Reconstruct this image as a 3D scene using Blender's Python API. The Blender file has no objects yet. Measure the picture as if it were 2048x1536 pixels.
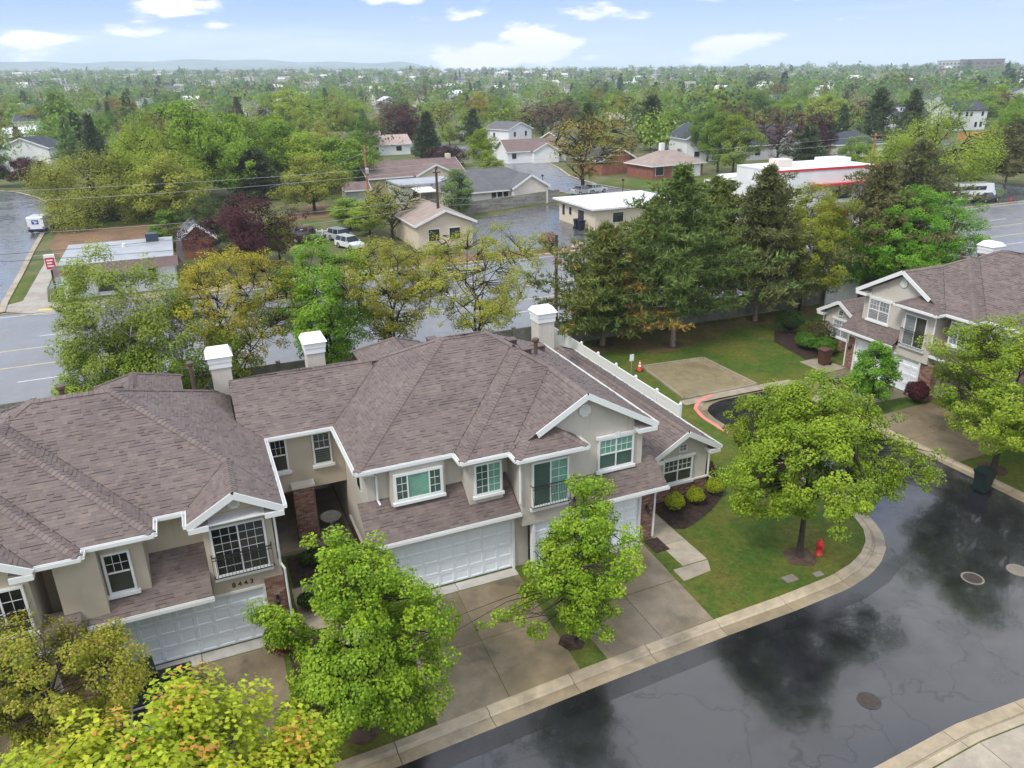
import bpy, math, random
import numpy as np
from mathutils import Matrix, Vector, Euler

# ------------------------------------------------------------------ camera
S = bpy.context.scene
COL = S.collection
CAMH, FPX = 18.5, 1526.0
PITCH, ROLL, YAW = math.radians(22.036), math.radians(-0.976), math.radians(22.84)
def _rot():
    cp, sp, cr, sr, cy, sy = math.cos(PITCH), math.sin(PITCH), math.cos(ROLL), math.sin(ROLL), math.cos(YAW), math.sin(YAW)
    R1 = np.array([[1, 0, 0], [0, -sp, -cp], [0, cp, -sp]])
    R2 = np.array([[cr, -sr, 0], [sr, cr, 0], [0, 0, 1]])
    R3 = np.array([[cy, -sy, 0], [sy, cy, 0], [0, 0, 1]])
    return R2 @ R1 @ R3
RC = _rot()
cam = bpy.data.cameras.new('camera')
cam.sensor_width = 36.0
cam.lens = 36.0 * FPX / 2048.0
cam.clip_start = 0.2
cam.clip_end = 40000
camo = bpy.data.objects.new('camera', cam)
COL.objects.link(camo)
camo.matrix_world = Matrix(((RC[0][0], -RC[1][0], -RC[2][0], 0), (RC[0][1], -RC[1][1], -RC[2][1], 0),
                            (RC[0][2], -RC[1][2], -RC[2][2], CAMH), (0, 0, 0, 1)))
S.camera = camo

# ------------------------------------------------------------------ world, sun, exposure
SUN_AZ, SUN_EL = math.radians(-115), math.radians(52)     # azimuth measured from +Y towards +X
w = bpy.data.worlds.new('World'); S.world = w; w.use_nodes = True
nt = w.node_tree; nt.nodes.clear()
def N(t, tree=None, **kw):
    n = (tree or nt).nodes.new(t)
    for k, v in kw.items(): setattr(n, k, v)
    return n
sky = N('ShaderNodeTexSky', sky_type='NISHITA', sun_disc=False)
sky.sun_elevation = SUN_EL; sky.sun_rotation = SUN_AZ; sky.altitude = 1400
sky.air_density = 1.0; sky.dust_density = 0.6; sky.ozone_density = 1.0
tc = N('ShaderNodeTexCoord')
sep = N('ShaderNodeSeparateXYZ'); nt.links.new(tc.outputs['Generated'], sep.inputs[0])
def cloud_noise(scale, zst, detail, off, rough=0.55):
    m = N('ShaderNodeMapping'); m.inputs['Scale'].default_value = (scale, scale, scale * zst); m.inputs['Location'].default_value = off
    nt.links.new(tc.outputs['Generated'], m.inputs[0])
    n = N('ShaderNodeTexNoise'); n.inputs['Scale'].default_value = 1.0; n.inputs['Detail'].default_value = detail
    n.inputs['Roughness'].default_value = rough
    nt.links.new(m.outputs[0], n.inputs['Vector']); return n.outputs['Fac']
def ramp(src, a, b, ca=0.0, cb=1.0):
    r = N('ShaderNodeMapRange'); r.inputs['From Min'].default_value = a; r.inputs['From Max'].default_value = b
    r.inputs['To Min'].default_value = ca; r.inputs['To Max'].default_value = cb; r.interpolation_type = 'SMOOTHSTEP'
    nt.links.new(src, r.inputs['Value']); return r.outputs['Result']
def mix(fac, a, b):
    m = N('ShaderNodeMix', data_type='RGBA')
    if isinstance(fac, float): m.inputs['Factor'].default_value = fac
    else: nt.links.new(fac, m.inputs['Factor'])
    for s, v in ((6, a), (7, b)):
        if isinstance(v, tuple): m.inputs[s].default_value = v
        else: nt.links.new(v, m.inputs[s])
    return m.outputs[2]
def mul(a, b):
    m = N('ShaderNodeMath', operation='MULTIPLY'); nt.links.new(a, m.inputs[0])
    if isinstance(b, float): m.inputs[1].default_value = b
    else: nt.links.new(b, m.inputs[1])
    return m.outputs[0]
SKY_STRENGTH = 0.10
HAZE = 0.00023
# a thin bright veil over the whole sky (the light is overcast), cumulus puffs and streaks low over the horizon
grad = mix(ramp(sep.outputs['Z'], 0.0, 0.13), (4.0, 5.0, 6.9, 1), (1.55, 2.75, 5.5, 1))
veil = mix(0.90, sky.outputs[0], grad)
puff = mul(ramp(cloud_noise(7.5, 3.6, 7.0, (2.35, 0.7, 0.1), 0.5), 0.565, 0.64), ramp(sep.outputs['Z'], -0.01, 0.012))
streak = mul(ramp(cloud_noise(2.6, 11.0, 4.0, (4.0, 1.3, 0.4)), 0.48, 0.75), 0.45)
high = mul(ramp(cloud_noise(2.4, 1.0, 6.0, (0.3, 3.1, 1.0)), 0.34, 0.56), ramp(sep.outputs['Z'], 0.10, 0.34))
c = mix(streak, veil, (6.0, 6.6, 7.6, 1))
c = mix(puff, c, (7.2, 7.2, 7.4, 1))
c = mix(high, c, (10.2, 10.4, 10.9, 1))
bg = N('ShaderNodeBackground'); bg.inputs['Strength'].default_value = SKY_STRENGTH
nt.links.new(c, bg.inputs['Color'])
wo = N('ShaderNodeOutputWorld'); nt.links.new(bg.outputs[0], wo.inputs['Surface'])

sl = bpy.data.lights.new('sun', 'SUN'); sl.energy = 1.5; sl.angle = math.radians(12); sl.color = (1.0, 0.96, 0.90)
so = bpy.data.objects.new('sun', sl); COL.objects.link(so)
sd = Vector((math.sin(SUN_AZ) * math.cos(SUN_EL), math.cos(SUN_AZ) * math.cos(SUN_EL), math.sin(SUN_EL)))
so.rotation_euler = sd.to_track_quat('Z', 'Y').to_euler(); so.location = (0, 0, 60)

vs = S.view_settings; vs.view_transform = 'Standard'; vs.look = 'None'; vs.exposure = 0.78; vs.gamma = 1.0; vs.use_curve_mapping = False
S.render.engine = 'CYCLES'
S.cycles.use_denoising = True
try: S.cycles.denoiser = 'OPENIMAGEDENOISE'
except Exception: pass
S.cycles.max_bounces = 6; S.cycles.diffuse_bounces = 3; S.cycles.glossy_bounces = 3
S.cycles.transmission_bounces = 3; S.cycles.volume_bounces = 2; S.cycles.transparent_max_bounces = 6
S.cycles.use_adaptive_sampling = False

# ------------------------------------------------------------------ photo pixel -> place
def ray(x, y): return RC.T @ np.array([x - 1024.0, y - 768.0, FPX])
def G(x, y, z=0.0):
    d = ray(x, y); t = (z - CAMH) / d[2]; return Vector((t * d[0], t * d[1], z))
def ONY(x, y, Y):
    d = ray(x, y); t = Y / d[1]; return Vector((t * d[0], Y, CAMH + t * d[2]))
def px_per_m(p):
    c_ = RC @ (np.array(p) - np.array([0, 0, CAMH])); return FPX / c_[2]

# ------------------------------------------------------------------ materials
MATS = {}
def new_mat(name):
    m = bpy.data.materials.new(name); m.use_nodes = True
    t = m.node_tree; b = t.nodes['Principled BSDF']; MATS[name] = m
    return m, t, b
def noise(t, scale, detail=4.0, vec=None, rough=0.55, dist=0.0):
    n = t.nodes.new('ShaderNodeTexNoise'); n.inputs['Scale'].default_value = scale; n.inputs['Detail'].default_value = detail
    n.inputs['Roughness'].default_value = rough; n.inputs['Distortion'].default_value = dist
    if vec is not None: t.links.new(vec, n.inputs['Vector'])
    return n.outputs['Fac']
def mapr(t, src, a, b, lo=0.0, hi=1.0, smooth=True):
    r = t.nodes.new('ShaderNodeMapRange'); r.inputs['From Min'].default_value = a; r.inputs['From Max'].default_value = b
    r.inputs['To Min'].default_value = lo; r.inputs['To Max'].default_value = hi
    if smooth: r.interpolation_type = 'SMOOTHSTEP'
    t.links.new(src, r.inputs['Value']); return r.outputs['Result']
def cmix(t, fac, a, b, blend='MIX'):
    m = t.nodes.new('ShaderNodeMix'); m.data_type = 'RGBA'; m.blend_type = blend
    if isinstance(fac, (int, float)): m.inputs['Factor'].default_value = fac
    else: t.links.new(fac, m.inputs['Factor'])
    for s, v in ((6, a), (7, b)):
        if isinstance(v, (tuple, list)): m.inputs[s].default_value = (*v[:3], 1)
        else: t.links.new(v, m.inputs[s])
    return m.outputs[2]
def mth(t, op, a, b=None):
    m = t.nodes.new('ShaderNodeMath'); m.operation = op
    for i, v in enumerate((a, b)):
        if v is None: continue
        if isinstance(v, (int, float)): m.inputs[i].default_value = v
        else: t.links.new(v, m.inputs[i])
    return m.outputs[0]
def objco(t):
    n = t.nodes.new('ShaderNodeNewGeometry'); return n.outputs['Position']
def bump(t, b, h, strength=0.3, dist=0.02):
    n = t.nodes.new('ShaderNodeBump'); n.inputs['Strength'].default_value = strength; n.inputs['Distance'].default_value = dist
    t.links.new(h, n.inputs['Height']); t.links.new(n.outputs[0], b.inputs['Normal'])
def mat(name, col, rough=0.7, var=0.12, scale=1.2, fine=30.0, bmp=0.0, spec=0.4, metallic=0.0):
    """plain procedural surface: colour with broad and fine variation and optional relief"""
    if name in MATS: return MATS[name]
    m, t, b = new_mat(name); p = objco(t)
    a = tuple(min(1, v * (1 - var)) for v in col); c2 = tuple(min(1, v * (1 + var)) for v in col)
    n1 = noise(t, scale, 5.0, p)
    n2 = noise(t, fine, 3.0, p)
    f = mth(t, 'ADD', mth(t, 'MULTIPLY', n1, 0.65), mth(t, 'MULTIPLY', n2, 0.35))
    t.links.new(cmix(t, mapr(t, f, 0.3, 0.7), a, c2), b.inputs['Base Color'])
    b.inputs['Roughness'].default_value = rough; b.inputs['Specular IOR Level'].default_value = spec; b.inputs['Metallic'].default_value = metallic
    if bmp: bump(t, b, n2, bmp, 0.01)
    return m
def tint_mat(name, rough=0.75, spec=0.35, fine=40.0, var=0.18, use_obj=False, trans=0.0, bmp=0.0, broad=0.0):
    """colour comes from the piece's own 'tint' attribute (shingle, brick, leaf), times the object's colour"""
    if name in MATS: return MATS[name]
    m, t, b = new_mat(name)
    at = t.nodes.new('ShaderNodeAttribute'); at.attribute_name = 'tint'
    col = at.outputs['Color']
    if use_obj:
        oi = t.nodes.new('ShaderNodeObjectInfo'); col = cmix(t, 1.0, col, oi.outputs['Color'], 'MULTIPLY')
    if var:
        n1 = noise(t, fine, 3.0, objco(t))
        v = mapr(t, n1, 0.3, 0.7, 1 - var, 1 + var, False)
        cb = t.nodes.new('ShaderNodeCombineColor')
        for i in range(3): t.links.new(v, cb.inputs[i])
        col = cmix(t, 1.0, col, cb.outputs[0], 'MULTIPLY')
        if bmp: bump(t, b, n1, bmp, 0.004)
    if broad:   # weathering: wide soft patches and streaks
        nb = noise(t, 0.45, 6.0, objco(t), 0.65, 0.5); vb = mapr(t, nb, 0.3, 0.7, 1 - broad, 1 + broad, False); cb2 = t.nodes.new('ShaderNodeCombineColor')
        for i in range(3): t.links.new(vb, cb2.inputs[i])
        col = cmix(t, 1.0, col, cb2.outputs[0], 'MULTIPLY')
    t.links.new(col, b.inputs['Base Color']); b.inputs['Roughness'].default_value = rough; b.inputs['Specular IOR Level'].default_value = spec
    if trans:
        tr = t.nodes.new('ShaderNodeBsdfTranslucent'); t.links.new(col, tr.inputs['Color'])
        mx = t.nodes.new('ShaderNodeMixShader'); mx.inputs[0].default_value = trans
        out = t.nodes['Material Output']
        t.links.new(b.outputs[0], mx.inputs[1]); t.links.new(tr.outputs[0], mx.inputs[2]); t.links.new(mx.outputs[0], out.inputs['Surface'])
    return m

def lawn_mat(name, c1, c2, c3):
    m, t, b = new_mat(name); p = objco(t)
    big = noise(t, 0.33, 4.0, p, 0.6); mid = noise(t, 1.7, 5.0, p, 0.65); fine = noise(t, 38.0, 3.0, p, 0.7)
    c = cmix(t, mapr(t, big, 0.40, 0.62), c1, c2)
    c = cmix(t, mapr(t, mid, 0.52, 0.74, 0, 0.75), c, c3)
    med = noise(t, 4.5, 6.0, p, 0.75)
    d = mth(t, 'MULTIPLY', mapr(t, fine, 0.25, 0.75, 0.5, 1.5, False), mapr(t, med, 0.3, 0.7, 0.62, 1.38, False))
    cb = t.nodes.new('ShaderNodeCombineColor')
    for i in range(3): t.links.new(d, cb.inputs[i])
    c = cmix(t, 1.0, c, cb.outputs[0], 'MULTIPLY')
    t.links.new(c, b.inputs['Base Color']); b.inputs['Roughness'].default_value = 0.85; b.inputs['Specular IOR Level'].default_value = 0.2
    bump(t, b, fine, 0.8, 0.04)
    return m
lawn_mat('lawn', (0.062, 0.112, 0.013), (0.115, 0.125, 0.020), (0.175, 0.135, 0.038))
lawn_mat('field', (0.075, 0.105, 0.028), (0.14, 0.13, 0.055), (0.22, 0.165, 0.085))
lawn_mat('dirt', (0.22, 0.135, 0.075), (0.16, 0.10, 0.06), (0.30, 0.21, 0.12))

def asphalt(name, base, wet_lo, wet_hi, coat, seal=0.0, seals=0.16, spec=0.8):
    m, t, b = new_mat(name); p = objco(t)
    big = noise(t, 0.16, 3.0, p, 0.5); mid = noise(t, 0.9, 5.0, p, 0.6); fine = noise(t, 55.0, 3.0, p, 0.6)
    f = mth(t, 'ADD', mth(t, 'MULTIPLY', mid, 0.6), mth(t, 'MULTIPLY', fine, 0.4))
    c = cmix(t, mapr(t, f, 0.3, 0.7), tuple(v * 0.75 for v in base), tuple(v * 1.3 for v in base))
    if seal:
        vo = t.nodes.new('ShaderNodeTexVoronoi'); vo.feature = 'DISTANCE_TO_EDGE'; vo.inputs['Scale'].default_value = seals
        ds = t.nodes.new('ShaderNodeVectorMath'); ds.operation = 'ADD'
        nz = t.nodes.new('ShaderNodeTexNoise'); nz.inputs['Scale'].default_value = 0.55; nz.inputs['Detail'].default_value = 3
        t.links.new(p, nz.inputs['Vector'])
        sc = t.nodes.new('ShaderNodeVectorMath'); sc.operation = 'SCALE'; sc.inputs['Scale'].default_value = 3.2
        t.links.new(nz.outputs['Color'], sc.inputs[0]); t.links.new(p, ds.inputs[0]); t.links.new(sc.outputs[0], ds.inputs[1])
        t.links.new(ds.outputs[0], vo.inputs['Vector'])
        ln = mapr(t, vo.outputs['Distance'], 0.002 * seals / 0.16, 0.008 * seals / 0.16, seal, 0.0)
        c = cmix(t, ln, c, tuple(v * 0.35 for v in base)); dry = mth(t, 'SUBTRACT', 1.0, ln)
    t.links.new(c, b.inputs['Base Color'])
    r = mapr(t, mth(t, 'ADD', mth(t, 'MULTIPLY', big, 0.45), mth(t, 'MULTIPLY', mid, 0.55)), 0.40, 0.60, wet_lo, wet_hi)
    t.links.new(r, b.inputs['Roughness']); b.inputs['Specular IOR Level'].default_value = spec
    b.inputs['Coat Weight'].default_value = coat; b.inputs['Coat Roughness'].default_value = wet_lo * 0.8; b.inputs['Coat IOR'].default_value = 1.5
    if seal:
        t.links.new(mth(t, 'MULTIPLY', dry, coat), b.inputs['Coat Weight']); t.links.new(mth(t, 'MULTIPLY', dry, spec), b.inputs['Specular IOR Level'])
    bump(t, b, mth(t, 'ADD', fine, mth(t, 'MULTIPLY', noise(t, 3.0, 6.0, p, 0.65), 3.0)), 0.14, 0.006)
    return m
lawn_mat('litter', (0.105, 0.10, 0.03), (0.16, 0.115, 0.045), (0.21, 0.13, 0.06))
asphalt('wet_asphalt', (0.016, 0.016, 0.019), 0.06, 0.28, 0.5, 0.22, 0.30, 0.7)
asphalt('seam_asphalt', (0.012, 0.012, 0.014), 0.16, 0.36, 0.25, 0.0, 0.3, 0.5)
asphalt('fresh_asphalt', (0.014, 0.014, 0.016), 0.12, 0.3, 0.5)
asphalt('boulevard_asphalt', (0.155, 0.155, 0.160), 0.30, 0.5, 0.25, 0.25, 0.06, 0.5)
asphalt('street_asphalt', (0.12, 0.121, 0.127), 0.2, 0.45, 0.35, 0.8, 0.22, 0.6)
asphalt('lot_asphalt', (0.075, 0.076, 0.080), 0.2, 0.45, 0.35, 0.7, 0.3, 0.6)

def concrete(name, base, stain, wet, rough=0.3, spec=0.6):
    m, t, b = new_mat(name); p = objco(t)
    big = noise(t, 0.35, 5.0, p, 0.6, 0.2); mid = noise(t, 2.2, 5.0, p, 0.65); fine = noise(t, 60.0, 2.0, p)
    c = cmix(t, mapr(t, mid, 0.3, 0.72), tuple(v * 0.84 for v in base), tuple(v * 1.12 for v in base))
    c = cmix(t, mapr(t, big, 0.42, 0.68, 0, stain), c, (0.15, 0.115, 0.062)); dk = noise(t, 0.55, 6.0, p, 0.62, 0.25); c = cmix(t, mapr(t, dk, 0.52, 0.72, 0, stain), c, (0.075, 0.062, 0.045))
    oi = t.nodes.new('ShaderNodeObjectInfo'); d = mth(t, 'MULTIPLY', mapr(t, fine, 0.25, 0.75, 0.86, 1.14, False), mapr(t, oi.outputs['Random'], 0, 1, 0.80, 1.12, False))
    cb = t.nodes.new('ShaderNodeCombineColor')
    for i in range(3): t.links.new(d, cb.inputs[i])
    c = cmix(t, 1.0, c, cb.outputs[0], 'MULTIPLY')
    t.links.new(c, b.inputs['Base Color'])
    t.links.new(mapr(t, big, 0.4, 0.6, rough, rough + 0.35), b.inputs['Roughness'])
    b.inputs['Specular IOR Level'].default_value = spec; b.inputs['Coat Weight'].default_value = wet; b.inputs['Coat Roughness'].default_value = rough * 0.6
    return m
concrete('driveway_concrete', (0.235, 0.182, 0.115), 0.9, 0.18, 0.25, 0.45)
concrete('walk_concrete', (0.36, 0.305, 0.225), 0.35, 0.3, 0.35)
concrete('kerb_concrete', (0.43, 0.35, 0.235), 0.5, 0.15, 0.5)
concrete('court_concrete', (0.29, 0.235, 0.135), 0.4, 0.4, 0.25)
concrete('gutter_concrete', (0.34, 0.265, 0.165), 0.7, 0.3, 0.4)
concrete('wall_concrete', (0.30, 0.285, 0.25), 0.35, 0.0, 0.8, 0.2)
concrete('apron_concrete', (0.46, 0.43, 0.39), 0.2, 0.2, 0.5)

def stucco(name, col):
    m, t, b = new_mat(name); p = objco(t); n1 = noise(t, 0.6, 5.0, p); n2 = noise(t, 90.0, 3.0, p)
    mp = t.nodes.new('ShaderNodeMapping'); mp.inputs['Scale'].default_value = (5.0, 5.0, 0.45); t.links.new(p, mp.inputs[0]); st = noise(t, 1.0, 5.0, mp.outputs[0], 0.6)
    c = cmix(t, mapr(t, n1, 0.3, 0.7), tuple(v * 0.93 for v in col), tuple(v * 1.06 for v in col))
    c = cmix(t, mapr(t, st, 0.55, 0.75, 0, 0.32), c, tuple(v * f for v, f in zip(col, (0.66, 0.63, 0.58))))
    d = mapr(t, n2, 0.3, 0.7, 0.93, 1.07, False); cb = t.nodes.new('ShaderNodeCombineColor')
    for i in range(3): t.links.new(d, cb.inputs[i])
    t.links.new(cmix(t, 1.0, c, cb.outputs[0], 'MULTIPLY'), b.inputs['Base Color']); b.inputs['Roughness'].default_value = 0.9; b.inputs['Specular IOR Level'].default_value = 0.2; bump(t, b, n2, 0.4, 0.01)
stucco('stucco', (0.50, 0.43, 0.335)); stucco('stucco_grey', (0.53, 0.485, 0.42))
mat('white_trim', (0.74, 0.74, 0.72), 0.5, 0.05, 0.8, 20, 0.0, 0.4)
mat('cream_trim', (0.66, 0.62, 0.54), 0.8, 0.05, 0.8, 40, 0.1, 0.2)
mat('gutter_dark', (0.20, 0.17, 0.155), 0.6, 0.2, 2, 20)
mat('garage_paint', (0.80, 0.83, 0.85), 0.45, 0.04, 0.6, 20, 0.0, 0.4)
mat('mortar', (0.36, 0.31, 0.27), 0.95, 0.12, 3, 60)
mat('iron', (0.018, 0.018, 0.020), 0.45, 0.2, 3, 30, 0, 0.5)
mat('flashing', (0.10, 0.065, 0.05), 0.5, 0.2, 3, 20, 0, 0.5)
mat('vinyl', (0.80, 0.80, 0.78), 0.4, 0.04, 0.7, 15, 0, 0.4)
mat('precast', (0.235, 0.225, 0.195), 0.9, 0.28, 1.3, 9, 0.4, 0.2)
mat('mulch', (0.045, 0.030, 0.024), 0.95, 0.55, 6, 40, 1.0, 0.2)
mat('soil', (0.09, 0.062, 0.043), 0.95, 0.4, 4, 30, 0.8, 0.2)
mat('bark', (0.050, 0.038, 0.030), 0.95, 0.35, 5, 40, 0.8, 0.2)
mat('bark_grey', (0.15, 0.125, 0.105), 0.95, 0.3, 5, 40, 0.8, 0.2)
mat('bark_pine', (0.20, 0.155, 0.12), 0.95, 0.35, 6, 40, 0.9, 0.2)
mat('bark_birch', (0.48, 0.46, 0.42), 0.85, 0.25, 3, 20, 0.3, 0.2)
mat('red_paint', (0.52, 0.030, 0.028), 0.45, 0.15, 2, 20)
mat('pink_paint', (0.70, 0.21, 0.17), 0.6, 0.18, 2.5, 14)
mat('yellow_paint', (0.62, 0.45, 0.10), 0.6, 0.2, 2, 14)
mat('road_white', (0.62, 0.62, 0.62), 0.6, 0.15, 2, 14)
mat('road_yellow', (0.52, 0.44, 0.22), 0.6, 0.2, 2, 14)
mat('black_rubber', (0.015, 0.015, 0.016), 0.7, 0.2, 4, 30)
mat('bin_green', (0.012, 0.024, 0.022), 0.5, 0.15, 2, 20, 0, 0.4)
mat('bin_brown', (0.085, 0.038, 0.025), 0.55, 0.15, 2, 20, 0, 0.4)
mat('bin_blue', (0.010, 0.014, 0.032), 0.5, 0.15, 2, 20, 0, 0.4)
mat('cone_orange', (0.80, 0.075, 0.04), 0.5, 0.08, 3, 20)
mat('pole_wood', (0.085, 0.052, 0.036), 0.9, 0.3, 2, 12, 0.5, 0.2)
mat('pole_wood_light', (0.34, 0.17, 0.10), 0.9, 0.25, 2, 12, 0.5, 0.2)
mat('steel_grey', (0.45, 0.46, 0.47), 0.45, 0.1, 2, 20, 0, 0.5, 0.3)
mat('wire', (0.42, 0.42, 0.40), 0.5, 0.1, 2, 20)
mat('wire_dark', (0.05, 0.05, 0.055), 0.5, 0.1, 2, 20)
mat('iron_lid', (0.055, 0.042, 0.036), 0.5, 0.3, 8, 40, 0.5)
mat('lid_concrete', (0.20, 0.175, 0.14), 0.7, 0.15, 3, 40)
mat('rock', (0.33, 0.29, 0.25), 0.9, 0.2, 3, 20, 0.5)
mat('sign_green', (0.0, 0.26, 0.17), 0.5, 0.05)
mat('sign_white', (0.78, 0.78, 0.78), 0.5, 0.05)
mat('sign_red', (0.62, 0.035, 0.045), 0.5, 0.08)
mat('sign_blue', (0.015, 0.06, 0.30), 0.5, 0.05)
mat('house_white', (0.74, 0.74, 0.73), 0.8, 0.06, 0.7, 20)
mat('house_cream', (0.62, 0.53, 0.40), 0.85, 0.08, 0.7, 20)
mat('house_pale', (0.66, 0.60, 0.52), 0.85, 0.06, 0.7, 20)
mat('house_grey', (0.42, 0.42, 0.42), 0.85, 0.08, 0.7, 20)
mat('house_tan', (0.40, 0.32, 0.23), 0.85, 0.08, 0.7, 20)
mat('house_brick', (0.26, 0.10, 0.065), 0.9, 0.22, 1.2, 14, 0.3)
mat('roof_grey', (0.115, 0.115, 0.12), 0.85, 0.2, 1.0, 9, 0.3)
mat('roof_dark', (0.050, 0.056, 0.070), 0.85, 0.2, 1.0, 9, 0.3)
mat('roof_brown', (0.165, 0.115, 0.105), 0.85, 0.2, 1.0, 9, 0.3)
mat('roof_pink', (0.42, 0.32, 0.28), 0.85, 0.15, 1.0, 9, 0.3)
mat('roof_tan', (0.30, 0.235, 0.20), 0.85, 0.15, 1.0, 9, 0.3)
mat('roof_white', (0.70, 0.70, 0.70), 0.5, 0.12, 0.5, 6)
mat('roof_membrane', (0.34, 0.35, 0.37), 0.35, 0.18, 0.6, 6)
mat('orange_fence', (0.62, 0.24, 0.075), 0.9, 0.15, 1, 10)
mat('wood_fence', (0.13, 0.095, 0.075), 0.9, 0.2, 1, 10)
mat('hill_green', (0.19, 0.24, 0.25), 0.95, 0.25, 0.004, 0.03)
mat('tyre', (0.012, 0.012, 0.012), 0.8, 0.1, 4, 30)
mat('rim', (0.45, 0.45, 0.46), 0.35, 0.1, 4, 30, 0, 0.5, 0.6)
mat('lamp_red', (0.50, 0.02, 0.02), 0.3, 0.05)
mat('lamp_clear', (0.75, 0.75, 0.72), 0.2, 0.05)
mat('ceramic', (0.50, 0.47, 0.42), 0.7, 0.12, 4, 30)
mat('interior_dark', (0.03, 0.028, 0.026), 0.9, 0.2)

def glass(name, col, rough=0.08, var=0.3, scale=1.2):
    m, t, b = new_mat(name); p = objco(t)
    n1 = noise(t, scale, 3.0, p)
    t.links.new(cmix(t, mapr(t, n1, 0.3, 0.7), tuple(v * (1 - var) for v in col), tuple(v * (1 + var) for v in col)), b.inputs['Base Color'])
    b.inputs['Roughness'].default_value = rough; b.inputs['Specular IOR Level'].default_value = 0.7
    return m
glass('glass_dark', (0.016, 0.017, 0.018)); glass('glass_dim', (0.045, 0.046, 0.040)); glass('glass_car', (0.02, 0.023, 0.028), 0.05)
def blind_glass(name, col, dark, pitch=0.075):
    """glass with slatted blinds close behind it"""
    m, t, b = new_mat(name)
    sp = t.nodes.new('ShaderNodeSeparateXYZ'); t.links.new(objco(t), sp.inputs[0])
    wv = mth(t, 'SINE', mth(t, 'MULTIPLY', sp.outputs['Z'], 2 * math.pi / pitch))
    n1 = noise(t, 1.5, 2.0, objco(t))
    c = cmix(t, mapr(t, n1, 0.3, 0.7), tuple(v * 0.8 for v in col), tuple(min(1, v * 1.2) for v in col))
    t.links.new(cmix(t, mapr(t, wv, -0.9, 0.2), dark, c), b.inputs['Base Color'])
    b.inputs['Roughness'].default_value = 0.1; b.inputs['Specular IOR Level'].default_value = 0.7
    return m
blind_glass('glass_green', (0.17, 0.36, 0.27), (0.13, 0.29, 0.215), 0.06)
blind_glass('glass_green_dim', (0.06, 0.115, 0.09), (0.045, 0.09, 0.07), 0.06)
blind_glass('glass_shutter', (0.10, 0.12, 0.105), (0.015, 0.018, 0.016), 0.10)
blind_glass('glass_shutter_white', (0.42, 0.43, 0.43), (0.06, 0.06, 0.06), 0.10)
blind_glass('glass_curtain', (0.22, 0.24, 0.235), (0.18, 0.20, 0.195), 0.2)
def paint(name, col, rough=0.25, coat=0.8):
    m, t, b = new_mat(name); p = objco(t)
    n1 = noise(t, 2.0, 3.0, p)
    t.links.new(cmix(t, mapr(t, n1, 0.3, 0.7), tuple(v * 0.94 for v in col), tuple(min(1, v * 1.05) for v in col)), b.inputs['Base Color'])
    b.inputs['Roughness'].default_value = rough; b.inputs['Coat Weight'].default_value = coat; b.inputs['Coat Roughness'].default_value = 0.06
paint('car_white', (0.75, 0.75, 0.75)); paint('car_black', (0.010, 0.011, 0.014), 0.2, 1.0); paint('car_silver', (0.42, 0.45, 0.47))
paint('car_red', (0.42, 0.02, 0.03)); paint('car_maroon', (0.045, 0.016, 0.025)); paint('car_navy', (0.02, 0.03, 0.06))
tint_mat('shingle', 0.66, 0.4, 55.0, 0.22, bmp=0.5, broad=0.14)
tint_mat('brick', 0.85, 0.25, 50.0, 0.2, bmp=0.4)
tint_mat('leaf', 0.55, 0.3, 40.0, 0.0, True, 0.38)
tint_mat('needle', 0.7, 0.25, 40.0, 0.0, True, 0.12)
tint_mat('far_leaf', 0.8, 0.15, 0.25, 0.0, True, 0.35)

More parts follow.
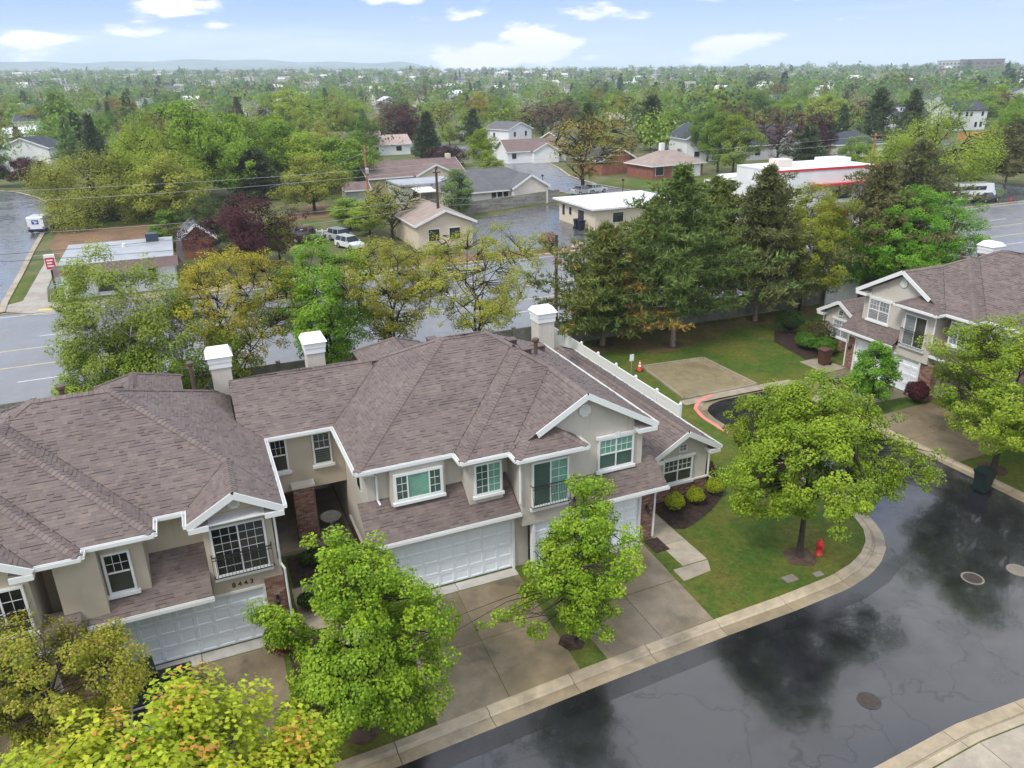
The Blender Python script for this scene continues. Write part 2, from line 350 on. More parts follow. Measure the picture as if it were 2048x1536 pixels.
# ------------------------------------------------------------------ object helpers
def link(o): COL.objects.link(o); return o
def tag(o, label=None, cat=None, group=None, kind=None):
    if label: o['label'] = label
    if cat: o['category'] = cat
    if group: o['group'] = group
    if kind: o['kind'] = kind
    return o
def empty(name, loc, label=None, cat=None, group=None, rz=0.0):
    o = bpy.data.objects.new(name, None); link(o); o.location = loc; o.rotation_euler = (0, 0, rz); o.empty_display_size = 0.3
    return tag(o, label, cat, group)
IDT = lambda v: v
class MB:
    """collects boxes, prisms and tubes and links them as ONE mesh object"""
    def __init__(s, T=None): s.v = []; s.f = []; s.c = []; s.T = T or IDT; s.cur = None
    def pts(s, P): i = len(s.v); s.v.extend(tuple(p) for p in P); return i
    def face(s, *ix): s.f.append(ix); s.c.append(s.cur)
    def poly(s, P): i = s.pts(P); s.face(*range(i, i + len(P)))
    def box(s, x0, x1, y0, y1, z0, z1):
        i = s.pts([(x0, y0, z0), (x1, y0, z0), (x1, y1, z0), (x0, y1, z0), (x0, y0, z1), (x1, y0, z1), (x1, y1, z1), (x0, y1, z1)])
        for q in ((0, 3, 2, 1), (4, 5, 6, 7), (0, 1, 5, 4), (1, 2, 6, 5), (2, 3, 7, 6), (3, 0, 4, 7)): s.face(*(i + k for k in q))
        return s
    def prism(s, P, d):
        """polygon P swept by vector d"""
        n = len(P); i = s.pts(P); s.pts([(p[0] + d[0], p[1] + d[1], p[2] + d[2]) for p in P])
        s.face(*range(i, i + n)); s.face(*reversed(range(i + n, i + 2 * n)))
        for k in range(n): s.face(i + k, i + (k + 1) % n, i + n + (k + 1) % n, i + n + k)
        return s
    def bar(s, a, b, wd, ht, up=(0, 0, 1)):
        """box bar from a to b"""
        a = Vector(a); b = Vector(b); d = (b - a).normalized(); u = Vector(up)
        sd_ = d.cross(u)
        if sd_.length < 1e-4: sd_ = d.cross(Vector((1, 0, 0)))
        sd_.normalize(); u = sd_.cross(d)
        i = s.pts([p + sd_ * sx * wd / 2 + u * sz * ht / 2 for p in (a, b) for sx, sz in ((-1, -1), (1, -1), (1, 1), (-1, 1))])
        for q in ((0, 1, 2, 3), (7, 6, 5, 4), (0, 4, 5, 1), (1, 5, 6, 2), (2, 6, 7, 3), (3, 7, 4, 0)): s.face(*(i + k for k in q))
        return s
    def tube(s, P, r, n=6, cap=True):
        P = [Vector(p) for p in P]; rs = r if isinstance(r, (list, tuple)) else [r] * len(P)
        st = len(s.v)
        for k, p in enumerate(P):
            d = (P[min(k + 1, len(P) - 1)] - P[max(k - 1, 0)])
            d = d.normalized() if d.length > 1e-6 else Vector((0, 0, 1))
            a = d.orthogonal() if abs(d.z) < 0.95 else d.cross(Vector((1, 0, 0)))
            a.normalize(); b = d.cross(a)
            s.pts([p + (a * math.cos(2 * math.pi * j / n) + b * math.sin(2 * math.pi * j / n)) * rs[k] for j in range(n)])
        for k in range(len(P) - 1):
            for j in range(n):
                j2 = (j + 1) % n
                s.face(st + k * n + j, st + k * n + j2, st + (k + 1) * n + j2, st + (k + 1) * n + j)
        if cap:
            s.face(*range(st, st + n)); s.face(*reversed(range(st + (len(P) - 1) * n, st + len(P) * n)))
        return s
    def lathe(s, prof, c=(0, 0, 0), n=16):
        st = len(s.v)
        for r, z in prof:
            s.pts([(c[0] + r * math.cos(2 * math.pi * j / n), c[1] + r * math.sin(2 * math.pi * j / n), c[2] + z) for j in range(n)])
        for k in range(len(prof) - 1):
            for j in range(n):
                j2 = (j + 1) % n
                s.face(st + k * n + j, st + k * n + j2, st + (k + 1) * n + j2, st + (k + 1) * n + j)
        s.face(*reversed(range(st, st + n))); s.face(*range(st + (len(prof) - 1) * n, st + len(prof) * n))
        return s
    def build(s, name, m, parent=None, smooth=False, bevel=0.0):
        me = bpy.data.meshes.new(name)
        me.from_pydata([tuple(s.T(p)) for p in s.v], [], s.f)
        if any(c is not None for c in s.c):
            at = me.attributes.new('tint', 'FLOAT_COLOR', 'FACE')
            at.data.foreach_set('color', np.array([(*(c or (1, 1, 1)), 1.0) for c in s.c], dtype=np.float32).ravel())
        me.materials.append(MATS[m] if isinstance(m, str) else m)
        if smooth: me.polygons.foreach_set('use_smooth', [True] * len(me.polygons))
        me.update()
        o = bpy.data.objects.new(name, me); link(o)
        if parent is not None:
            o.parent = parent
            r = parent
            # vertices are in world space, the parent only stands at the thing's base
            if not getattr(s, 'local', False):
                o.matrix_parent_inverse = WM(parent).inverted()
        if bevel:
            b = o.modifiers.new('bevel', 'BEVEL'); b.width = bevel; b.segments = 2; b.limit_method = 'ANGLE'
        return o
def WM(o):
    m = Matrix.LocRotScale(o.location, o.rotation_euler, o.scale)
    if o.parent: m = WM(o.parent) @ o.matrix_parent_inverse @ m
    return m
def LMB():
    b = MB(); b.local = True; return b
def copy_tree(o, parent=None):
    c_ = o.copy(); link(c_); c_.parent = parent
    for ch in list(o.children): copy_tree(ch, c_)
    return c_
def struct(o): o['kind'] = 'structure'; return o
rnd = random.Random(7)

# ================================================================== the setting: ground, roads, kerbs
def rise(x, y):
    r = math.hypot(x, y); az = math.atan2(x, y)               # gentle benches far out
    t = max(0.0, min(1.0, (r - 320.0) / 1900.0)); t = t * t * (3 - 2 * t)
    top = 27.0 - 11.0 * max(-1, min(1, (az - YAW) / 0.6))
    return t * top
def ground_sheet():
    rad = [0, 12, 30, 60, 100, 150, 210, 280, 360, 460, 600, 780, 1000, 1300, 1650, 2050, 2500, 3000, 3600]
    na = 128; V = [(0, 0, 0)]; F = []
    for r in rad[1:]:
        for j in range(na):
            a = 2 * math.pi * j / na; x, y = r * math.sin(a), r * math.cos(a); V.append((x, y, rise(x, y)))
    for j in range(na): F.append((0, 1 + (j + 1) % na, 1 + j))
    for k in range(len(rad) - 2):
        for j in range(na):
            a, b = 1 + k * na + j, 1 + k * na + (j + 1) % na
            F.append((a, b, b + na, a + na))
    b = MB(); b.v = V; b.f = F; b.c = [None] * len(F)
    o = struct(b.build('ground', 'field', smooth=True)); o['label'] = 'wide suburban ground of grass and soil reaching the horizon'
    return o
ground_sheet()
def sheet(name, P, z, m, kind='structure', label=None, parent=None):
    b = MB(); b.poly([(p[0], p[1], z) for p in P]); o = b.build(name, m, parent)
    if kind: o['kind'] = kind
    if label: o['label'] = label
    return o
def slab(name, P, z0, z1, m, parent=None, kind=None):
    b = MB(); b.prism([(p[0], p[1], z0) for p in P], (0, 0, z1 - z0)); o = b.build(name, m, parent)
    if kind: o['kind'] = kind
    return o
def gp(*pix, z=0.0): return [tuple(G(x, y, z)[:2]) for x, y in pix]

# --- the kerb line of the near lot, in metres (gutter edge), and the back of the kerb
GUT = [(-42, 15.2), (-30, 15.55), (-18, 15.9), (-8, 16.1), (3.18, 16.40), (7.36, 16.64), (10.02, 16.80), (15.18, 17.02), (18.5, 17.10), (21.2, 17.28),
       (22.7, 17.62), (23.8, 18.1), (24.8, 18.8), (25.5, 19.7), (26.0, 20.9), (26.2, 22.3), (26.2, 27), (26.2, 32.4), (26.45, 33.3), (27.1, 33.95), (28.2, 34.25), (31.6, 34.25)]
def offset(L, d):
    out = []
    for i, p in enumerate(L):
        a = L[max(0, i - 1)]; b = L[min(len(L) - 1, i + 1)]
        t = Vector((b[0] - a[0], b[1] - a[1])).normalized(); out.append((p[0] - t.y * d, p[1] + t.x * d))
    return out
BACK = offset(GUT, 0.78)
R_GUT = [(31.6, 34.25), (32.5, 33.9), (33.0, 33.0), (33.1, 31.5), (33.15, 26), (33.2, 20), (33.2, 12), (34.5, 9), (38, 7.2), (60, 6.5)]
R_BACK = offset(R_GUT, 0.62)
S_GUT = [(60, 3.5), (40, 6.0), (34, 8.3), (29, 9.9), (24, 10.75), (19, 11.0), (15, 10.8), (8, 10.1), (-6, 9.1), (-42, 7.2)]
# lot: one raised block of lawn with kerbs round it
lot = BACK + R_BACK + [(95, 6.5), (95, 47.3), (-42, 47.3)]
o = slab('lawn', lot, 0.0, 0.10, 'lawn', kind='structure'); o['label'] = 'wet green lawn of the townhouse lot'
slot = S_GUT[:1] + S_GUT[1:] + [(-42, -20), (60, -20)]
o = slab('verge', offset(S_GUT, 0.7) + [(-42, -20), (60, -20)], 0.0, 0.10, 'lawn', kind='structure')
road = GUT + R_GUT[1:] + S_GUT
sheet('road', road, 0.006, 'wet_asphalt', label='wet dark asphalt of the private road with tar lines and puddles')
sheet('road_patch', [(26.7, 29.3), (32.6, 29.6), (32.6, 33.0), (31.4, 33.75), (28.4, 33.75), (27.1, 33.3), (26.7, 32.4)], 0.011, 'fresh_asphalt', label='black asphalt at the dead end')

def kerb_run(name, gut, side, seg, red=None):
    """kerb and gutter cut into slabs with open joints"""
    E_ = empty(name, (gut[0][0], gut[0][1], 0)); E_['kind'] = 'structure'
    # resample
    P = [Vector((*p, 0)) for p in gut]; L = [0.0]
    for a, b in zip(P, P[1:]): L.append(L[-1] + (b - a).length)
    def at(s_):
        for i in range(len(P) - 1):
            if s_ <= L[i + 1] or i == len(P) - 2:
                t = (s_ - L[i]) / (L[i + 1] - L[i]); d = (P[i + 1] - P[i]).normalized(); return P[i].lerp(P[i + 1], t), d
    n = max(1, int(L[-1] / seg)); ds = L[-1] / n
    prof = [(0, 0.0), (0, 0.012), (0.42, 0.018), (0.50, 0.06), (0.55, 0.125), (0.80, 0.132), (0.80, 0.0)]
    if side == 1: prof = [(0, 0.0), (0, 0.012), (0.34, 0.018), (0.40, 0.06), (0.44, 0.118), (0.64, 0.125), (0.64, 0.0)]
    for i in range(n):
      for half, pf, mt_ in (('gutter_slab', prof[:3] + [(prof[2][0], 0.0)], 'gutter_concrete'), ('kerb_slab', [(prof[2][0] + .012, 0.0), (prof[2][0] + .012, .02)] + prof[3:], 'kerb_concrete')):
        b = MB(); k = 5; st = 0
        rows = []
        for j in range(k + 1):
            s_ = i * ds + 0.012 + (ds - 0.024) * j / k
            p, d = at(s_); nr = Vector((-d.y, d.x, 0))
            # smooth the normal at bends
            p2, d2 = at(min(L[-1], s_ + 0.25)); p0, d0 = at(max(0, s_ - 0.25)); nn = (d2 + d0).normalized(); nr = Vector((-nn.y, nn.x, 0))
            rows.append(b.pts([(p.x + nr.x * a, p.y + nr.y * a, z) for a, z in pf]))
        m_ = len(pf)
        for a, c_ in zip(rows, rows[1:]):
            for q in range(m_ - 1): b.face(a + q, c_ + q, c_ + q + 1, a + q + 1)
        b.face(*range(rows[0], rows[0] + m_)); b.face(*reversed(range(rows[-1], rows[-1] + m_)))
        b.build(half, mt_, E_)
    return E_
kerb_run('kerb', GUT, 0, 3.0); kerb_run('kerb', R_GUT, 1, 3.0); kerb_run('kerb', S_GUT, 0, 3.0)

# faded red fire-lane paint on the kerb top of the side street
def paint_strip(name, L, d0, d1, z, m):
    A = offset(L, d0); B = offset(L, d1); b = MB()
    i = b.pts([(p[0], p[1], z) for p in A]); j = b.pts([(p[0], p[1], z) for p in B])
    for k in range(len(L) - 1): b.face(i + k, i + k + 1, j + k + 1, j + k)
    return struct(b.build(name, m))
paint_strip('kerb_paint', GUT[16:21], 0.57, 0.79, 0.138, 'pink_paint')['label'] = 'faded red fire lane paint along the kerb'

paint_strip('road_seam', GUT[:12], -0.02, -0.7, 0.0105, 'seam_asphalt')['label'] = 'dark strip of asphalt along the gutter'
# --- driveways and walks: slabs with joints
def bil(Q, u, v):
    a = Vector(Q[0]).lerp(Vector(Q[1]), u); b = Vector(Q[3]).lerp(Vector(Q[2]), u); return a.lerp(b, v)
def drive(name, Q, us, vs_, m='driveway_concrete', z=0.112, label=None, gap=0.012):
    """Q: near-left, near-right, far-right, far-left"""
    E_ = empty(name, (Q[0][0], Q[0][1], 0)); E_['kind'] = 'structure'
    if label: E_['label'] = label
    W = (Vector(Q[1]) - Vector(Q[0])).length; H_ = (Vector(Q[3]) - Vector(Q[0])).length
    for a, b in zip(us, us[1:]):
        for c_, d in zip(vs_, vs_[1:]):
            gu, gv = gap / W, gap / H_
            P = [bil(Q, a + gu, c_ + gv), bil(Q, b - gu, c_ + gv), bil(Q, b - gu, d - gv), bil(Q, a + gu, d - gv)]
            slab('slab', P, 0.0, z + rnd.uniform(-0.003, 0.003), m, E_)
    return E_
drive('driveway', [(4.62, 17.22), (9.72, 17.5), (9.95, 23.2), (4.9, 23.2)], (0, 0.48, 1), (0, 0.5, 1), label='stained wet concrete driveway with four slabs')
drive('driveway', [(10.78, 17.62), (15.3, 17.86), (15.55, 22.9), (10.5, 22.9)], (0, 0.5, 1), (0, 0.5, 1), label='wet grey concrete driveway beside the hydrant lawn')
drive('driveway', [(-4.7, 16.85), (0.6, 17.05), (0.75, 23.05), (-4.5, 23.05)], (0, 0.5, 1), (0, 0.5, 1), label='tan concrete driveway with the black car')
drive('driveway', [(-11.5, 16.7), (-7.2, 16.8), (-7.0, 22.4), (-11.3, 22.4)], (0, 0.5, 1), (0, 0.5, 1))
for x0, x1, y0, y1 in ((4.9, 9.95, 23.22, 23.72), (10.5, 15.55, 22.92, 23.32), (-4.5, 0.75, 23.07, 23.62)):
    drive('garage_apron', [(x0, y0), (x1, y0), (x1, y1), (x0, y1)], (0, 0.5, 1), (0, 1), 'apron_concrete', 0.118)
# the neighbour's driveways across the side street
drive('driveway', [(33.85, 34.4), (33.85, 30.0), (38.9, 29.7), (38.9, 34.9)], (0, 0.5, 1), (0, 0.5, 1), label='pale driveway in front of the far townhouse garage')
drive('driveway', [(33.85, 28.4), (33.85, 22.6), (38.9, 22.6), (38.9, 28.6)], (0, 0.5, 1), (0, 0.5, 1), label='brown stained driveway across the side street')
drive('garden_path', [(38.9, 34.95), (36.9, 34.8), (36.9, 37.2), (38.6, 37.2)], (0, 1), (0, 1), 'walk_concrete', 0.11)
# walk beside the right garage
drive('garden_path', [(16.15, 21.0), (17.35, 21.0), (17.35, 25.4), (16.15, 25.4)], (0, 1), (0, 0.36, 0.68, 1), 'walk_concrete', 0.115, 'narrow concrete walk beside the brick pier')
drive('garden_path', [(15.62, 20.15), (17.0, 20.3), (17.35, 20.97), (15.65, 20.97)], (0, 1), (0, 1), 'walk_concrete', 0.113)
drive('garden_path', [(1.5, 22.0), (3.9, 22.0), (3.9, 26.0), (1.5, 26.0)], (0, 1), (0, 0.5, 1), 'walk_concrete', 0.114)
drive('pavement', [(15.0, 5.5), (19, 5.5), (19, 10.17), (15.0, 9.97)], (0, 1), (0, .5, 1), 'walk_concrete', .112, 'tan concrete slabs in the lower right corner')
drive('pavement', [(19.0, 5.5), (24, 5.5), (24, 9.93), (19.0, 10.17)], (0, .5, 1), (0, .5, 1), 'walk_concrete', .112)
drive('pavement', [(24, 5.5), (29, 5.5), (29, 9.07), (24, 9.93)], (0, .5, 1), (0, .5, 1), 'walk_concrete', .112)
def planter(name, P, m, z=0.115, label=None):
    o = sheet(name, P, z, m, 'structure', label); return o
planter('planting_bed', [(17.4, 25.5), (17.4, 23.4), (17.8, 23.2), (18.7, 23.5), (19.8, 24.0), (20.9, 24.7), (21.9, 25.6), (22.3, 26.8), (21.8, 27.5), (21.0, 27.6), (20.9, 25.7)], 'mulch', 0.118, 'dark mulch bed under the bay window')
planter('planting_bed', [(1.6, 26.05), (1.6, 28.2), (4.3, 28.2), (4.3, 26.05)], 'mulch', 0.116)
planter('planting_bed', [(0.9, 18.3), (0.9, 23.4), (2.4, 23.2), (2.2, 18.4)], 'mulch', 0.116)
planter('planting_bed', [(37.6, 37.3), (40.9, 37.3), (41.0, 42.4), (40.0, 43.2), (38.2, 41.2)], 'mulch', 0.116, 'dark bed round the clipped shrubs')
def ring(x, y, r, m='soil', z=0.119):
    P = [(x + r * math.cos(a) * rnd.uniform(0.85, 1.12), y + r * math.sin(a) * rnd.uniform(0.85, 1.12)) for a in np.linspace(0, 2 * math.pi, 18)[:-1]]
    return planter('tree_ring', P, m, z)
# concrete court beyond the fence
Q = [(26.1, 35.1), (31.55, 35.1), (31.45, 40.5), (26.75, 40.9)]
o = slab('court', Q, 0.1, 0.125, 'court_concrete', kind='structure'); o['label'] = 'empty square concrete pad with raised kerb'
for a, b in zip(Q, Q[1:] + Q[:1]):
    bb = MB(); bb.bar((*a, 0.135), (*b, 0.135), 0.16, 0.16); struct(bb.build('court_edge', 'walk_concrete'))
paint_strip('footpath', [(25.6, 34.95), (28, 35.02), (31.9, 35.0), (34, 34.9)], 0.0, -0.7, 0.137, 'walk_concrete')

planter('pine_litter', [(23.4, 43.5), (26.5, 44.6), (30, 42.6), (33, 43.2), (37, 44.9), (42, 44.6), (47, 44.9), (50, 46.9), (23.4, 46.9)], 'litter', 0.104, 'brown pine litter under the trees')
# --- the boulevard behind the houses and its markings
sheet('boulevard', [(-600, 50.0), (600, 50.0), (600, 75.4), (-600, 75.4)], 0.006, 'boulevard_asphalt', label='wide wet grey boulevard behind the houses')
sheet('pavement', [(-600, 48.3), (600, 48.3), (600, 49.95), (-600, 49.95)], 0.10, 'walk_concrete')
for y, m in ((64.25, 'road_yellow'), (60.0, 'road_yellow'), (74.6, 'road_white')):
    sheet('lane_line', [(-300, y - 0.07), (300, y - 0.07), (300, y + 0.07), (-300, y + 0.07)], 0.011, m)
for y in (56.6, 67.4):
    for x in np.arange(-60, 130, 12.0):
        sheet('lane_dash', [(x, y - 0.06), (x + 3.2, y - 0.06), (x + 3.2, y + 0.06), (x, y + 0.06)], 0.011, 'road_white')
bb = MB(); bb.box(-9.5, 600, 75.4, 75.75, 0, 0.13); struct(bb.build('boulevard_kerb', 'kerb_concrete'))
bb = MB(); bb.box(-600, 600, 49.6, 49.98, 0, 0.13); struct(bb.build('boulevard_kerb', 'kerb_concrete'))
sheet('pavement', [(-8, 75.8), (24, 75.8), (24, 77.4), (-8, 77.4)], 0.10, 'walk_concrete')
# side street on the left
LS = [(-16.2, 76.2), (-16.5, 80), (-16.9, 92), (-17.5, 106), (-17.9, 120), (-18.0, 130), (-18.6, 140), (-20.6, 149), (-23.6, 158), (-27.5, 166.5), (-34, 175), (-46, 183), (-80, 192)]
sheet('side_street', LS + [(-90, 175), (-50, 168), (-38, 160), (-31, 148), (-30, 130), (-29.5, 100), (-29, 76.2), (-29, 75.0), (-16.2, 75.0)], 0.009, 'street_asphalt', label='wet street curving away on the left')
paint_strip('street_kerb', LS, 0.0, -0.55, 0.10, 'kerb_concrete')
paint_strip('pavement', [(-16.0, 75.9), (-12.8, 73.9), (-9, 73.6)], 0.0, 0.3, 0.02, 'kerb_concrete')
sheet('corner_pavement', [(-16.4, 78.6), (-15.6, 76.4), (-13.8, 75.1), (-11.5, 74.6), (-8, 75.4), (-8, 77.2), (-11.2, 77.4), (-12.6, 78.4), (-13.3, 84), (-13.6, 97), (-15.0, 97), (-14.8, 80)], 0.03, 'walk_concrete')
sheet('yellow_pad', [(-13.2, 75.6), (-11.9, 75.3), (-11.7, 75.9), (-13.0, 76.2)], 0.036, 'yellow_paint', label='yellow tactile pad at the corner ramp')
sheet('grass_strip', [(-16.2, 79.3), (-15.1, 79.8), (-15.2, 91.5), (-16.7, 91.5)], 0.025, 'lawn')
sheet('corner_lawn', [(-11.0, 77.6), (-8.0, 77.4), (-8.2, 83.4), (-12.6, 83.6), (-12.4, 79)], 0.04, 'lawn')
sheet('side_drive', [(-13.2, 84), (-8, 83.8), (-8, 97), (-13.4, 97)], 0.012, 'lot_asphalt')
sheet('bare_yard', [(-13.5, 99), (-2, 97), (1, 99), (1, 118), (-16, 119), (-15.5, 106)], 0.012, 'dirt')
sheet('back_lawn', [(-17, 119.5), (2, 118.5), (2, 126), (-16.5, 131)], 0.015, 'lawn')
sheet('corner_green', [(-23, 160), (-17.5, 152), (-13, 160), (-22, 169)], 0.015, 'lawn')
sheet('garden_soil', [(-18.6, 146), (-11, 136), (-8, 139), (-16, 156), (-22, 158)], 0.013, 'dirt')
# parking lot, back street, shop forecourt
sheet('parking_lot', gp((900, 452), (1040, 420), (1112, 408), (1195, 468), (1180, 495), (1060, 512), (930, 512)), 0.012, 'lot_asphalt', label='cracked wet asphalt parking lot')
sheet('gravel_verge', [(22, 76), (48, 76), (48, 79.0), (36, 78.4), (22, 81)], 0.014, 'dirt')
BS = [(77, 75.6), (68.5, 100), (65.5, 112), (64, 124), (65.5, 138), (70, 152), (74, 168), (76, 185), (72, 205), (64, 240), (60, 300)]
b1 = offset(BS, 5.0); b2 = offset(BS, -5.0)
sheet('back_street', b1 + b2[::-1], 0.010, 'street_asphalt', label='wet residential street winding between the houses behind')
paint_strip('street_kerb', BS, -5.0, -5.5, 0.08, 'kerb_concrete'); paint_strip('street_kerb', BS, 5.0, 5.5, 0.08, 'kerb_concrete')
sheet('forecourt', [(70, 76), (128, 76), (128, 90), (72, 92)], 0.013, 'lot_asphalt')
sheet('front_lawn', [(71.5, 110), (100, 108), (100, 122), (70.5, 126)], 0.016, 'lawn')
sheet('front_lawn', [(50, 112), (59, 111), (58.5, 124), (52, 124)], 0.016, 'lawn')
sheet('front_lawn', [(105, 100), (135, 96), (150, 128), (112, 130)], 0.015, 'lawn')
sheet('mud_lane', gp((1820, 342), (1870, 338), (1905, 280), (1870, 283)), 0.016, 'street_asphalt')
sheet('yard_soil', gp((560, 445), (690, 430), (700, 410), (620, 408)), 0.016, 'dirt')

# ================================================================== townhouses
TAN = 0.57
class Comp:
    def __init__(s, x0, x1, y0, y1, ze, tan=TAN, sides='FBLR', owner=0):
        s.x0, s.x1, s.y0, s.y1, s.ze, s.t, s.sides, s.owner = x0, x1, y0, y1, ze, tan, sides, owner
    def planes(s, x, y):
        d = {'F': s.ze + s.t * (y - s.y0), 'B': s.ze + s.t * (s.y1 - y), 'L': s.ze + s.t * (x - s.x0), 'R': s.ze + s.t * (s.x1 - x)}
        return {k: d[k] for k in s.sides}
    def h(s, x, y):
        z = np.full(np.broadcast(x, y).shape, 1e9)
        for v in s.planes(x, y).values(): z = np.minimum(z, v)
        e = 1e-6
        return np.where((x >= s.x0 - e) & (x <= s.x1 + e) & (y >= s.y0 - e) & (y <= s.y1 + e), z, -1e9)
def runs(mask):
    m = np.concatenate(([0], mask.astype(int), [0])); d = np.diff(m)
    return list(zip(np.where(d == 1)[0], np.where(d == -1)[0] - 1))
SH_COLS = [(0.150, 0.113, 0.100), (0.140, 0.107, 0.097), (0.160, 0.122, 0.106), (0.144, 0.110, 0.104), (0.134, 0.100, 0.091), (0.164, 0.127, 0.110)]
EXPO = 0.132
def shingle_tabs(comps, rg, expo=EXPO):
    """lays tabs row by row on every roof plane where that plane is the upper surface; returns tabs and deck strips per owner"""
    tabs = []; deck = []
    cs = math.cos(math.atan(TAN))
    for ci, c_ in enumerate(comps):
        for side in c_.sides:
            fb = side in 'FB'
            a0, a1 = (c_.x0, c_.x1) if fb else (c_.y0, c_.y1)
            full = (c_.y1 - c_.y0) if fb else (c_.x1 - c_.x0)
            step = expo * math.cos(math.atan(c_.t)); nrow = int(full / step) + 1
            a = np.arange(a0, a1 + 0.02, 0.025)
            def xy(b):
                o_ = {'F': c_.y0 + b, 'B': c_.y1 - b, 'L': c_.x0 + b, 'R': c_.x1 - b}[side]
                return (a, np.full_like(a, o_)) if fb else (np.full_like(a, o_), a)
            def vis(b):
                x, y = xy(b); z = c_.ze + c_.t * b; ok = c_.h(x, y) >= z - 1e-5
                for cj, d in enumerate(comps):
                    if d is c_: continue
                    hd = d.h(x, y); ok &= (hd < z + (1e-4 if cj > ci else -1e-4))
                return runs(ok)
            prev = vis(0.004)
            for k in range(nrow):
                b0, b1 = k * step, (k + 1) * step
                if b1 > full: b1 = full
                nxt = vis(min(b1, full) - 0.002)
                if not prev: 
                    prev = nxt
                    if k > 3 and not nxt: break
                    continue
                for (l, r) in prev:
                    lb, rb = a[l], a[r]
                    mt = [(a[p], a[q]) for p, q in nxt if a[q] > lb - 0.2 and a[p] < rb + 0.2]
                    if mt: lt, rt = min(m_[0] for m_ in mt), max(m_[1] for m_ in mt)
                    else: lt = rt = (lb + rb) / 2
                    lt = max(lt, lb - 0.3); rt = min(rt, rb + 0.3)
                    z0, z1 = c_.ze + c_.t * b0, c_.ze + c_.t * b1
                    def P(aa, b, z):
                        o_ = {'F': c_.y0 + b, 'B': c_.y1 - b, 'L': c_.x0 + b, 'R': c_.x1 - b}[side]
                        return (aa, o_, z) if fb else (o_, aa, z)
                    deck.append((c_.owner, [P(lb, b0, z0 - 0.03), P(rb, b0, z0 - 0.03), P(rt, b1, z1 - 0.03), P(lt, b1, z1 - 0.03)]))
                    cut = [min(lb, lt)]; end = max(rb, rt); x = cut[0] - rg.uniform(0, 0.3)
                    while x < end:
                        x += rg.choice((0.14, 0.18, 0.24, 0.30)) * rg.uniform(0.9, 1.1)
                        if x > cut[0] + 0.05: cut.append(min(x, end))
                    for p, q in zip(cut, cut[1:]):
                        bl, br, tl, tr = max(p, lb), min(q, rb), max(p, lt), min(q, rt)
                        if br - bl < 0.01 and tr - tl < 0.01: continue
                        if br < bl: bl = br = (bl + br) / 2
                        if tr < tl: tl = tr = (tl + tr) / 2
                        th = rg.choice((0.008, 0.010, 0.010, 0.012, 0.014, 0.026, 0.030))
                        V = [P(bl, b0, z0 + 0.001), P(br, b0, z0 + 0.001), P(bl, b0, z0 + th), P(br, b0, z0 + th), P(tr, b1, z1 + 0.006), P(tl, b1, z1 + 0.006)]
                        cc = rg.choice(SH_COLS); g = rg.uniform(0.92, 1.08) * (1.0 if th < .02 else .93)
                        tabs.append((c_.owner, V, tuple(v * g for v in cc), c_.ze + c_.t * b0))
                prev = nxt
    return tabs, deck
def roof_build(owner, house, tabs, deck, T, singles=300, key=None):
    mine = [t for t in tabs if t[0] == owner]
    if singles:
        mine.sort(key=key)
        one, rest = mine[:singles], mine[singles:]
    else: one, rest = [], mine
    roof = MB(T)
    for ow, P in deck:
        if ow == owner: roof.poly(P)
    ro = roof.build('roof', 'flashing', house); 
    def put(b, t):
        i = b.pts(t[1]); b.cur = t[2]; b.face(i + 2, i + 3, i + 4, i + 5); b.cur = tuple(v * 0.6 for v in t[2]); b.face(i, i + 1, i + 3, i + 2)  # butt face tinted darker: the shadow under each tab is put into its colour
    for t in one:
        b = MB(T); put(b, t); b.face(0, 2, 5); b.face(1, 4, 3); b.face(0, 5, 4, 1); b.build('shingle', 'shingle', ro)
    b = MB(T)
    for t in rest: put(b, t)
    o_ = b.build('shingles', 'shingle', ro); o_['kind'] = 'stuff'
    return ro
def hip_caps(segs, T, roof, rg):
    b = MB(T)
    for p, q in segs:
        p = Vector(p); q = Vector(q); L = (q - p).length; d = (q - p) / L; n = max(1, int(L / 0.16))
        hd = Vector((d.x, d.y, 0))
        side = Vector((-d.y, d.x, 0)).normalized() if hd.length > 1e-3 else Vector((1, 0, 0))
        drop = 0.16 * (TAN if abs(d.z) < 0.05 else TAN * 0.72)
        for i in range(n):
            a = p + d * (L * i / n); e = p + d * (L * (i + 1) / n + 0.02)
            c_ = rg.choice(SH_COLS); g = rg.uniform(1.0, 1.14); b.cur = tuple(v * g for v in c_)
            u0, u1 = Vector((0, 0, 0.045)), Vector((0, 0, 0.030))
            w_ = 0.16
            i0 = b.pts([a + side * w_ - Vector((0, 0, drop)) + u0, a + u0, a - side * w_ - Vector((0, 0, drop)) + u0,
                        e + side * w_ - Vector((0, 0, drop)) + u1, e + u1, e - side * w_ - Vector((0, 0, drop)) + u1])
            b.face(i0, i0 + 1, i0 + 4, i0 + 3); b.face(i0 + 1, i0 + 2, i0 + 5, i0 + 4)
            b.cur = tuple(v * 0.5 for v in c_)  # cap butts darkened too, shadow line painted into the tint
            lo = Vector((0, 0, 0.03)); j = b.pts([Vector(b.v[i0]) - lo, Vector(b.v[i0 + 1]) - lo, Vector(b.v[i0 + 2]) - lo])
            b.face(i0, j, j + 1, i0 + 1); b.face(i0 + 1, j + 1, j + 2, i0 + 2)
    o_ = b.build('ridge_caps', 'shingle', roof); o_['kind'] = 'stuff'
